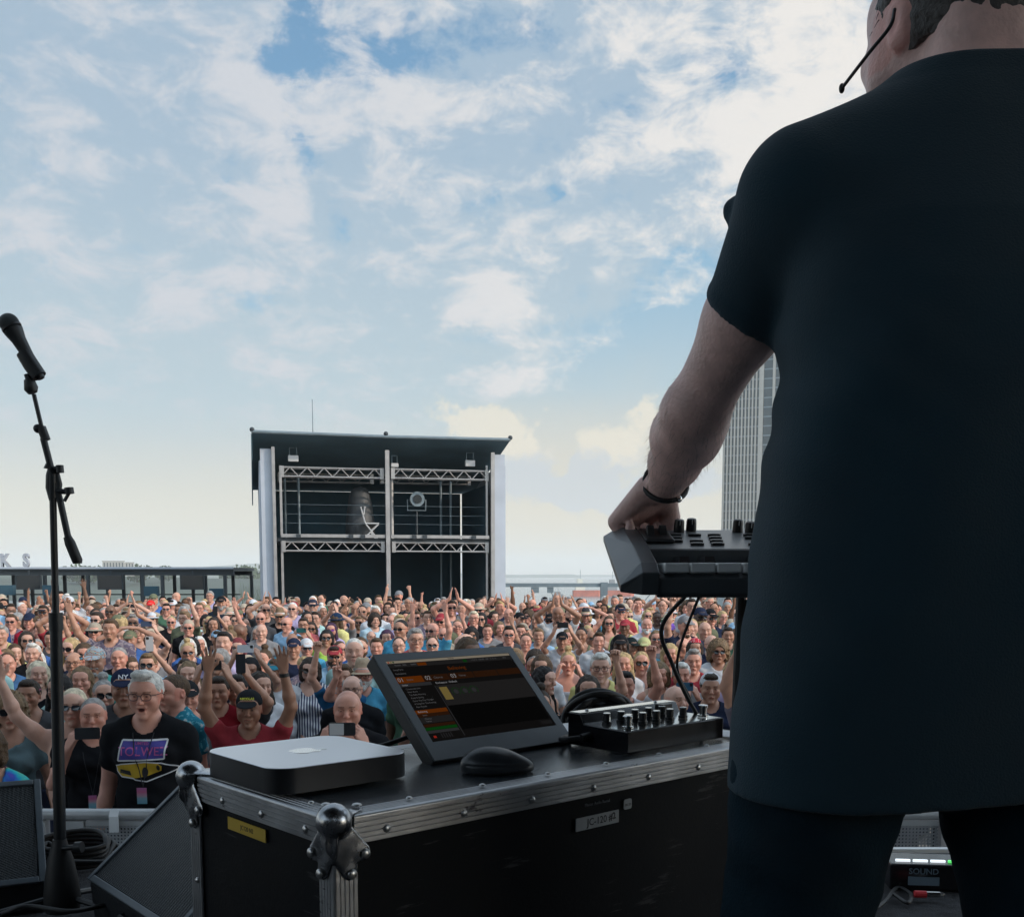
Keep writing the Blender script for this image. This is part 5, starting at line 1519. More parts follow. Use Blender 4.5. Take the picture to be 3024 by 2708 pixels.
def face_tint(v, fem=False, mouth='closed', skin_only=False):
    t = np.ones((len(v), 3))
    x, y, z = np.abs(v[:, 0]), v[:, 1], v[:, 2]
    front = y < -.045
    # cheeks and nose a little redder, lips red, eyes, brows
    g = np.exp(-((x - .042) / .02)**2 - ((z - 1.618) / .02)**2) * front
    t *= 1 - g[:, None] * np.array([0, .12, .12])
    g = np.exp(-((x) / .014)**2 - ((z - 1.616) / .014)**2) * (y < -.09)
    t *= 1 - g[:, None] * np.array([0, .15, .15])
    ear = (x > .074) & (x < .1) & (np.abs(y) < .08) & (z > 1.60) & (z < 1.68)
    t[ear] *= np.array([1.0, .80, .78])
    lip = front & (x < .026) & (np.abs(z - 1.577) < (.0125 if mouth != 'closed' else .0095) * (1 - (x / .032)**2)) & (y < -.078)
    t[lip] *= np.array([.92, .58, .58]) if fem else np.array([.92, .68, .66])
    if mouth == 'open':
        ins = front & (((x) / .0165)**2 + ((z - 1.576) / .0085)**2 < 1) & (y > -.089)
        t[ins] = np.array([.12, .03, .03])
    if mouth == 'smile':
        ins = front & (x < .020) & (np.abs(z - 1.5745 - x * .12) < .0042) & (y < -.06)
        t[ins] = np.array([1.05, 1.2, 1.3])
    eye = front & (((x - .032) / .0110)**2 + ((z - 1.6492) / .0034)**2 < 1) & (y < -.072)
    t[eye] = np.array([.85, .95, 1.0])
    iris = eye & (((x - .032) / .0056)**2 + ((z - 1.650) / .0056)**2 < 1) & (y < -.072)
    t[iris] = np.array([.12, .09, .07])
    lid = front & (np.abs(((x - .032) / .0140)**2 + ((z - 1.6515) / .0080)**2 - 1) < .32) & (z > 1.650) & (y < -.066)
    t[lid] *= .55
    br = front & (np.abs(z - 1.6715 - (.001 - ((x - .034) / .02)**2 * .003)) < .0038) & (x > .014) & (x < .052) & (y < -.06)
    t[br] *= np.array([.42, .36, .33])
    return np.clip(t, 0, 1.7)

def torso(fem, fat=0.0):
    sx = .158 if fem else .186
    k = .055
    P = [ell((0, .02, 1.30), (.150 if fem else .172, .108 if fem else .118, .20), k), ell((0, .005 - fat * .03, 1.09), (.128 + fat * .05 if fem else .155 + fat * .05, .105 + fat * .07, .17), k), ell((0, .025, .94), (.172 if fem else .166, .118, .125), k),
         rc((-sx * .86, .022, 1.42), (sx * .86, .022, 1.42), .056 if not fem else .050, .056 if not fem else .050, k)]
    for s in (-1, 1):
        P.append(rc((s * .028, .035, 1.500), (s * sx * .78, .028, 1.442), .048, .040, k))
        if fem: P.append(ell((s * .072, -.085, 1.285), (.058, .050, .058), .04))
        else: P.append(ell((s * .075, -.060, 1.335), (.075, .048, .055), .05))
    return P
NECK = [rc((0, .018, 1.58), (0, .028, 1.43), .053, .060, .03)]
def arms(fem, pose):
    """pose: for each side (+1 = the person's left, seen on the right) elbow, wrist, hand dir, palm normal, mode"""
    U_, L_ = [], []
    sx = .158 if fem else .186
    f = .84 if fem else 1.0
    for s in (-1, 1):
        E, Wr, hd, pn_, mode = pose[s]
        S = V3(s * sx, .022, 1.415)
        E = np.array(E, float) * V3(s, 1, 1); Wr = np.array(Wr, float) * V3(s, 1, 1)
        U_.append(rc(S, S + (E - S) * .45, .054 * f, .050 * f, .045)); U_.append(rc(S + (E - S) * .40, E, .049 * f, .040 * f, .03))
        mid = E + (Wr - E) * .3
        L_.append(rc(E, mid, .040 * f, .041 * f, .02)); L_.append(rc(mid, Wr, .040 * f, .0265 * f, .02))
        hd = np.array(hd, float) * V3(s, 1, 1); pn2 = np.array(pn_, float) * V3(s, 1, 1)
        th = np.cross(hd, pn2) * (-s)
        L_ += hand_prims(Wr + unit(hd) * .008, hd, pn2, mode, th, .92 if fem else 1.0)
    return U_, L_
def legs():
    P = []
    for s in (-1, 1):
        P += [rc((s * .088, .025, .93), (s * .10, .02, .50), .090, .058, .05), rc((s * .10, .02, .50), (s * .105, .045, .10), .058, .040, .03), ell((s * .108, -.03, .045), (.046, .125, .05), .02)]
    return P
D_, B_ = (.235, .035, 1.135), (.265, -.075, .905)
down = (D_, B_, (.05, -.25, -1), (-1, .2, 0), 'relax')
up = ((.285, -.06, 1.665), (.245, -.10, 1.905), (-.05, -.06, 1), (-.15, -1, 0), 'open')
upf = ((.275, -.10, 1.655), (.215, -.16, 1.890), (-.08, -.06, 1), (-.3, -1, 0), 'fist')
upw = ((.33, -.08, 1.60), (.40, -.14, 1.835), (.12, -.05, 1), (.0, -1, 0), 'flat')
clap = ((.255, -.13, 1.215), (.055, -.315, 1.385), (-.18, -.35, .9), (-1, .1, -.1), 'flat')
claph = ((.295, -.13, 1.635), (.065, -.235, 1.790), (-.2, -.05, 1), (-1, -.1, 0), 'flat')
phon = ((.245, -.14, 1.225), (.125, -.315, 1.475), (-.35, -.25, .8), (-.8, .5, .25), 'grip')
phonh = ((.265, -.17, 1.560), (.125, -.285, 1.775), (-.3, -.1, .9), (-.8, .5, .0), 'grip')
heads = ((.37, .0, 1.66), (.10, .02, 1.80), (-1, .0, .12), (0, .2, -1), 'flat')
point = ((.27, -.10, 1.655), (.235, -.15, 1.895), (-.03, -.05, 1), (-.2, -1, 0), 'point')
vee = ((.30, -.15, 1.47), (.215, -.26, 1.655), (-.08, -.12, 1), (-.1, -1, 0), 'vee')
brow = ((.255, -.17, 1.33), (.115, -.225, 1.555), (-.25, .2, .9), (-.9, .4, 0), 'grip')
POSES = {
    'down': {-1: down, 1: down}, 'bothup': {-1: up, 1: up}, 'fist': {-1: down, 1: upf}, 'wave': {-1: down, 1: upw}, 'clap': {-1: clap, 1: clap}, 'clapup': {-1: claph, 1: claph},
    'phone': {-1: phon, 1: phon}, 'phoneup': {-1: phonh, 1: phonh}, 'heads': {-1: heads, 1: heads}, 'point': {-1: down, 1: point}, 'vee': {-1: down, 1: vee}, 'onephone': {-1: down, 1: phonh}, 'brow': {-1: brow, 1: brow},
    'fists': {-1: upf, 1: upf}}

PROTO = {}
def hand_bands(pose):
    bx, by, bz = [], [], []
    for s in (-1, 1):
        E, Wr, hd, pn_, mode = pose[s]
        if mode == 'relax': continue
        a = np.array(Wr, float) * V3(s, 1, 1); b = a + unit(np.array(hd, float) * V3(s, 1, 1)) * .19
        lo, hi = np.minimum(a, b) - .05, np.maximum(a, b) + .05
        bx.append((lo[0], hi[0])); by.append((lo[1], hi[1])); bz.append((lo[2], hi[2]))
    return bx, by, bz
def proto(fem, posename, mouth, fat=0.0, lod=0, sleeve='tee'):
    key = (fem, posename, mouth, fat, lod, sleeve)
    if key in PROTO: return PROTO[key]
    pose = POSES[posename]
    T = torso(fem, fat); U_, L_ = arms(fem, pose); G = legs()
    H_ = head_prims(fem, mouth)
    hh, hb = ((.0046, .0058), (.0095, .011), (.016, .018))[lod]
    h = (.013, .019, .032)[lod]
    bx, by, bz = hand_bands(pose)
    if lod == 2: bx, by, bz = [], [], []
    xs = grid(-.62, .62, h, [(-.10, .10, hh)] + [(a, b, hb) for a, b in bx])
    ys = grid(-.56, .25, h, [(-.125, .02, hh), (.02, .13, hh * 1.6)] + [(a, b, hb) for a, b in by])
    zs = grid(.72, 2.20, h, [(1.50, 1.78, hh)] + [(a, b, hb) for a, b in bz])
    body = T + NECK + U_ + L_ + H_
    V = field(body, xs, ys, zs)
    v, f = nets(V, xs, ys, zs)
    if lod < 2: v = relax(v, f, 1, .25)
    # clothes
    SH = T + [p for i, p in enumerate(U_) if (i % 2 == 0 or sleeve == 'long')]
    if sleeve == 'long': SH = T + U_
    if sleeve == 'tank': SH = T
    infl = .013 if sleeve != 'tank' else .005
    hs = (.010, .016, .030)[lod]
    x2 = grid(-.50, .50, hs); y2 = grid(-.30, .25, hs); z2 = grid(.84, 1.70, hs)
    def clip(V2, x, y, z):
        nk = np.sqrt(x**2 + ((y + .012) / 1.0)**2 + ((z - 1.515) / (1.25 if not fem else 1.6))**2) - (.078 if not fem else .098)
        V2 = np.maximum(V2, -nk)
        if sleeve == 'tank':
            V2 = np.maximum(V2, np.abs(x) - .135 - 0 * z)
            nk2 = np.sqrt((x / .085)**2 + ((y + .09) / .10)**2 + ((z - 1.47) / .13)**2) - 1
            V2 = np.maximum(V2, -nk2 * .06)
        if sleeve == 'tube':
            V2 = np.maximum(V2, z - 1.345)
        w = .0035 * np.sin(x * 41 + z * 23) * np.sin(z * 37 - x * 11 + y * 30) + .003 * np.sin(z * 60 + x * 35)
        V2 = np.maximum(V2 + w.astype(np.float32), .875 - z)
        return V2.astype(np.float32)
    if sleeve == 'tube': SH = T
    VS = field(SH, x2, y2, z2, infl, clip)
    sv, sf = nets(VS, x2, y2, z2)
    if lod < 2: sv = relax(sv, sf, 1, .3)
    hl = (.02, .03, .05)[lod]
    x3 = grid(-.25, .25, hl); y3 = grid(-.2, .2, hl); z3 = grid(-.02, 1.0, hl)
    def clip3(V3_, x, y, z): return np.maximum(np.maximum(V3_, z - .925), .0 - z + 0 * x)
    VT = field([ell((0, .025, .94), (.168, .118, .125), .05)] + G, x3, y3, z3, .012, clip3)
    tv, tf = nets(VT, x3, y3, z3)
    if lod == 2:
        PROTO[key] = ((v, f), (sv, sf), (tv, tf)); return PROTO[key]
    mb = np_mesh('body', v, f); color_attr(mb, 'tint', face_tint(v, fem, mouth)); mb.materials.append(M['skin'])
    ms_ = np_mesh('shirt', sv, sf); ms_.materials.append(M['cloth'])
    mt = np_mesh('trousers', tv, tf); mt.materials.append(M['cloth'])
    PROTO[key] = (mb, ms_, mt); return PROTO[key]

# hair and head wear, shared by everybody
HAIR = {}
def hairs(kind, lod=0):
    key = (kind, lod)
    if key in HAIR: return HAIR[key]
    h = (.0052, .010, .017)[lod]
    cr = lambda e, k=.02: ell((0, .016, 1.676), (.0765 + e, .0965 + e, .086 + e), k)
    face = [ell((0, -.100, 1.628), (.070, .085, .090), .012, None, '-'), ell((0, -.045, 1.52), (.11, .095, .105), .012, None, '-')]
    lo, hi = (-.16, -.16, 1.50), (.16, .2, 1.84)
    P = []
    amp, fr = .004, 70
    if kind == 'short': P = [cr(.010), ell((0, -.045, 1.742), (.058, .052, .030), .02)] + face
    elif kind == 'crop': P = [cr(.0045)] + face; amp = .0012
    elif kind == 'quiff': P = [cr(.009), ell((0, -.050, 1.756), (.058, .045, .028), .025)] + face; amp = .005
    elif kind == 'receding': P = [cr(.007), ell((0, -.085, 1.700), (.062, .085, .075), .015, None, '-')] + face; amp = .003
    elif kind == 'fringe': P = [cr(.007), ell((0, -.02, 1.765), (.085, .125, .085), .012, None, '-')] + face; amp = .003
    elif kind == 'bob': P = [cr(.016), rc((-.07, .03, 1.66), (-.078, .0, 1.565), .040, .032, .03), rc((.07, .03, 1.66), (.078, .0, 1.565), .040, .032, .03), rc((0, .07, 1.66), (0, .075, 1.56), .062, .05, .03)] + [ell((0, -.105, 1.615), (.060, .085, .088), .012, None, '-')]; amp = .004
    elif kind in ('long', 'wavy'):
        lo = (-.19, -.16, 1.30)
        P = [cr(.012), rc((-.068, .015, 1.66), (-.098, -.015, 1.40), .036, .034, .03), rc((.068, .015, 1.66), (.098, -.015, 1.40), .036, .034, .03), rc((0, .06, 1.66), (0, .085, 1.40), .066, .055, .03)] + [ell((0, -.105, 1.612), (.056, .088, .088), .012, None, '-'), rc((0, -.02, 1.56), (0, -.03, 1.40), .058, .062, .01, None, '-')]
        amp, fr = (.005, 50) if kind == 'long' else (.010, 38)
    elif kind == 'curly': P = [cr(.030), rc((-.07, .03, 1.66), (-.085, .02, 1.575), .045, .04, .03), rc((.07, .03, 1.66), (.085, .02, 1.575), .045, .04, .03), rc((0, .07, 1.66), (0, .08, 1.58), .07, .055, .03)] + [ell((0, -.115, 1.625), (.058, .088, .085), .012, None, '-')]; amp, fr = .010, 75
    elif kind == 'bun': P = [cr(.006)] + face + [ell((0, .03, 1.795), (.040, .042, .034), .012)]; amp = .003
    elif kind == 'pony': P = [cr(.006)] + face + [rc((0, .11, 1.70), (.015, .15, 1.52), .028, .02, .02)]; lo = (-.14, -.16, 1.45); hi = (.14, .24, 1.8); amp = .003
    elif kind == 'beard': P = [rc((0, -.018, 1.622), (0, -.053, 1.556), .074, .041, .045), rc((-.04, -.030, 1.592), (.04, -.030, 1.592), .040, .040, .03), ell((0, -.079, 1.532), (.026, .022, .024), .02), ell((0, -.05, 1.66), (.12, .12, .055), .012, None, '-'), ell((0, -.10, 1.581), (.020, .022, .008), .006, None, '-')]; lo = (-.13, -.14, 1.47); hi = (.13, .06, 1.63); amp = .003
    elif kind == 'goatee': P = [ell((0, -.078, 1.540), (.026, .020, .024), .01), rc((-.03, -.078, 1.592), (.03, -.078, 1.592), .0095, .0095, .01), ell((0, -.10, 1.577), (.020, .022, .008), .006, None, '-')]; lo = (-.07, -.13, 1.49); hi = (.07, -.03, 1.62); amp = .002
    elif kind == 'cap': P = [ell((0, .014, 1.690), (.088, .106, .090), .01), ell((0, .014, 1.60), (.2, .2, .084), .004, None, '-'), ell((0, -.125, 1.690), (.070, .082, .007), .010, (.22, 0, 0))]; lo = (-.11, -.23, 1.63); amp = .0006
    elif kind == 'capback': P = [ell((0, .014, 1.690), (.088, .106, .090), .01), ell((0, .014, 1.60), (.2, .2, .084), .004, None, '-'), ell((0, .145, 1.675), (.066, .075, .007), .010, (-.25, 0, 0))]; lo = (-.11, -.13, 1.63); hi = (.11, .25, 1.8); amp = .0006
    elif kind == 'visor': P = [ell((0, .014, 1.690), (.086, .104, .030), .006), ell((0, .014, 1.690), (.080, .098, .06), .003, None, '-'), ell((0, -.125, 1.688), (.070, .082, .007), .010, (.2, 0, 0))]; lo = (-.11, -.23, 1.63); amp = .0004
    elif kind == 'bucket': P = [ell((0, .012, 1.700), (.088, .104, .082), .01), ell((0, .014, 1.60), (.2, .2, .075), .004, None, '-'), ell((0, .008, 1.672), (.142, .158, .013), .018)]; lo = (-.17, -.18, 1.62); hi = (.17, .2, 1.82); amp = .002
    elif kind == 'fedora': P = [rc((0, .012, 1.69), (0, .012, 1.752), .092, .078, .012, (1.1, .92, 1)), ell((0, .012, 1.825), (.03, .09, .022), .02, None, '-'), ell((0, .014, 1.60), (.2, .2, .075), .004, None, '-'), ell((0, .008, 1.680), (.158, .178, .009), .014, (.06, 0, 0))]; lo = (-.19, -.2, 1.63); hi = (.19, .22, 1.87); amp = .001
    elif kind == 'beanie': P = [ell((0, .014, 1.688), (.087, .105, .094), .01), ell((0, .0, 1.59), (.2, .2, .085), .006, None, '-')]; lo = (-.12, -.13, 1.62); amp = .002
    elif kind == 'headband': P = [ell((0, .014, 1.690), (.086, .104, .020), .006)]; lo = (-.11, -.12, 1.65); hi = (.11, .14, 1.73); amp = .0004
    g = [np.arange(a, b, h) for a, b in zip(lo, hi)]
    def fn(V, x, y, z):
        n = amp * (np.sin(x * fr * 1.7 + z * fr * .6) * np.sin(y * fr * 1.3 - z * fr * .4 + 1) + .6 * np.sin(z * fr * 2.1 + x * fr) * np.sin(x * fr * 2.3 - y * fr * 1.9))
        n = n * np.clip((y + .085) / .05, .15, 1.0)
        V = (V + n.astype(np.float32)).astype(np.float32)
        return V
    v, f = nets(field(P, *g, fn=fn), *g)
    if lod < 2: v = relax(v, f, 1, .3)
    if lod == 2:
        HAIR[key] = (v, f); return HAIR[key]
    hat_ = kind in ('cap', 'capback', 'visor', 'bucket', 'fedora', 'beanie', 'headband')
    nm = 'beard' if kind in ('beard', 'goatee') else {'cap': 'cap', 'capback': 'cap', 'visor': 'visor', 'bucket': 'bucket_hat', 'fedora': 'brimmed_hat', 'beanie': 'head_scarf', 'headband': 'headband'}.get(kind, 'hair')
    me = np_mesh(nm, v, f); me.materials.append(M['hat' if hat_ else 'hair'])
    HAIR[key] = (me, nm); return HAIR[key]
def glasses_mesh(kind):
    if kind in HAIR: return HAIR[kind]
    m = MB()
    big = kind == 'bigshades'
    w, h = (.028, .024) if big else (.0255, .0175) if kind == 'shades' else (.0245, .018)
    for s in (-1, 1):
        n = 16
        pts = []
        for k in range(n):
            a = 2 * math.pi * k / n
            ca, sa = math.cos(a), math.sin(a)
            pts.append((s * .033 + w * math.copysign(abs(ca)**.7, ca), h * math.copysign(abs(sa)**.75, sa) + 1.648))
        if kind == 'glasses':
            ring = [Vector((p[0], -.1085 + 2.2 * max(0, abs(p[0]) - .03)**1.5, p[1])) for p in pts]
            m.tube(ring + [ring[0], ring[1]], .0021, 5, cap=False)
        else:
            yy = lambda p: -.1095 + 3.0 * max(0, abs(p[0]) - .025)**1.5
            f0 = [(p[0], yy(p), p[1]) for p in pts]; f1 = [(p[0], yy(p) + .004, p[1]) for p in pts]
            m.add(f0 + f1, [tuple(range(n)), tuple(range(2 * n - 1, n - 1, -1))] + [(i, n + i, n + (i + 1) % n, (i + 1) % n) for i in range(n)])
        m.tube([(s * .058, -.098, 1.655), (s * .076, -.075, 1.655), (s * .083, .012, 1.652), (s * .084, .03, 1.64)], .0024, 5)
    m.tube([(-.010, -.111, 1.652), (0, -.113, 1.655), (.010, -.111, 1.652)], .0026, 5)
    me = bpy.data.meshes.new('glasses'); me.from_pydata(m.v, [], m.f); me.validate(); me.update(); me.materials.append(M['frame' if kind == 'glasses' else 'lens'])
    HAIR[kind] = me; return me

def kid(nm, me, parent, color=None, loc=None, rot=None, scale=None):
    o = bpy.data.objects.new(nm, me); COL.objects.link(o); o.parent = parent
    if color is not None: o.color = (*color[:3], 1)
    if loc is not None: o.location = loc
    if rot is not None: o.rotation_euler = rot
    if scale is not None: o.scale = scale
    return o
# ---------------------------------------------------------------- the keyboard player, seen from behind
mk('tee_black_veiled', (0.009, 0.033, 0.050), 0.9, noise=0.15, nscale=5, bump=0.25, bscale=420, sheen=0.08)  # black cloth with blue-green lens veil mixed into its base colour
mk('jeans_black', (0.006, 0.020, 0.031), 0.9, noise=0.2, nscale=14, bump=0.25, bscale=300, spec=0.2)
def xf(prims, mtx, s=1.0):
    out = []
    m3 = mtx.to_3x3().normalized()
    for p in prims:
        q_ = list(p)
        if p[0] == 'rc':
            q_[1] = np.array(mtx @ Vector(p[1])); q_[2] = np.array(mtx @ Vector(p[2])); q_[3] *= s; q_[4] *= s
        else:
            q_[1] = np.array(mtx @ Vector(p[1])); q_[2] = p[2] * s
            r0 = Euler(p[3]).to_matrix() if p[3] is not None else Matrix.Identity(3)
            q_[3] = tuple((m3 @ r0).to_euler())
        q_[5] = p[5] * s
        out.append(tuple(q_))
    return out
LZ = [2.00, 2.06, 2.12, 2.20, 2.30, 2.42, 2.52, 2.62, 2.70, 2.77, 2.83, 2.88, 2.93]
LA = [.258, .256, .252, .244, .234, .221, .210, .212, .215, .195, .150, .105, .085]
LB = [.150, .155, .160, .165, .165, .160, .158, .152, .140, .122, .105, .090, .080]
LX = [.525, .526, .527, .528, .530, .532, .535, .542, .550, .558, .566, .574, .578]
LY = [1.27, 1.272, 1.275, 1.28, 1.285, 1.29, 1.30, 1.315, 1.33, 1.345, 1.355, 1.365, 1.375]
def loft(x, y, z, da=0.0, pw=2.5):
    a = np.interp(z, LZ, LA) + da; b = np.interp(z, LZ, LB) + da; cx = np.interp(z, LZ, LX); cy = np.interp(z, LZ, LY)
    u = (np.abs(x - cx) / a)**pw + (np.abs(y - cy) / b)**pw
    return (u**(1 / pw) - 1) * np.minimum(a, b) * .9
S1, E1, W1 = V3(.356, 1.335, 2.742), V3(.255, 1.495, 2.523), V3(.247, 1.725, 2.440)
S2, E2, W2 = V3(.745, 1.335, 2.735), V3(.870, 1.430, 2.480), V3(.790, 1.640, 2.400)
HM = Matrix.Translation((.566, 1.440, 2.990)) @ Matrix.Rotation(R(180 + 20), 4, 'Z') @ Matrix.Rotation(R(-6), 4, 'X') @ Matrix.Scale(1.06, 4) @ Matrix.Translation((0, -.01, -1.64))
hd_ = xf(head_prims(False, 'closed'), HM, 1.06)
PB = hd_ + [rc((.566, 1.425, 2.95), (.570, 1.385, 2.80), .058, .074, .03), rc((.575, 1.375, 2.86), (.42, 1.345, 2.80), .055, .05, .05), rc((.575, 1.375, 2.86), (.69, 1.345, 2.80), .055, .05, .05)]
for S_, E_, W_ in ((S1, E1, W1), (S2, E2, W2)):
    m1 = E_ + (W_ - E_) * .28
    PB += [rc(S_, S_ + (E_ - S_) * .5, .057, .050, .03), rc(S_ + (E_ - S_) * .5, E_, .050, .040, .03), rc(E_, m1, .041, .0450, .03), rc(m1, E_ + (W_ - E_) * .62, .0450, .037, .03), rc(E_ + (W_ - E_) * .62, W_, .038, .029, .02)]
PB += [rc(E1 + V3(-.014, -.010, .0), E1 + V3(-.010, .012, -.012), .022, .020, .03), rc(E1 + (W1 - E1) * .15 + V3(.022, 0, .012), E1 + (W1 - E1) * .5 + V3(.012, 0, .008), .030, .022, .03)]
hand1 = hand_prims(W1 + V3(-.004, .002, .008), (-.20, .54, -.33), (.35, -.25, -1), 'fist', (1, .15, .1), 1.30)
hand2 = hand_prims(W2, (-.10, .80, -.25), (0, -.3, -1), 'relax', (-1, 0, 0), 1.1)
PB += hand1 + hand2
xs = grid(.12, 1.0, .010, [(.13, .36, .0042), (.46, .68, .0050)]); ys = grid(1.15, 2.0, .010, [(1.28, 1.56, .0052), (1.56, 1.90, .0040)]); zs = grid(2.30, 3.22, .010, [(2.33, 2.56, .0040), (2.86, 3.16, .0050)])
def body_fn(V, x, y, z):
    d = loft(x, y, z, -.02)
    d = np.maximum(d, 2.33 - z)
    return np.minimum(V, d).astype(np.float32)
v, f = nets(field(PB, xs, ys, zs, fn=body_fn), xs, ys, zs)
v = relax(v, f, 2, .35)
FOOT = Vector((.53, 1.28, STZ + .004))
perf = thing('person', 'man in black tee and headset microphone playing the synthesizer, seen from behind', 'person', tuple(FOOT))
HMi = np.array(HM.inverted())
hv_ = v @ HMi[:3, :3].T + HMi[:3, 3]
tint = np.where((hv_[:, 2] > 1.48)[:, None], face_tint(hv_), 1.0)
me = np_mesh('body', v - np.array(FOOT), f); color_attr(me, 'tint', tint); me.materials.append(mk('skin_near', (1, 1, 1), 0.45, noise=0.14, nscale=38, objcol=True, attr='tint', bump=0.22, bscale=190))
BV, BF = v.copy(), f.copy()
kid('body', me, perf, (.74, .48, .43))
# short hair, with a clipped neckline
hp = xf([ell((0, .016, 1.676), (.0850, .1050, .094), .02), ell((0, .060, 1.640), (.078, .072, .072), .03), ell((0, -.103, 1.628), (.070, .085, .090), .012, None, '-'), ell((0, -.050, 1.505), (.11, .095, .105), .012, None, '-'), ell((0, .10, 1.490), (.12, .08, .060), .012, None, '-'), ell((.088, .012, 1.640), (.022, .026, .040), .008, None, '-'), ell((-.088, .012, 1.640), (.022, .026, .040), .008, None, '-')], HM, 1.06)
gx_, gy_, gz_ = np.arange(.41, .70, .0045), np.arange(1.28, 1.60, .0045), np.arange(2.84, 3.17, .0045)
def hair_fn(V, x, y, z):
    zl = HMi[2, 0] * x + HMi[2, 1] * y + HMi[2, 2] * z + HMi[2, 3]; yl = HMi[1, 0] * x + HMi[1, 1] * y + HMi[1, 2] * z + HMi[1, 3]
    V = np.maximum(V, (1.610 + .006 * np.clip((yl - .02) / .06, 0, 1) + .0012 * np.sin(x * 260) - zl) * .9)
    return (V + .0012 * np.sin(x * 310 + z * 90) * np.sin(y * 260 - z * 140) + .0010 * np.sin(z * 330 + x * 120 - y * 90)).astype(np.float32)
v, f = nets(field(hp, gx_, gy_, gz_, fn=hair_fn), gx_, gy_, gz_)
me = np_mesh('hair', v - np.array(FOOT), f); me.materials.append(M['hair']); kid('hair', me, perf, (.085, .078, .075))
# strands at the temple and nape for a soft outline
r_ = random.Random(3)
m = MB()
for k in range(420):
    a = r_.uniform(0, 2 * math.pi); e = r_.uniform(-.25, .75)
    lp = Vector((.083 * math.cos(a) * math.cos(e), .016 + .102 * math.sin(a) * math.cos(e), 1.676 + .092 * math.sin(e)))
    if lp.y < -.04 and lp.z < 1.72 or lp.z < 1.640 or abs(lp.x) > .062 and abs(lp.y - .012) < .034 and lp.z < 1.69: continue
    n_ = Vector((lp.x, lp.y - .016, lp.z - 1.676)).normalized()
    dn = Vector((r_.uniform(-.4, .4), r_.uniform(-.2, .5), -1)).normalized()
    pts = [HM @ lp, HM @ (lp + n_ * .003 + dn * .007), HM @ (lp + n_ * .005 + dn * .015)]
    m.tube([p - FOOT for p in pts], [.0007, .0006, .0002], 3)
sm = bpy.data.meshes.new('hair_strands'); sm.from_pydata(m.v, [], m.f); sm.update(); sm.materials.append(M['hair']); kid('hair_strands', sm, perf, (.05, .042, .036))
# fine hair on the forearm
r_ = random.Random(9)
m = MB(); pass
from mathutils.bvhtree import BVHTree
_bv = BVHTree.FromPolygons([Vector(p) for p in BV], [tuple(q) for q in BF])
axf = Vector(W1 - E1).normalized()
for k in range(420):
    t_ = r_.uniform(-.25, .92); a = r_.uniform(0, 2 * math.pi)
    c_ = Vector(E1) + Vector(W1 - E1) * t_ if t_ > 0 else Vector(E1) + Vector(E1 - S1) * t_
    d_ = (axf.orthogonal().normalized() * math.cos(a) + axf.cross(axf.orthogonal().normalized()) * math.sin(a))
    h_ = _bv.ray_cast(c_ + d_ * .12, -d_, .12)
    if h_[0] is None: continue
    p0 = h_[0]; dr = (axf + d_ * r_.uniform(.25, .6) + Vector((r_.gauss(0, .3), r_.gauss(0, .3), r_.gauss(0, .3) - .3))).normalized()
    L_ = r_.uniform(.006, .014)
    m.tube([p0 - FOOT, p0 + dr * L_ * .5 - FOOT, p0 + dr * L_ + Vector((0, 0, -.002)) - FOOT], [.00022, .00018, .00008], 3)
ah = bpy.data.meshes.new('arm_hair'); ah.from_pydata(m.v, [], m.f); ah.update(); ah.materials.append(M['hair']); kid('arm_hair', ah, perf, (.26, .19, .15))
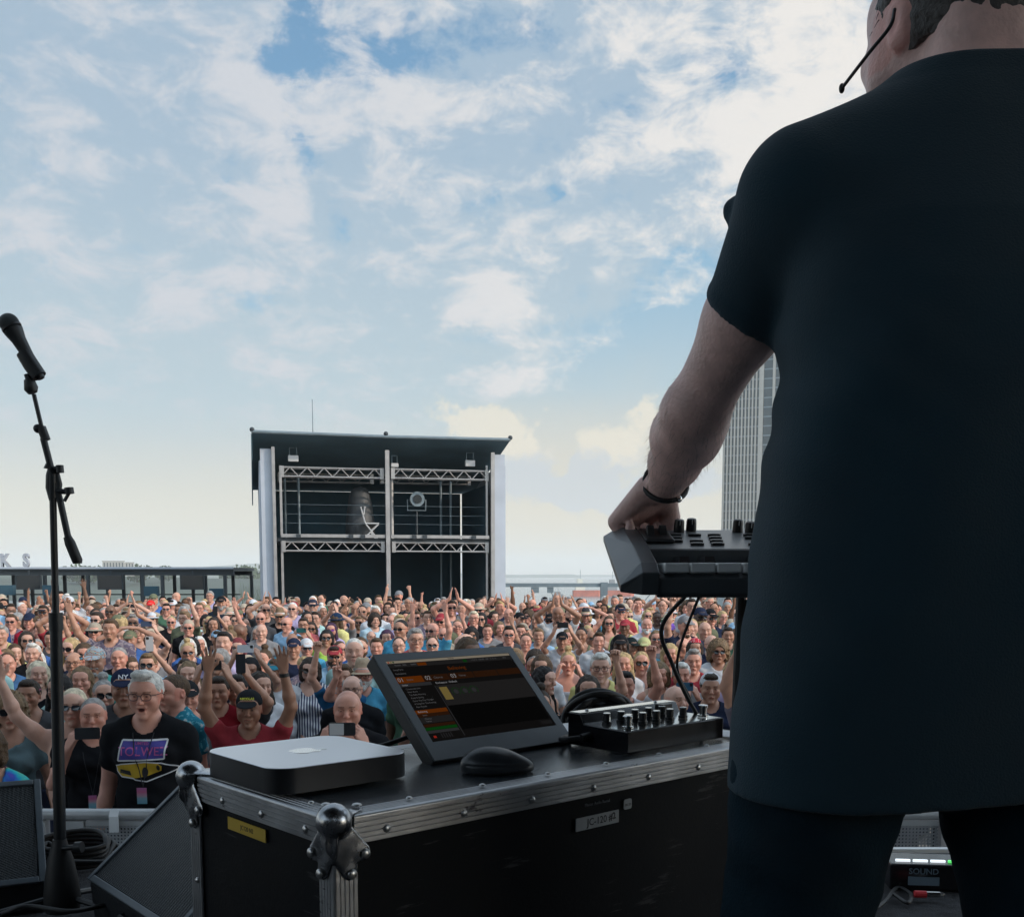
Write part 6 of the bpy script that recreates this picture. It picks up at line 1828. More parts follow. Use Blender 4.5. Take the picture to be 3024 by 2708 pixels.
# shirt
xs = np.arange(.12, .98, .0050); ys = np.arange(1.06, 1.58, .0050); zs = np.arange(1.98, 2.97, .0050)
def cone(a, b, r1, r2, x, y, z):
    d = b - a; L2 = (d * d).sum()
    t = np.clip(((x - a[0]) * d[0] + (y - a[1]) * d[1] + (z - a[2]) * d[2]) / L2, 0, 1)
    return np.sqrt((x - a[0] - t * d[0])**2 + (y - a[1] - t * d[1])**2 + (z - a[2] - t * d[2])**2) - (r1 + (r2 - r1) * t)
def smin(a, b, k):
    h = np.maximum(k - np.abs(a - b), 0) / k
    return np.minimum(a, b) - h * h * k * .25
def shirt_fn(V, x, y, z):
    d = loft(x, y, z, 0.0)
    d = np.maximum(d, 2.045 + .012 * np.sin((x - .5) * 9) - z)
    for S_, E_ in ((S1, E1), (S2, E2)):
        sgn = -1 if S_[0] < .5 else 1
        inner = V3(.572 + sgn * .07, 1.362, 2.834)
        d = smin(d, cone(inner, S_ + V3(0, 0, .024), .060, .074, x, y, z), .07)
        ax = (E_ - S_); ln = np.sqrt((ax * ax).sum()); ax = ax / ln
        c_ = cone(S_, S_ + ax * .16, .082, .055, x, y, z)
        tt = (x - S_[0]) * ax[0] + (y - S_[1]) * ax[1] + (z - S_[2]) * ax[2]
        c_ = c_ - .0022 * (tt > .124)
        c_ = np.maximum(c_, tt - .146 - .004 * np.sin(y * 30))
        d = smin(d, c_, .016)
    d = smin(d, np.sqrt(((x - BU.x) / 1.0)**2 + (y - BU.y)**2 + ((z - BU.z) / 1.2)**2) - .012, .02)
    d = np.maximum(d, z - 2.908 + .5 * np.maximum(0, y - 1.40))
    # neck opening
    nk = np.sqrt(((x - .572) / 1.05)**2 + ((y - 1.440) / 1.16)**2 + ((z - 2.970) / 1.0)**2) - .088
    d = np.maximum(d, -nk)
    # folds: diagonal drag lines from the armpit and loose ripples at the waist
    q1 = (x - .33) * 1.0 + (z - 2.60) * 1.35
    fold = .0024 * np.sin(q1 * 60 + np.sin(y * 12) * 1.2) * np.exp(-((x - .36) / .10)**2 - ((z - 2.52) / .13)**2)
    fold = fold + .0016 * np.sin(z * 52 + (x - .4) * 34 + np.sin(x * 21) * 1.4) * np.exp(-((z - 2.26) / .15)**2) * np.exp(-((x - .33) / .16)**2)
    fold = fold + .0022 * np.sin((x - z * .6) * 42 + 1.0 + np.sin(z * 16)) * np.exp(-((z - 2.42) / .25)**2)
    return (d + fold).astype(np.float32)
BU = aty(2162, 622, 1.39)
v, f = nets(shirt_fn(np.full((len(xs), len(ys), len(zs)), .3, np.float32), xs[:, None, None], ys[None, :, None], zs[None, None, :]), xs, ys, zs)
v = relax(v, f, 2, .4)
me = np_mesh('shirt', v - np.array(FOOT), f); me.materials.append(M['tee_black_veiled']); sh = kid('shirt', me, perf)
# trousers and shoes
G_ = [rc((.40, 1.28, 2.135), (.645, 1.28, 2.135), .120, .120, .03), rc((.378, 1.275, 2.06), (.356, 1.28, 1.87), .108, .088, .012), rc((.356, 1.28, 1.87), (.318, 1.27, 1.40), .088, .070, .02),
      rc((.632, 1.275, 2.06), (.668, 1.28, 1.87), .110, .090, .012), rc((.668, 1.28, 1.87), (.752, 1.27, 1.40), .090, .070, .02)]
xs = np.arange(.14, 1.0, .011); ys = np.arange(1.06, 1.5, .011); zs = np.arange(1.34, 2.16, .011)
def tr_fn(V, x, y, z):
    return (np.maximum(np.maximum(V, z - 2.12), 1.365 - z) + .004 * np.sin(z * 70 + x * 20) * np.sin(x * 40 + y * 33)).astype(np.float32)
v, f = nets(field(G_, xs, ys, zs, fn=tr_fn), xs, ys, zs)
v = relax(v, f, 1, .4)
me = np_mesh('trousers', v - np.array(FOOT), f); me.materials.append(M['jeans_black']); kid('trousers', me, perf)
for x in (.316, .757):
    m = MB(); m.ball((x - FOOT.x, 1.33 - FOOT.y, .045), (.052, .145, .045), 16, 10); m.build('shoe', 'rubber', perf, smooth=180)
# bracelet, headset microphone
m = MB(); ax = Vector(W1 - E1).normalized(); c_ = Vector(E1 + (W1 - E1) * .93) - FOOT; u_ = ax.orthogonal().normalized(); w_ = ax.cross(u_)
ring = [c_ + (u_ * math.cos(a) * .0345 + w_ * math.sin(a) * .0345) + ax * .006 * math.sin(a * 2) for a in np.linspace(0, 2 * math.pi, 25)]
m.tube(ring, .0042, 7, cap=False); m.build('bracelet', 'rubber', perf, smooth=180)
m = MB(); bd = Vector(ring[7]); m.ball(tuple(bd), .006, 10, 8); m.build('bracelet_bead', 'metal_shiny', perf, smooth=180)
e0, e1, e2 = aty(2628, 80, 1.375) - FOOT, aty(2566, 158, 1.40) - FOOT, aty(2486, 262, 1.47) - FOOT
hsm = MB(); hsm.tube(cat(e0 + Vector((.012, .02, .03)), e0, e1, e2, n=8), .0023, 8); hs_ = hsm.build('headset_boom', 'rubber', perf, smooth=180)
m = MB(); m.ball(tuple(e2), (.004, .004, .0065), 10, 8); m.build('headset_tip', 'rubber', hs_, smooth=180)
# print lines of the waist pocket seam
# ---------------------------------------------------------------- the crowd
mk('crowd_mix', (1, 1, 1), 0.8, spec=0.15, noise=0.12, nscale=10, attr='col')
def patt(name, build):
    m_ = mat(name, (.5, .5, .5), .9, bump=.3, bscale=26, spec=.1); M[name] = m_
    nt = m_.node_tree; b = nt.nodes['Principled BSDF']; t = nt.nodes.new('ShaderNodeTexCoord')
    r = nt.nodes.new('ShaderNodeValToRGB'); build(nt, t, r); nt.links.new(r.outputs[0], b.inputs['Base Color'])
def ramp_set(r, stops, const=True):
    c = r.color_ramp; c.interpolation = 'CONSTANT' if const else 'LINEAR'
    while len(c.elements) > 1: c.elements.remove(c.elements[-1])
    c.elements[0].position = stops[0][0]; c.elements[0].color = (*stops[0][1], 1)
    for p, col in stops[1:]:
        e = c.elements.new(p); e.color = (*col, 1)
def p_stripe(nt, t, r):
    w = nt.nodes.new('ShaderNodeTexWave'); w.bands_direction = 'X'; w.inputs['Scale'].default_value = 12; w.inputs['Distortion'].default_value = .6; nt.links.new(t.outputs['Object'], w.inputs['Vector']); nt.links.new(w.outputs[1], r.inputs[0])
    ramp_set(r, [(0, (.03, .04, .10)), (.45, (.6, .6, .62))])
def p_noise(stops, sc_, const=True, detail=3):
    def f(nt, t, r):
        n = nt.nodes.new('ShaderNodeTexNoise'); n.inputs['Scale'].default_value = sc_; n.inputs['Detail'].default_value = detail; nt.links.new(t.outputs['Object'], n.inputs['Vector']); nt.links.new(n.outputs[0], r.inputs[0]); ramp_set(r, stops, const)
    return f
patt('striped', p_stripe)
patt('tie_dye', p_noise([(.3, (.25, .04, .35)), (.42, (.04, .10, .45)), (.52, (.02, .35, .45)), (.62, (.10, .40, .25)), (.72, (.5, .05, .2))], 7, False))
patt('floral', p_noise([(0, (.62, .66, .70)), (.56, (.30, .38, .08)), (.62, (.62, .66, .70))], 14))
patt('aloha', p_noise([(0, (.02, .17, .24)), (.55, (.10, .35, .42)), (.62, (.45, .50, .50))], 26))
patt('plaid', p_noise([(0, (.12, .10, .14)), (.5, (.24, .20, .22)), (.6, (.08, .08, .12))], 18))
patt('patch_cap', p_noise([(0, (.45, .50, .52)), (.48, (.45, .12, .08)), (.53, (.55, .50, .40)), (.6, (.12, .30, .40)), (.66, (.6, .58, .5))], 22))
patt('bandana', p_noise([(0, (.45, .03, .05)), (.56, (.6, .35, .35)), (.62, (.45, .03, .05))], 30))
SK = {'f': (.60, .365, .29), 'l': (.54, .315, .24), 'm': (.44, .245, .175), 't': (.33, .175, .12), 'd': (.075, .042, .030), 'b': (.17, .09, .058), 'p': (.59, .305, .235)}
SK = {k_: (v_[0], v_[1] * .95, v_[2] * .90) for k_, v_ in SK.items()}
HCOL = {'black': (.012, .010, .010), 'dark': (.03, .02, .014), 'brown': (.075, .045, .025), 'lbrown': (.17, .11, .06), 'blond': (.42, .30, .15), 'wblond': (.6, .52, .38), 'grey': (.28, .27, .26), 'white': (.62, .60, .56), 'red': (.18, .03, .035), 'purple': (.05, .02, .05)}
TOP = {'black': (.010, .011, .014), 'navy': (.014, .022, .055), 'white': (.54, .55, .58), 'grey': (.20, .20, .21), 'dgrey': (.06, .062, .07), 'red': (.36, .015, .03), 'blue': (.03, .13, .42), 'lblue': (.22, .42, .62), 'teal': (.02, .34, .30), 'green': (.06, .16, .09), 'mint': (.35, .60, .56), 'coral': (.62, .10, .10), 'yellow': (.65, .60, .16), 'pink': (.55, .05, .22), 'tan': (.42, .33, .23), 'peach': (.60, .36, .27), 'olive': (.14, .15, .08), 'lilac': (.40, .33, .55), 'gteal': (.10, .17, .19), 'cyan': (.02, .30, .50), 'mustard': (.45, .30, .06), 'stripe': 'striped', 'tiedye': 'tie_dye', 'floral': 'floral', 'aloha': 'aloha', 'plaid': 'plaid'}
for k_, v_ in list(TOP.items()):
    if not isinstance(v_, str):
        g_ = .3 * v_[0] + .55 * v_[1] + .15 * v_[2]; TOP[k_] = tuple(.78 * c + .22 * g_ for c in v_)
TOPW = {'dgrey': 'charcoal', 'lblue': 'light blue', 'gteal': 'grey green', 'stripe': 'striped', 'tiedye': 'tie dyed', 'floral': 'leaf patterned'}
people = []         # (x, y) of everybody placed, for spacing
faces = []          # (px, py, half width px, distance) of the hand placed heads
GRP = 'people in the crowd facing the stage'
def screen(x, y, z):
    c, s = math.cos(TH), math.sin(TH)
    f = y * c - (z - CZ) * s; u = y * s + (z - CZ) * c
    return 1512 + FPX * x / f, PPY - FPX * u / f
def apply_top(o, top):
    v = TOP[top] if isinstance(top, str) else top
    if isinstance(v, str):
        o.material_slots[0].link = 'OBJECT'; o.material_slots[0].material = M[v]
    else:
        o.color = (*v, 1)
def make_person(label, x, y, s, fem, pose, mouth, skin, hair, hcol, top, sleeve='tee', beard=None, bcol=None, eye=None, ecol=(.012, .012, .014), hat=None, hatcol=(.02, .02, .03), fat=0.0, yaw=0.0, mirror=False, tilt=0.0, lod=0, trousers=(.03, .035, .06), z0=0.004):
    p = proto(fem, pose, mouth, fat, lod, sleeve)
    base_yaw = math.atan2(x * .6, y + 2.0) * -1.0
    t = thing('person', label, 'person', (x, y, z0), base_yaw + yaw, GRP)
    t.rotation_euler = (tilt, 0, base_yaw + yaw)
    t.scale = (-s if mirror else s, s, s)
    sk = SK[skin] if isinstance(skin, str) else skin
    kid('body', p[0], t, sk)
    sh = kid('shirt' if sleeve != 'tank' else 'tank_top', p[1], t); apply_top(sh, top)
    kid('trousers', p[2], t, trousers)
    parts = {'body': t.children[0], 'shirt': sh}
    hl = min(lod, 1)
    if hair and hair != 'bald':
        me, nm = hairs(hair, hl); parts['hair'] = kid(nm, me, t, HCOL[hcol] if isinstance(hcol, str) else hcol)
    if beard:
        me, nm = hairs(beard, hl); kid(nm, me, t, HCOL[bcol or hcol] if isinstance(bcol or hcol, str) else hcol)
    if hat:
        me, nm = hairs(hat, hl); h_ = kid(nm, me, t)
        parts['hat'] = h_
        if isinstance(hatcol, str) and hatcol in M:
            h_.material_slots[0].link = 'OBJECT'; h_.material_slots[0].material = M[hatcol]
        else:
            h_.color = (*(TOP[hatcol] if isinstance(hatcol, str) else hatcol), 1)
        if hat == 'fedora':
            kid('hat_band', band_mesh(), t, (.55, .56, .54))
    if eye: kid('sunglasses' if eye != 'glasses' else 'glasses', glasses_mesh(eye), t, ecol)
    people.append((x, y))
    return t, parts
def band_mesh():
    if 'band' in HAIR: return HAIR['band']
    m = MB(); m.lathe([(.0905, 1.694), (.0895, 1.718)], 28, cap=False)
    me = bpy.data.meshes.new('hat_band'); me.from_pydata([(p[0] * 0.965, p[1] * 1.15 + .012, p[2]) for p in m.v], [], m.f); me.update(); me.materials.append(M['hat']); HAIR['band'] = me; return me
PH = {}
def phone(label, person, loc, rot, col=(.012, .013, .016), land=True, col2=None):
    if 'm' not in PH:
        m = MB(); m.prism(rrect(.150, .074, .011, 4), -.004, .004); PH['m'] = m
    me = bpy.data.meshes.new('case'); me.from_pydata(PH['m'].v, [], PH['m'].f); me.update(); me.materials.append(M['phone'])
    t = thing('phone', label, 'phone', (0, 0, 0), group='phones held up in the crowd')
    mw = Matrix.LocRotScale(person.location, person.rotation_euler, person.scale)
    rl_ = Matrix.Translation(loc) @ Euler(rot).to_matrix().to_4x4() @ Matrix.Rotation(R(90), 4, 'X')
    if not land: rl_ = rl_ @ Matrix.Rotation(R(90), 4, 'Z')
    w_ = mw @ rl_
    lo_, q_, sc_ = w_.decompose()
    t.location = lo_; t.rotation_euler = q_.to_euler(); t.scale = tuple(abs(c) for c in sc_)
    kid('case', me, t, col)
    m = MB(); m.prism(rrect(.026, .028, .007, 3), .0041, .0058, Matrix.Translation((.056, .018, 0)))
    for dx, dy in ((-.005, .005), (.005, -.005), (-.005, -.006)): m.cyl((.056 + dx, .018 + dy, .0059), (.056 + dx, .018 + dy, .0072), .0042, n=10)
    me2 = bpy.data.meshes.new('camera'); me2.from_pydata(m.v, [], m.f); me2.update(); me2.materials.append(M['phone']); kid('camera', me2, t, (.02, .02, .022))
    if col2:
        m = MB(); m.prism(rrect(.08, .066, .004, 3), .0041, .0047, Matrix.Translation((-.03, 0, 0))); me3 = bpy.data.meshes.new('back_panel'); me3.from_pydata(m.v, [], m.f); me3.update(); me3.materials.append(M['phone']); kid('back_panel', me3, t, col2)
    return t
PHLOC = {'phone': ((0, -.385, 1.585), (0, 0, 0), True), 'phoneup': ((0, -.335, 1.885), (-.05, 0, 0), True), 'onephone': ((.078, -.335, 1.885), (-.05, 0, .1), False)}
def place(px, py, h):
    """head centre and head height in the photo -> position and body scale"""
    t = -(ray(px, py).z / ray(px, py).y)
    k = FPX * .245 / h
    s = CZ / (1.64 + k * t)
    s = min(1.10, max(.89, s))
    D = (CZ - 1.64 * s) / t if t > .004 else k * s
    D = min(max(D, 5.2), 26)
    if t > .004: s = (CZ - D * t) / 1.64
    p = ray(px, py); X_ = p.x / p.y * D
    return X_, D, min(1.13, max(.84, s))
def man(px, py, h, label, **k):
    x, y, s = place(px, py, h)
    k.setdefault('lod', 0 if y < 11.5 else 1)
    ph = k.pop('ph', None)
    fem = k.pop('fem', False)
    t, parts = make_person(label, x, y, s, fem, k.pop('pose', 'down'), k.pop('mouth', 'closed'), k.pop('skin', 'l'), k.pop('hair', 'short'), k.pop('hc', 'brown'), k.pop('top', 'black'), **k)
    faces.append((px, py, h * .5, y))
    if ph: 
        lb, col = ph[0], ph[1]
        pl = PHLOC[ph[2] if len(ph) > 2 else 'phone']
        phone(lb, t, pl[0], pl[1], col, pl[2], ph[3] if len(ph) > 3 else None)
    return t, parts, (x, y, s)
def conform(shirt_mesh):
    from mathutils.bvhtree import BVHTree
    bv = BVHTree.FromPolygons([v.co for v in shirt_mesh.vertices], [p.vertices for p in shirt_mesh.polygons])
    def f(x, z, off=.002):
        h = bv.ray_cast(Vector((x, -1, z)), Vector((0, 1, 0)))
        return Vector((x, (h[0].y if h[0] else -.12) - off, z))
    return f
def decal(nm, polys2d, m_, parent, cf, off, thick=.0, cuts=3):
    bm = bmesh.new()
    for poly in polys2d:
        vs = [bm.verts.new((p[0], 0, p[1])) for p in poly]
        bm.faces.new(vs)
    bmesh.ops.triangulate(bm, faces=bm.faces[:])
    for _ in range(cuts): bmesh.ops.subdivide_edges(bm, edges=[e for e in bm.edges if e.calc_length() > .02], cuts=1); bmesh.ops.triangulate(bm, faces=bm.faces[:])
    for v in bm.verts: v.co = cf(v.co.x, v.co.z, off)
    me = bpy.data.meshes.new(nm); bm.to_mesh(me); bm.free(); me.materials.append(M[m_]); o = bpy.data.objects.new(nm, me); COL.objects.link(o); o.parent = parent; return o
def outline(pts, w):
    n = len(pts); out = []
    c = Vector((sum(p[0] for p in pts) / n, sum(p[1] for p in pts) / n))
    quads = []
    for i in range(n):
        a, b = Vector(pts[i]), Vector(pts[(i + 1) % n]); d = (b - a).normalized(); nn = Vector((-d.y, d.x)) * w
        quads.append([a - nn, b - nn, b + nn, a + nn])
    return quads
def chest_text(tx, size, m_, parent, cf, x, z, off=.004, nm='chest_print'):
    me = text_mesh(tx, size, 0.0, .0004)
    for v in me.vertices: v.co = cf(v.co.x + x, v.co.y + z, off)
    me.name = nm; return link(nm, me, m_, parent)
mk('p_white', (.62, .63, .66), .7); mk('p_purple', (.06, .05, .28), .8); mk('p_pink', (.45, .10, .30), .8); mk('p_yellow', (.55, .36, .02), .7); mk('p_dark', (.015, .015, .02), .7); mk('p_lime', (.6, .62, .05), .7)
ps = mat('pass_card', (.4, .2, .4), .5); M['pass_card'] = ps
_nt = ps.node_tree; _t = _nt.nodes.new('ShaderNodeTexCoord'); _s = _nt.nodes.new('ShaderNodeSeparateXYZ'); _r = _nt.nodes.new('ShaderNodeValToRGB'); _nt.links.new(_t.outputs['Generated'], _s.inputs[0]); _nt.links.new(_s.outputs[2], _r.inputs[0]); ramp_set(_r, [(0, (.12, .32, .42)), (.35, (.20, .36, .45)), (.5, (.42, .28, .36)), (.75, (.50, .12, .25)), (1, (.40, .14, .32))], False); _nt.links.new(_r.outputs[0], _nt.nodes['Principled BSDF'].inputs['Base Color'])
def lanyard(t, cf, x, z, w=.05, h=.085):
    p = cf(x, z, .012); q_ = cf(x, z + h * .5 + .03, .008)
    m = MB(); m.box((x - w/2, p.y - .003, z - h/2), (x + w/2, p.y, z + h/2)); o = m.build('pass_card', 'pass_card', t)
    l, r = cf(x - .055, z + .32, .004), cf(x + .055, z + .32, .004)
    m = MB(); pts_ = [l] + [cf(x - .055 * (1 - k / 6), z + .32 - (.32 - h * .5) * k / 6, .005) for k in range(1, 7)]; m.tube(pts_, .0028, 5)
    pts_ = [r] + [cf(x + .055 * (1 - k / 6), z + .32 - (.32 - h * .5) * k / 6, .005) for k in range(1, 7)]; m.tube(pts_, .0028, 5); m.build('lanyard', 'p_dark', t)
def watch(t, p, a, b, col='rubber', r=.034):
    m = MB(); a, b = Vector(a), Vector(b); d = (b - a).normalized(); m.tube([a - d * .012, a + d * .012], [r, r * .96], 14); return m.build('wrist_band', col, t)

# ---- hand placed people, nearest first
t, P_, _ = man(445, 2049, 136, 'white haired man in glasses and black tee with a yellow car print', hair='quiff', hc='white', eye='glasses', ecol=(.05, .02, .02), top='black', mouth='open', skin='p', fat=.25, tilt=.05, yaw=-.12)
cf = conform(P_['shirt'].data)
zc0 = 1.305
sg = [(-.125, zc0 + .01), (.115, zc0 + .02), (.125, zc0 + .115), (-.105, zc0 + .115)]
decal('chest_print', [sg], 'p_purple', t, cf, .0045); decal('chest_print', outline(sg, .0042), 'p_white', t, cf, .006)
chest_text('TOLWEZ', .062, 'p_pink', t, cf, .005, zc0 + .058, .0062); chest_text('LIMITED', .020, 'p_pink', t, cf, .0, zc0 + .099, .0062)
car = [(-.150, zc0 - .055), (-.145, zc0 - .02), (-.11, zc0 - .008), (-.04, zc0 - .002), (.02, zc0 + .004), (.08, zc0 - .002), (.10, zc0 - .02), (.095, zc0 - .045), (.03, zc0 - .07), (-.05, zc0 - .085), (-.12, zc0 - .082)]
decal('chest_print', [car], 'p_yellow', t, cf, .0046); decal('chest_print', outline(car[:5] + [(.10, zc0 - .002), (.17, zc0 - .035), (.165, zc0 - .05), (.02, zc0 - .10), (-.04, zc0 - .092)] + car[9:], .0032), 'p_white', t, cf, .0058)
for cx, cz_, rr in ((.012, zc0 - .052, .028), (.082, zc0 - .028, .016)):
    decal('chest_print', [[(cx + rr * .55 * math.cos(a), cz_ + rr * math.sin(a)) for a in np.linspace(0, 6.28, 17)[:-1]]], 'p_dark', t, cf, .0064, cuts=1)
decal('chest_print', [[(-.13, zc0 - .062), (-.06, zc0 - .070), (-.065, zc0 - .045), (-.12, zc0 - .038)]], 'p_dark', t, cf, .0062, cuts=1)
lanyard(t, cf, .0, 1.135)
t, P_, _ = man(276, 2118, 100, 'grey haired man in black tee filming with a black phone behind the mic stand', hair='crop', hc='grey', top='black', pose='phone', skin='p', fat=.3, yaw=.1, ph=('black phone held upright by the grey haired man beside the white haired man', (.012, .014, .018)))
cf = conform(P_['shirt'].data); lanyard(t, cf, -.01, 1.10)
man(218, 2090, 112, 'broad man in black tank top and sunglasses raising an arm behind the mic stand', hair='crop', hc='wblond', eye='shades', ecol=(.01, .03, .05), top='black', sleeve='tank', pose='wave', mirror=True, skin='f', fat=.4)
man(28, 2104, 106, 'woman with curly grey brown hair and sunglasses in grey green tee', fem=True, hair='curly', hc='lbrown', eye='bigshades', top='gteal', skin='m', yaw=.2)
man(-40, 2215, 100, 'person in bright tie dyed tee cut off by the left border above the floor monitor', fem=True, hair='bob', hc='brown', top='tiedye', skin='m')
man(368, 2036, 108, 'man with navy cap carrying white letters NY between two phone holders', hat='cap', hatcol=(.012, .018, .045), hair='crop', hc='dark', top='dgrey', skin='t', eye=None, yaw=.1)
ny = bpy.data.objects['person.005'] if False else COL.objects[-1].parent
me = text_mesh('NY', .046, .001, .0012); me.transform(Matrix.Translation((.0, -.0905, 1.728)) @ Matrix.Rotation(R(90 - 28), 4, 'X')); me.name = 'cap_letters'; link('cap_letters', me, 'p_white', ny)
man(512, 2050, 112, 'man with cropped hair in teal flower pattern shirt right behind the white haired man', hair='crop', hc='brown', top='aloha', skin='p', yaw=-.8)
man(553, 2064, 98, 'woman in dark cap with white sunglasses pushed up on the brim', fem=True, hat='cap', hatcol=(.015, .017, .02), hair='pony', hc='brown', top='dgrey', skin='p', yaw=.25)
t, P_, _ = man(736, 2098, 108, 'man in black cap and red tee holding both arms high above the mini computer', hat='cap', hatcol=(.012, .014, .017), hair='crop', hc='dark', top='red', pose='bothup', mouth='smile', skin='t', fat=.1)
me = text_mesh('NICOLAS', .022, .001, .0006); me.transform(Matrix.Translation((.0, -.0915, 1.726)) @ Matrix.Rotation(R(90 - 28), 4, 'X')); me.name = 'cap_letters'; link('cap_letters', me, 'p_lime', t)
watch(t, None, (.247, -.098, 1.885), (.245, -.10, 1.905))
man(1027, 2100, 122, 'bald man in black tee looking at a black and white phone in his hands', hair='bald', top='black', pose='phone', skin='p', fat=.1, ph=('black phone with white back panel held by the bald man in black', (.012, .013, .016), 'phone', (.55, .56, .58)))
man(1040, 2040, 76, 'balding grey haired man in glasses directly behind the bald man with the phone', hair='fringe', hc='grey', eye='glasses', top='black', skin='f')
man(1072, 1998, 80, 'white bearded man in straw hat and blue shirt flashing two fingers', hat='fedora', hatcol=(.40, .31, .22), hair='fringe', hc='white', beard='beard', bcol='white', top='cyan', pose='vee', mirror=True, skin='p', fat=.5, eye='glasses')
man(916, 1982, 66, 'dark haired woman with big sunglasses in blue and white striped shirt', fem=True, hair='bob', hc='dark', eye='bigshades', ecol=(.03, .018, .012), top='stripe', skin='f')
man(1014, 2004, 66, 'woman with headband raising a clenched fist in dark blue tee', fem=True, hair='short', hc='brown', hat='headband', hatcol='black', top=(.02, .10, .22), pose='fist', mirror=True, skin='l')
man(816, 1984, 72, 'man in teal cap and loose white tee behind the man with raised arms', hat='cap', hatcol=(.03, .20, .27), hair='short', hc='lbrown', top='white', skin='m', fat=.5)
man(868, 1917, 58, 'man with navy cap pulled low and navy tee', hat='cap', hatcol='navy', hair='crop', hc='dark', top='navy', skin='m', fat=.3)
man(740, 1984, 62, 'woman in yellow top with black patterned scarf holding a white phone high', fem=True, hat='beanie', hatcol=(.02, .02, .022), hair='long', hc='dark', top='mustard', pose='phoneup', skin='m', ph=('white phone held sideways above the black cap of the red tee man', (.55, .56, .60), 'phoneup'))
man(646, 2046, 82, 'man in dark red tee behind two raised black phones', hair='short', hc='dark', top=(.20, .012, .02), pose='phoneup', skin='m', ph=('black phone held high between the raised arms of the red tee man', (.012, .014, .016), 'phoneup'))
man(700, 2040, 70, 'man holding up a dark phone just left of the woman in yellow', hair='short', hc='black', top='dgrey', pose='onephone', skin='m', ph=('dark phone held upright next to the first raised black phone', (.016, .02, .026), 'onephone'))
man(557, 1996, 66, 'woman with tawny fringe and clear sunglasses resting on her head', fem=True, hair='wavy', hc='lbrown', top='white', skin='f', pose='brow')
man(770, 2030, 62, 'woman with long dark hair looking down right of the black cap', fem=True, hair='long', hc='dark', top='white', skin='l', yaw=.5)
man(242, 2012, 74, 'long haired person squinting just right of the mic stand pole', fem=True, hair='long', hc='lbrown', top='black', skin='p')
man(85, 2057, 72, 'woman with pink sunglasses pushed up on dark hair', fem=True, hair='short', hc='dark', hat='headband', hatcol='pink', top='dgrey', skin='t')
man(281, 1957, 84, 'bearded man in patched pale cap and green tee', hat='cap', hatcol='patch_cap', hair='crop', hc='dark', beard='goatee', bcol='grey', top='teal', skin='m', fat=.2)
man(352, 1947, 68, 'stern man with short grey hair in black collared shirt', hair='crop', hc='grey', top='black', skin='p', fat=.2)
man(22, 1964, 68, 'balding man in blue tee at the left border', hair='receding', hc='brown', top=(.05, .12, .25), skin='p', fat=.4, yaw=.2)
man(114, 1994, 70, 'woman with long white blond hair and black scarf', fem=True, hair='long', hc='wblond', top='black', skin='f', yaw=.3)
man(218, 1960, 62, 'bald man in glasses with a bright blue band on his head', hair='fringe', hc='dark', hat='headband', hatcol='cyan', eye='glasses', top='dgrey', skin='m')
man(4, 1876, 56, 'grey haired person in yellow tee at the left border', hair='short', hc='grey', top='yellow', skin='l', fat=.5)
man(98, 1934, 56, 'man with swept white hair left of the mic stand', hair='quiff', hc='white', top='black', skin='f')
man(87, 1838, 50, 'woman in navy cap and dark red tee left of the mic stand', fem=True, hat='cap', hatcol='navy', hair='bob', hc='brown', top=(.30, .015, .035), skin='p')
man(33, 1838, 47, 'man in sunglasses and plaid shirt near the left border', hair='short', hc='brown', eye='shades', top='plaid', skin='p')
man(128, 1811, 45, 'man in dark visor and white tee left of the mic stand pole', hair='short', hc='dark', eye='shades', hat='visor', hatcol=(.02, .02, .03), top='white', skin='t')
man(280, 1868, 52, 'man in tan bucket hat and sunglasses with navy tee', hat='bucket', hatcol=(.33, .28, .22), hair='crop', hc='brown', eye='shades', top='navy', skin='p', fat=.3)
man(384, 1893, 56, 'man in olive cap and blue tee with his hands joined above his head', hat='cap', hatcol='olive', hair='crop', hc='dark', top='blue', pose='heads', skin='m')
man(118, 1868, 46, 'man with receding dark hair grinning left of the mic stand', hair='receding', hc='dark', top='grey', skin='p', mouth='smile')
man(150, 1890, 50, 'person with tousled dark hair and raised fist touching the mic stand pole', hair='short', hc='black', top='dgrey', pose='fist', skin='m')
man(709, 1868, 52, 'dark skinned man with shaved head turned away in navy shirt', hair='bald', top='navy', skin='b', yaw=2.2)
man(772, 1868, 50, 'heavy bald man with double chin in grey tee', hair='bald', top='grey', skin='f', fat=.8)
man(703, 1915, 46, 'woman with dark red hair and sunglasses below the shaved head', fem=True, hair='bob', hc='red', eye='shades', top='grey', skin='f')
man(557, 1856, 46, 'old man in beige flat cap and sunglasses with black tee', hat='beanie', hatcol=(.38, .32, .25), hair='crop', hc='grey', eye='shades', top='black', skin='p')
man(654, 1783, 40, 'tall man in black cap and dark polo standing above his neighbours', hat='cap', hatcol='black', hair='crop', hc='grey', beard='beard', bcol='grey', top=(.015, .025, .04), skin='m', fat=.5)
man(589, 1799, 38, 'smiling woman in glasses and white shirt with green leaves', fem=True, hair='short', hc='lbrown', eye='glasses', top='floral', skin='p', mouth='smile')
man(492, 1801, 37, 'man with dark hair and wide sunglasses in green tee', hair='short', hc='dark', eye='shades', top='green', skin='p')
man(449, 1829, 37, 'woman in white hat and sunglasses', fem=True, hat='bucket', hatcol='white', hair='bob', hc='brown', eye='shades', top='tan', skin='l')
man(445, 1890, 46, 'fair woman filming with a wide blue phone', fem=True, hair='pony', hc='lbrown', top='peach', pose='phoneup', skin='f', ph=('wide blue grey phone held sideways left of the clapping hands', (.05, .07, .12), 'phoneup'))
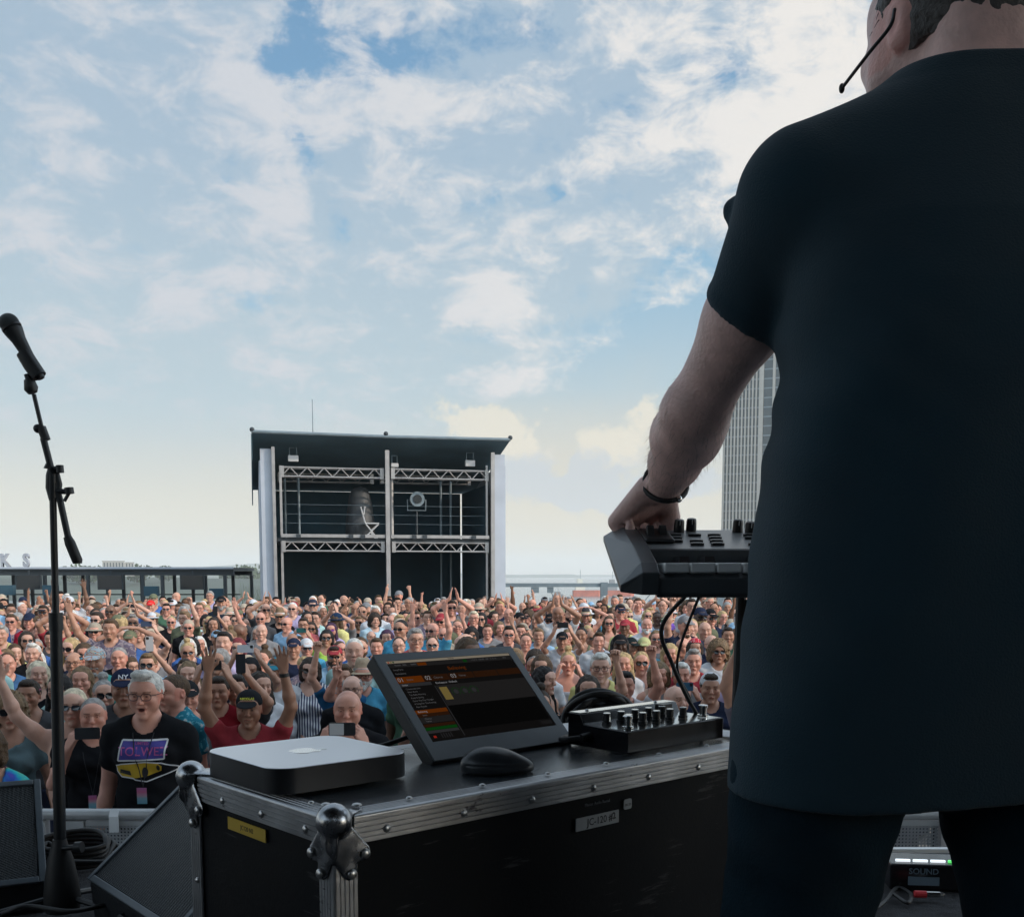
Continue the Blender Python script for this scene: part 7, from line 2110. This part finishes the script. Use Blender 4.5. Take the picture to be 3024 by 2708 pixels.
man(437, 1966, 56, 'woman with tawny fringe and black sunglasses beside the silver phone', fem=True, hair='short', hc='lbrown', eye='bigshades', top='lblue', skin='l', pose='onephone', ph=('slim silver phone held upright left of the white haired man', (.45, .45, .47), 'onephone'))
man(770, 1829, 43, 'bald man with goatee and sunglasses stretching one arm up', hair='bald', beard='goatee', hc='dark', eye='shades', top='dgrey', pose='wave', mirror=True, skin='p')
man(630, 1847, 44, 'woman with loose dark hair filming with an upright black phone', fem=True, hair='wavy', hc='dark', top='black', pose='onephone', skin='m', ph=('black phone held upright in front of loose dark hair', (.012, .013, .015), 'onephone'))
man(668, 1838, 41, 'bald man with dark moustache in grey shirt left of the shaved head', hair='fringe', hc='dark', beard='goatee', top='grey', skin='f')
man(445, 1792, 35, 'person in bright red cap', hat='cap', hatcol=(.65, .03, .03), hair='crop', hc='dark', top='tan', skin='l')
man(1112, 1914, 50, 'frowning man with short brown hair left of the touch screen', hair='short', hc='brown', top='black', skin='p', fat=.3)
man(1142, 1886, 46, 'woman with plum coloured hair behind the top left screen corner', fem=True, hair='bob', hc='purple', top='peach', skin='l')
man(1178, 1910, 46, 'man in thin glasses and black tee above the touch screen left corner', hair='receding', hc='dark', eye='glasses', top='black', skin='f')
man(896, 1848, 45, 'grinning man with glasses in coral shirt', hair='short', hc='dark', eye='glasses', top='coral', mouth='smile', skin='m', pose='phone', ph=('green tinted phone held by the grinning man in coral', (.02, .10, .10)))
man(847, 1845, 46, 'bald man with wraparound sunglasses in profile', hair='bald', eye='shades', top='lblue', skin='p', yaw=-.5)
man(826, 1823, 42, 'man in brown fedora and sunglasses with black tee', hat='fedora', hatcol=(.20, .14, .09), hair='crop', hc='dark', eye='shades', beard='goatee', top='black', skin='m')
man(924, 1791, 38, 'man in dark bucket hat and mint green shirt', hat='bucket', hatcol=(.03, .035, .055), hair='crop', hc='grey', eye='shades', top='mint', skin='l', beard='goatee')
man(996, 1836, 46, 'person in large floppy dark blue hat', fem=True, hat='bucket', hatcol=(.012, .03, .07), hair='long', hc='brown', top='yellow', skin='p', yaw=2.6)
man(978, 1862, 40, 'pink faced woman with mirrored sunglasses under the floppy blue hat', fem=True, hair='long', hc='purple', eye='shades', ecol=(.2, .05, .25), top='purple' if False else 'lilac', skin='p')
man(965, 1886, 46, 'woman with black hair and cat eye sunglasses in lime top', fem=True, hair='bob', hc='black', eye='bigshades', top=(.35, .55, .10), skin='m')
man(1060, 1840, 38, 'bearded man clapping above his head in front of the tower centre post', hair='short', hc='lbrown', beard='beard', eye='shades', top='black', pose='clapup', skin='m')
man(1107, 1834, 42, 'person with mop of dark hair looking down in pale blue polo', hair='curly', hc='dark', top=(.40, .55, .64), skin='l', yaw=.3)
man(1229, 1827, 42, 'man with sunglasses in sky blue polo', hair='short', hc='brown', eye='shades', top='lblue', skin='p', fat=.3)
man(1310, 1877, 46, 'bald bearded man in round sunglasses', hair='bald', beard='beard', hc='brown', eye='shades', top='tan', skin='p')
man(1277, 1908, 46, 'balding man in aviator sunglasses behind the touch screen top edge', hair='receding', hc='brown', eye='bigshades', top='peach', skin='f')
man(1351, 1852, 43, 'red haired man in pale blue shirt lifting a drink', hair='crop', hc='lbrown', eye='glasses', top=(.30, .45, .65), pose='brow', skin='p')
man(1399, 1828, 44, 'older man with fair hair and glasses in black shirt', hair='short', hc='wblond', eye='glasses', top='black', skin='p')
man(1503, 1877, 52, 'man with spiky dark hair and sunglasses right above the touch screen', hair='quiff', hc='dark', eye='shades', top='dgrey', skin='p')
man(1538, 1868, 46, 'man with brown hair and tinted glasses behind the spiky haired man', hair='short', hc='brown', eye='glasses', top='navy', skin='p')
man(1553, 1897, 48, 'smiling woman in bright pink top', fem=True, hair='pony', hc='brown', top='pink', sleeve='tank', mouth='smile', skin='p')
man(1440, 1866, 42, 'man raising one open hand above the touch screen', hair='short', hc='brown', top='grey', pose='wave', mirror=True, skin='p')
man(1590, 1880, 44, 'person raising one open hand just right of the touch screen corner', hair='short', hc='lbrown', top='lblue', pose='wave', mirror=True, skin='m')
man(1502, 1817, 41, 'bald man in grey tee below the right tower panel', hair='bald', top='grey', skin='p', fat=.3)
man(1678, 1960, 68, 'blond woman in white strapless top lowering her sunglasses', fem=True, hair='bun', hc='blond', top='white', sleeve='tube', pose='brow', skin='p')
man(1609, 2012, 68, 'woman with long black hair in profile beside the touch screen', fem=True, hair='long', hc='black', top='black', sleeve='tank', skin='f', yaw=.95)
man(1768, 1897, 54, 'young man with thick brown hair in white tee', hair='quiff', hc='brown', top='white', skin='p', fat=.2)
man(1831, 1908, 62, 'dark skinned man with long locks and black cap in black tee', hat='cap', hatcol='black', hair='long', hc='black', top='black', skin='d', fat=.2)
man(1864, 1914, 50, 'person in black baseball cap with a white dot', hat='cap', hatcol=(.012, .02, .022), hair='crop', hc='dark', top='navy', skin='m', yaw=.4)
man(1798, 1843, 44, 'woman with long wavy brown hair and sunglasses smiling', fem=True, hair='wavy', hc='brown', eye='bigshades', top='peach', sleeve='tank', mouth='smile', skin='p')
man(1910, 1849, 47, 'white bearded man with high forehead in white tee', hair='fringe', hc='white', beard='beard', bcol='white', top='white', skin='p', fat=.3)
man(1902, 1914, 56, 'man in yellow cap with blue brim and teal tee', hat='cap', hatcol=(.45, .45, .22), hair='crop', hc='grey', top=(.06, .20, .26), skin='m')
man(1841, 1964, 62, 'woman with straight blond hair laughing behind a raised fist', fem=True, hair='long', hc='blond', top='white', mouth='smile', skin='p')
man(1894, 1960, 62, 'woman with tied back blond hair and sunglasses in black tank top', fem=True, hair='pony', hc='blond', eye='bigshades', top='black', sleeve='tank', skin='p')
man(1737, 2042, 78, 'woman with long dark hair and black wristband raising a fist left of the cable coil', fem=True, hair='long', hc='dark', top='dgrey', pose='fist', skin='l')
man(1845, 2028, 68, 'man with flat black hair raising a fist above the effects pedal', hair='short', hc='black', top='white', pose='fist', skin='p')
man(1946, 1997, 66, 'laughing woman with light brown hair', fem=True, hair='bob', hc='lbrown', top='peach', sleeve='tank', mouth='smile', skin='p')
man(2012, 1998, 72, 'woman with short white hair holding up a blue phone', fem=True, hair='short', hc='white', top='grey', pose='phone', skin='p', ph=('blue patterned phone held by the woman with short white hair', (.04, .12, .20)))
man(2047, 1957, 72, 'man with thick silver hair in red tee', hair='quiff', hc='grey', top='red', skin='p', fat=.3)
man(2052, 1917, 52, 'woman in red and white head scarf', fem=True, hat='beanie', hatcol='bandana', hair='bob', hc='dark', top='dgrey', skin='m')
man(2017, 1912, 52, 'bald man with glasses left of the red head scarf', hair='bald', eye='glasses', top='grey', skin='p', yaw=-.6)
man(2122, 1927, 68, 'man with shaggy sandy hair and sunglasses in white collared shirt', hair='curly', hc='lbrown', eye='shades', top='white', skin='t')
man(2040, 2078, 86, 'bald head bowed just above the effects pedal', hair='bald', top='dgrey', skin='f', tilt=-.12, yaw=.5)
man(2098, 2036, 76, 'person in white cap worn backwards over dark hair beside the stand post', hat='capback', hatcol='white', hair='short', hc='dark', top='navy', skin='m')
man(1978, 1866, 46, 'person in purple cap', hat='cap', hatcol=(.22, .10, .45), hair='crop', hc='dark', top='lilac', skin='m')
man(1938, 1889, 52, 'long haired man with receding hairline and sunglasses', hair='long', hc='lbrown', eye='shades', beard='goatee', top='grey', skin='p')
man(1972, 1834, 39, 'person in cream straw bucket hat', hat='bucket', hatcol=(.62, .55, .38), hair='crop', hc='grey', top='white', skin='l')
man(1940, 1827, 40, 'dark skinned man in pale blue tee under the keyboard', hair='crop', hc='black', top=(.38, .50, .62), skin='d')
man(1884, 1786, 38, 'man in open white shirt with a hand at his mouth under the keyboard', hair='short', hc='brown', top='white', sleeve='long', pose='brow', skin='p')
man(1978, 1934, 60, 'woman with blond fringe and wide smile behind the laughing woman', fem=True, hair='bob', hc='blond', top='tan', mouth='smile', skin='p')
man(2170, 1990, 70, 'fair haired person clapping right beside the hip of the player', fem=True, hair='bob', hc='blond', top='lilac', pose='clap', skin='p')
man(2150, 1880, 52, 'person filming with a grey phone beside the hip of the player', hair='short', hc='dark', top='green', pose='onephone', skin='m', ph=('grey phone held up next to the hip of the player', (.22, .23, .25), 'onephone'))
man(1660, 1895, 50, 'man under black cap filming with a black phone held up in both hands', hat='cap', hatcol='black', hair='crop', hc='dark', top='white', pose='phoneup', skin='m', ph=('black phone held high above the blond woman in white', (.010, .012, .014), 'phoneup'))
man(1730, 1822, 40, 'woman holding a turquoise fan above her face', fem=True, hair='bob', hc='blond', hat='fedora', hatcol=(.05, .05, .055), top='black', sleeve='tank', pose='heads', skin='p')

# ---- everybody else: rows filled at random, spaced like the photographed crowd
r_ = random.Random(11)
def free(x, y, d=.365):
    for a, b in people:
        if abs(a - x) < d and abs(b - y) < d * 1.05 and (a - x)**2 + ((b - y) / 1.05)**2 < d * d: return False
    return True
def clear_of_faces(x, y, s, up):
    px, py = screen(x, y, 1.64 * s)
    hw = FPX * .11 * s / y
    _, ptop = screen(x, y, (1.78 if not up else 2.1) * s)
    for fx_, fy_, fh, fd in faces:
        if fd > y and abs(fx_ - px) < hw * 1.0 + fh * .55 and fy_ + fh * .6 > ptop: return False
        if fd > y and abs(fx_ - px) < hw * 2.4 and fy_ + fh * .4 > screen(x, y, 1.46 * s)[1]: return False
    return True
cand = []
y = 6.6
while y < 26.2:
    step = .50 + .009 * (y - 6)
    hw = y * .56
    x = -hw
    while x < hw:
        jx, jy = x + r_.uniform(-.16, .16), y + r_.uniform(-.2, .2)
        x += .46 + .003 * y
        if jy > 25.4 and FA.x - .5 < jx < FB.x + .6: continue
        cand.append((jx, jy))
    y += step
cand.sort(key=lambda c: c[1])
hairm = ['short', 'short', 'crop', 'receding', 'fringe', 'bald', 'quiff', 'short', 'crop']
hairf = ['long', 'wavy', 'bob', 'bob', 'pony', 'long', 'curly', 'bun']
hcs = ['dark', 'dark', 'brown', 'brown', 'lbrown', 'grey', 'grey', 'white', 'black', 'blond', 'blond']
tops = ['black', 'black', 'navy', 'white', 'white', 'grey', 'dgrey', 'red', 'blue', 'lblue', 'green', 'mint', 'coral', 'navy', 'olive', 'dgrey', 'cyan', 'yellow', 'lilac', 'plaid', 'pink', 'grey']
hats = [('cap', 'black'), ('cap', 'navy'), ('cap', 'white'), ('cap', 'tan'), ('bucket', 'tan'), ('fedora', 'tan'), ('cap', 'olive'), ('visor', 'white'), ('bucket', 'white'), ('cap', 'red'), ('capback', 'black'), ('cap', 'grey'), ('cap', 'lblue')]
posew = [('down', 'closed')] * 16 + [('down', 'smile')] * 11 + [('clap', 'smile')] * 3 + [('bothup', 'open'), ('bothup', 'smile'), ('fist', 'open'), ('wave', 'smile'), ('clapup', 'smile'), ('clapup', 'smile'), ('phone', 'closed'), ('phoneup', 'closed'), ('wave', 'smile'), ('point', 'open')]
POSEW = {'down': '', 'clap': 'clapping', 'bothup': 'with both arms up', 'fist': 'raising a fist', 'wave': 'waving one hand', 'clapup': 'clapping overhead', 'phone': 'with hands at chin', 'phoneup': 'with hands held high', 'point': 'pointing up'}
HAIRW = {'short': 'short', 'crop': 'cropped', 'receding': 'receding', 'fringe': 'thinning', 'quiff': 'swept', 'long': 'long', 'wavy': 'wavy', 'bob': 'chin length', 'pony': 'tied back', 'curly': 'curly', 'bun': 'pinned up', 'bald': 'bald'}
HCW = {'dark': 'dark brown', 'lbrown': 'light brown', 'wblond': 'pale blond'}
COLS = [(60, 'at the left border'), (150, 'left of the mic stand'), (300, 'just right of the mic stand'), (420, 'below the middle pavilion screen'), (540, 'below the right pavilion screen'), (680, 'below the right pavilion end'), (770, 'left of the tower'), (850, 'at the left tower panel'), (960, 'below the folding chair bay'), (1080, 'left of the tower centre post'), (1190, 'right of the tower centre post'), (1320, 'below the round spotlight'), (1440, 'below the right floodlight'), (1530, 'at the right tower panel'), (1640, 'below the railing brackets'), (1760, 'below the red barge'), (1880, 'under the keyboard left end'), (1990, 'under the keyboard cable'), (2085, 'left of the stand post'), (9999, 'right of the stand post')]
ROWS = [(8.2, 'front rows'), (9.6, 'third row'), (11.5, 'middle rows'), (14, 'rear middle rows'), (17, 'far rows'), (99, 'back rows')]
used = set()
NIND = 300 - len(people)
stuff = []
nind = 0
for (x, y_) in cand:
    if not free(x, y_): continue
    s = r_.gauss(.975, .045); s = min(1.08, max(.88, s))
    fem = r_.random() < .42
    if fem: s *= .96
    po, mo = r_.choice(posew)
    if y_ > 18 and r_.random() < .6: po, mo = 'down', r_.choice(['closed', 'smile'])
    up_ = po in ('bothup', 'fist', 'wave', 'clapup', 'phoneup', 'point')
    if not clear_of_faces(x, y_, s, up_):
        if not clear_of_faces(x, y_, s * .93, False): continue
        s *= .93; po, mo = 'down', 'closed'
    px, py = screen(x, y_, 1.64 * s)
    vis = -30 < px < 2195
    if not vis and px < 3300 and px > 2195 and y_ > 16: pass
    for tr in range(60):
        if not fem and r_.random() < .28 or fem and r_.random() < .12: hat = r_.choice(hats)
        else: hat = None
        hair = r_.choice(hairf if fem else hairm); hc = r_.choice(hcs)
        if hat and hair in ('bun', 'quiff', 'curly', 'receding', 'fringe', 'bald'): hair = 'long' if fem else 'crop'
        top = r_.choice(tops); eye = r_.choice([None, 'shades', 'shades', 'glasses', None, 'bigshades' if fem else 'shades'])
        skin = r_.choice('ffllllmmmppppttb' + ('d' if r_.random() < .3 else 'l'))
        beard = r_.choice(['beard', 'goatee', None, None, None]) if not fem else None
        g = 'woman' if fem else 'man'
        pre = 'bearded ' if beard == 'beard' else ''
        hd = f'{TOPW.get(hat[1], hat[1])} {"straw hat" if hat[0] == "fedora" else "bucket hat" if hat[0] == "bucket" else "cap" if hat[0] != "visor" else "visor"}' if hat else ('bald head' if hair == 'bald' else f'{HAIRW[hair]} {HCW.get(hc, hc)} hair')
        row = next(n for l, n in ROWS if y_ < l); colw = next(n for l, n in COLS if px < l)
        ey = {'shades': ' and sunglasses', 'bigshades': ' and sunglasses', 'glasses': ' and glasses', None: ''}[eye]
        lb = f'{pre}{g} with {hd}{ey} in {TOPW.get(top, top)} top {POSEW[po]}'.strip()
        tail = f', {row} {colw}'
        if len((lb + tail).split()) > 16: lb = f'{pre}{g} with {hd} in {TOPW.get(top, top)} top {POSEW[po]}'.strip()
        if len((lb + tail).split()) > 16: lb = f'{pre}{g} with {hd} {POSEW[po]}'.strip()
        if len((lb + tail).split()) > 16: lb = f'{g} with {hd}'.strip()
        lb = (lb + tail).replace('  ', ' ')
        if lb not in used: break
    if len(lb.split()) > 16: lb = ' '.join(lb.split()[:16])
    kw = dict(fem=fem, pose=po, mouth=mo, skin=skin, hair=hair, hcol=hc, top=top, sleeve='tank' if fem and r_.random() < .3 else 'tee', beard=beard, eye=eye, hat=hat[0] if hat else None, hatcol=hat[1] if hat else 'black', yaw=r_.gauss(0, .28), mirror=r_.random() < .5, tilt=r_.gauss(0, .03))
    if vis and nind < NIND:
        used.add(lb); nind += 1
        make_person(lb, x, y_, s, lod=0 if y_ < 9 else 1, fat=r_.choice([0, .3, .3]) if not fem else 0.0, **kw)
    else:
        people.append((x, y_)); stuff.append((x, y_, s, kw))

# everybody beyond the nearest three hundred: one mass of people
AV, AF, AC = [], [], []
no = 0
for (x, y_, s, k) in stuff:
    (v, f), (sv, sf), (tv, tf) = proto(k['fem'], k['pose'], k['mouth'], 0.0, 2, 'tee')
    rz = math.atan2(x * .6, y_ + 2) * -1 + k['yaw']; c_, s_ = math.cos(rz), math.sin(rz)
    sk = np.array(SK[k['skin']]); tp = TOP[k['top']]; tp = np.array(tp if not isinstance(tp, str) else (.16, .14, .17))
    items = [(v, f, sk[None] * face_tint(v, k['fem'], k['mouth'])), (sv, sf, tp), (tv, tf, np.array((.03, .035, .06)))]
    if k['hair'] != 'bald': a, b = hairs(k['hair'], 2); items.append((a, b, np.array(HCOL[k['hcol']])))
    if k['hat'] and k['hat'] != 'visor': a, b = hairs(k['hat'], 2); items.append((a, b, np.array(TOP[k['hatcol']])))
    if k['beard'] == 'beard': a, b = hairs('beard', 2); items.append((a, b, np.array(HCOL[k['hcol']])))
    if k['eye'] in ('shades', 'bigshades'):
        g_ = glasses_mesh('shades'); gv = np.array([w.co[:] for w in g_.vertices]); gf = np.array([(p.vertices[0], p.vertices[1], p.vertices[2], p.vertices[3]) for p in g_.polygons if len(p.vertices) == 4])
        items.append((gv, gf, np.array((.012, .012, .014))))
    for (a, b, col) in items:
        q_ = a * s * np.array([-1 if k['mirror'] else 1, 1, 1]); b2 = b[:, ::-1] if k['mirror'] else b
        w_ = np.stack([q_[:, 0] * c_ - q_[:, 1] * s_ + x, q_[:, 0] * s_ + q_[:, 1] * c_ + y_, q_[:, 2] + .004], 1)
        AV.append(w_); AF.append(b2 + no); AC.append(np.broadcast_to(col, w_.shape).copy()); no += len(w_)
if AV:
    me = np_mesh('distant_crowd', np.concatenate(AV), np.concatenate(AF)); color_attr(me, 'col', np.concatenate(AC)); me.materials.append(M['crowd_mix'])
    o = bpy.data.objects.new('distant_crowd', me); COL.objects.link(o); o['kind'] = 'stuff'; tag(o, 'mass of small faces filling the back of the crowd up to the tower', 'crowd')
print('people', len(people), 'individual', nind + 300 - NIND, 'stuff', len(stuff), 'verts', no)
HAZE = 0.00022
# ---------------------------------------------------------------- air
hm_ = bpy.data.materials.new('haze')
hm_.use_nodes = True
hn = hm_.node_tree
for n in list(hn.nodes): hn.nodes.remove(n)
ho = hn.nodes.new('ShaderNodeOutputMaterial'); hv = hn.nodes.new('ShaderNodeVolumePrincipled')
hv.inputs['Color'].default_value = (0.98, 0.98, 0.96, 1)
hv.inputs['Density'].default_value = HAZE
hv.inputs['Anisotropy'].default_value = 0.0
hn.links.new(hv.outputs[0], ho.inputs['Volume'])
M['haze'] = hm_
m = MB(); m.box((-9100, -310, -16.0), (9100, 9100, 135.0))
o = m.build('haze', 'haze'); o['kind'] = 'stuff'; tag(o, 'pale summer haze in the air over the river', 'haze')
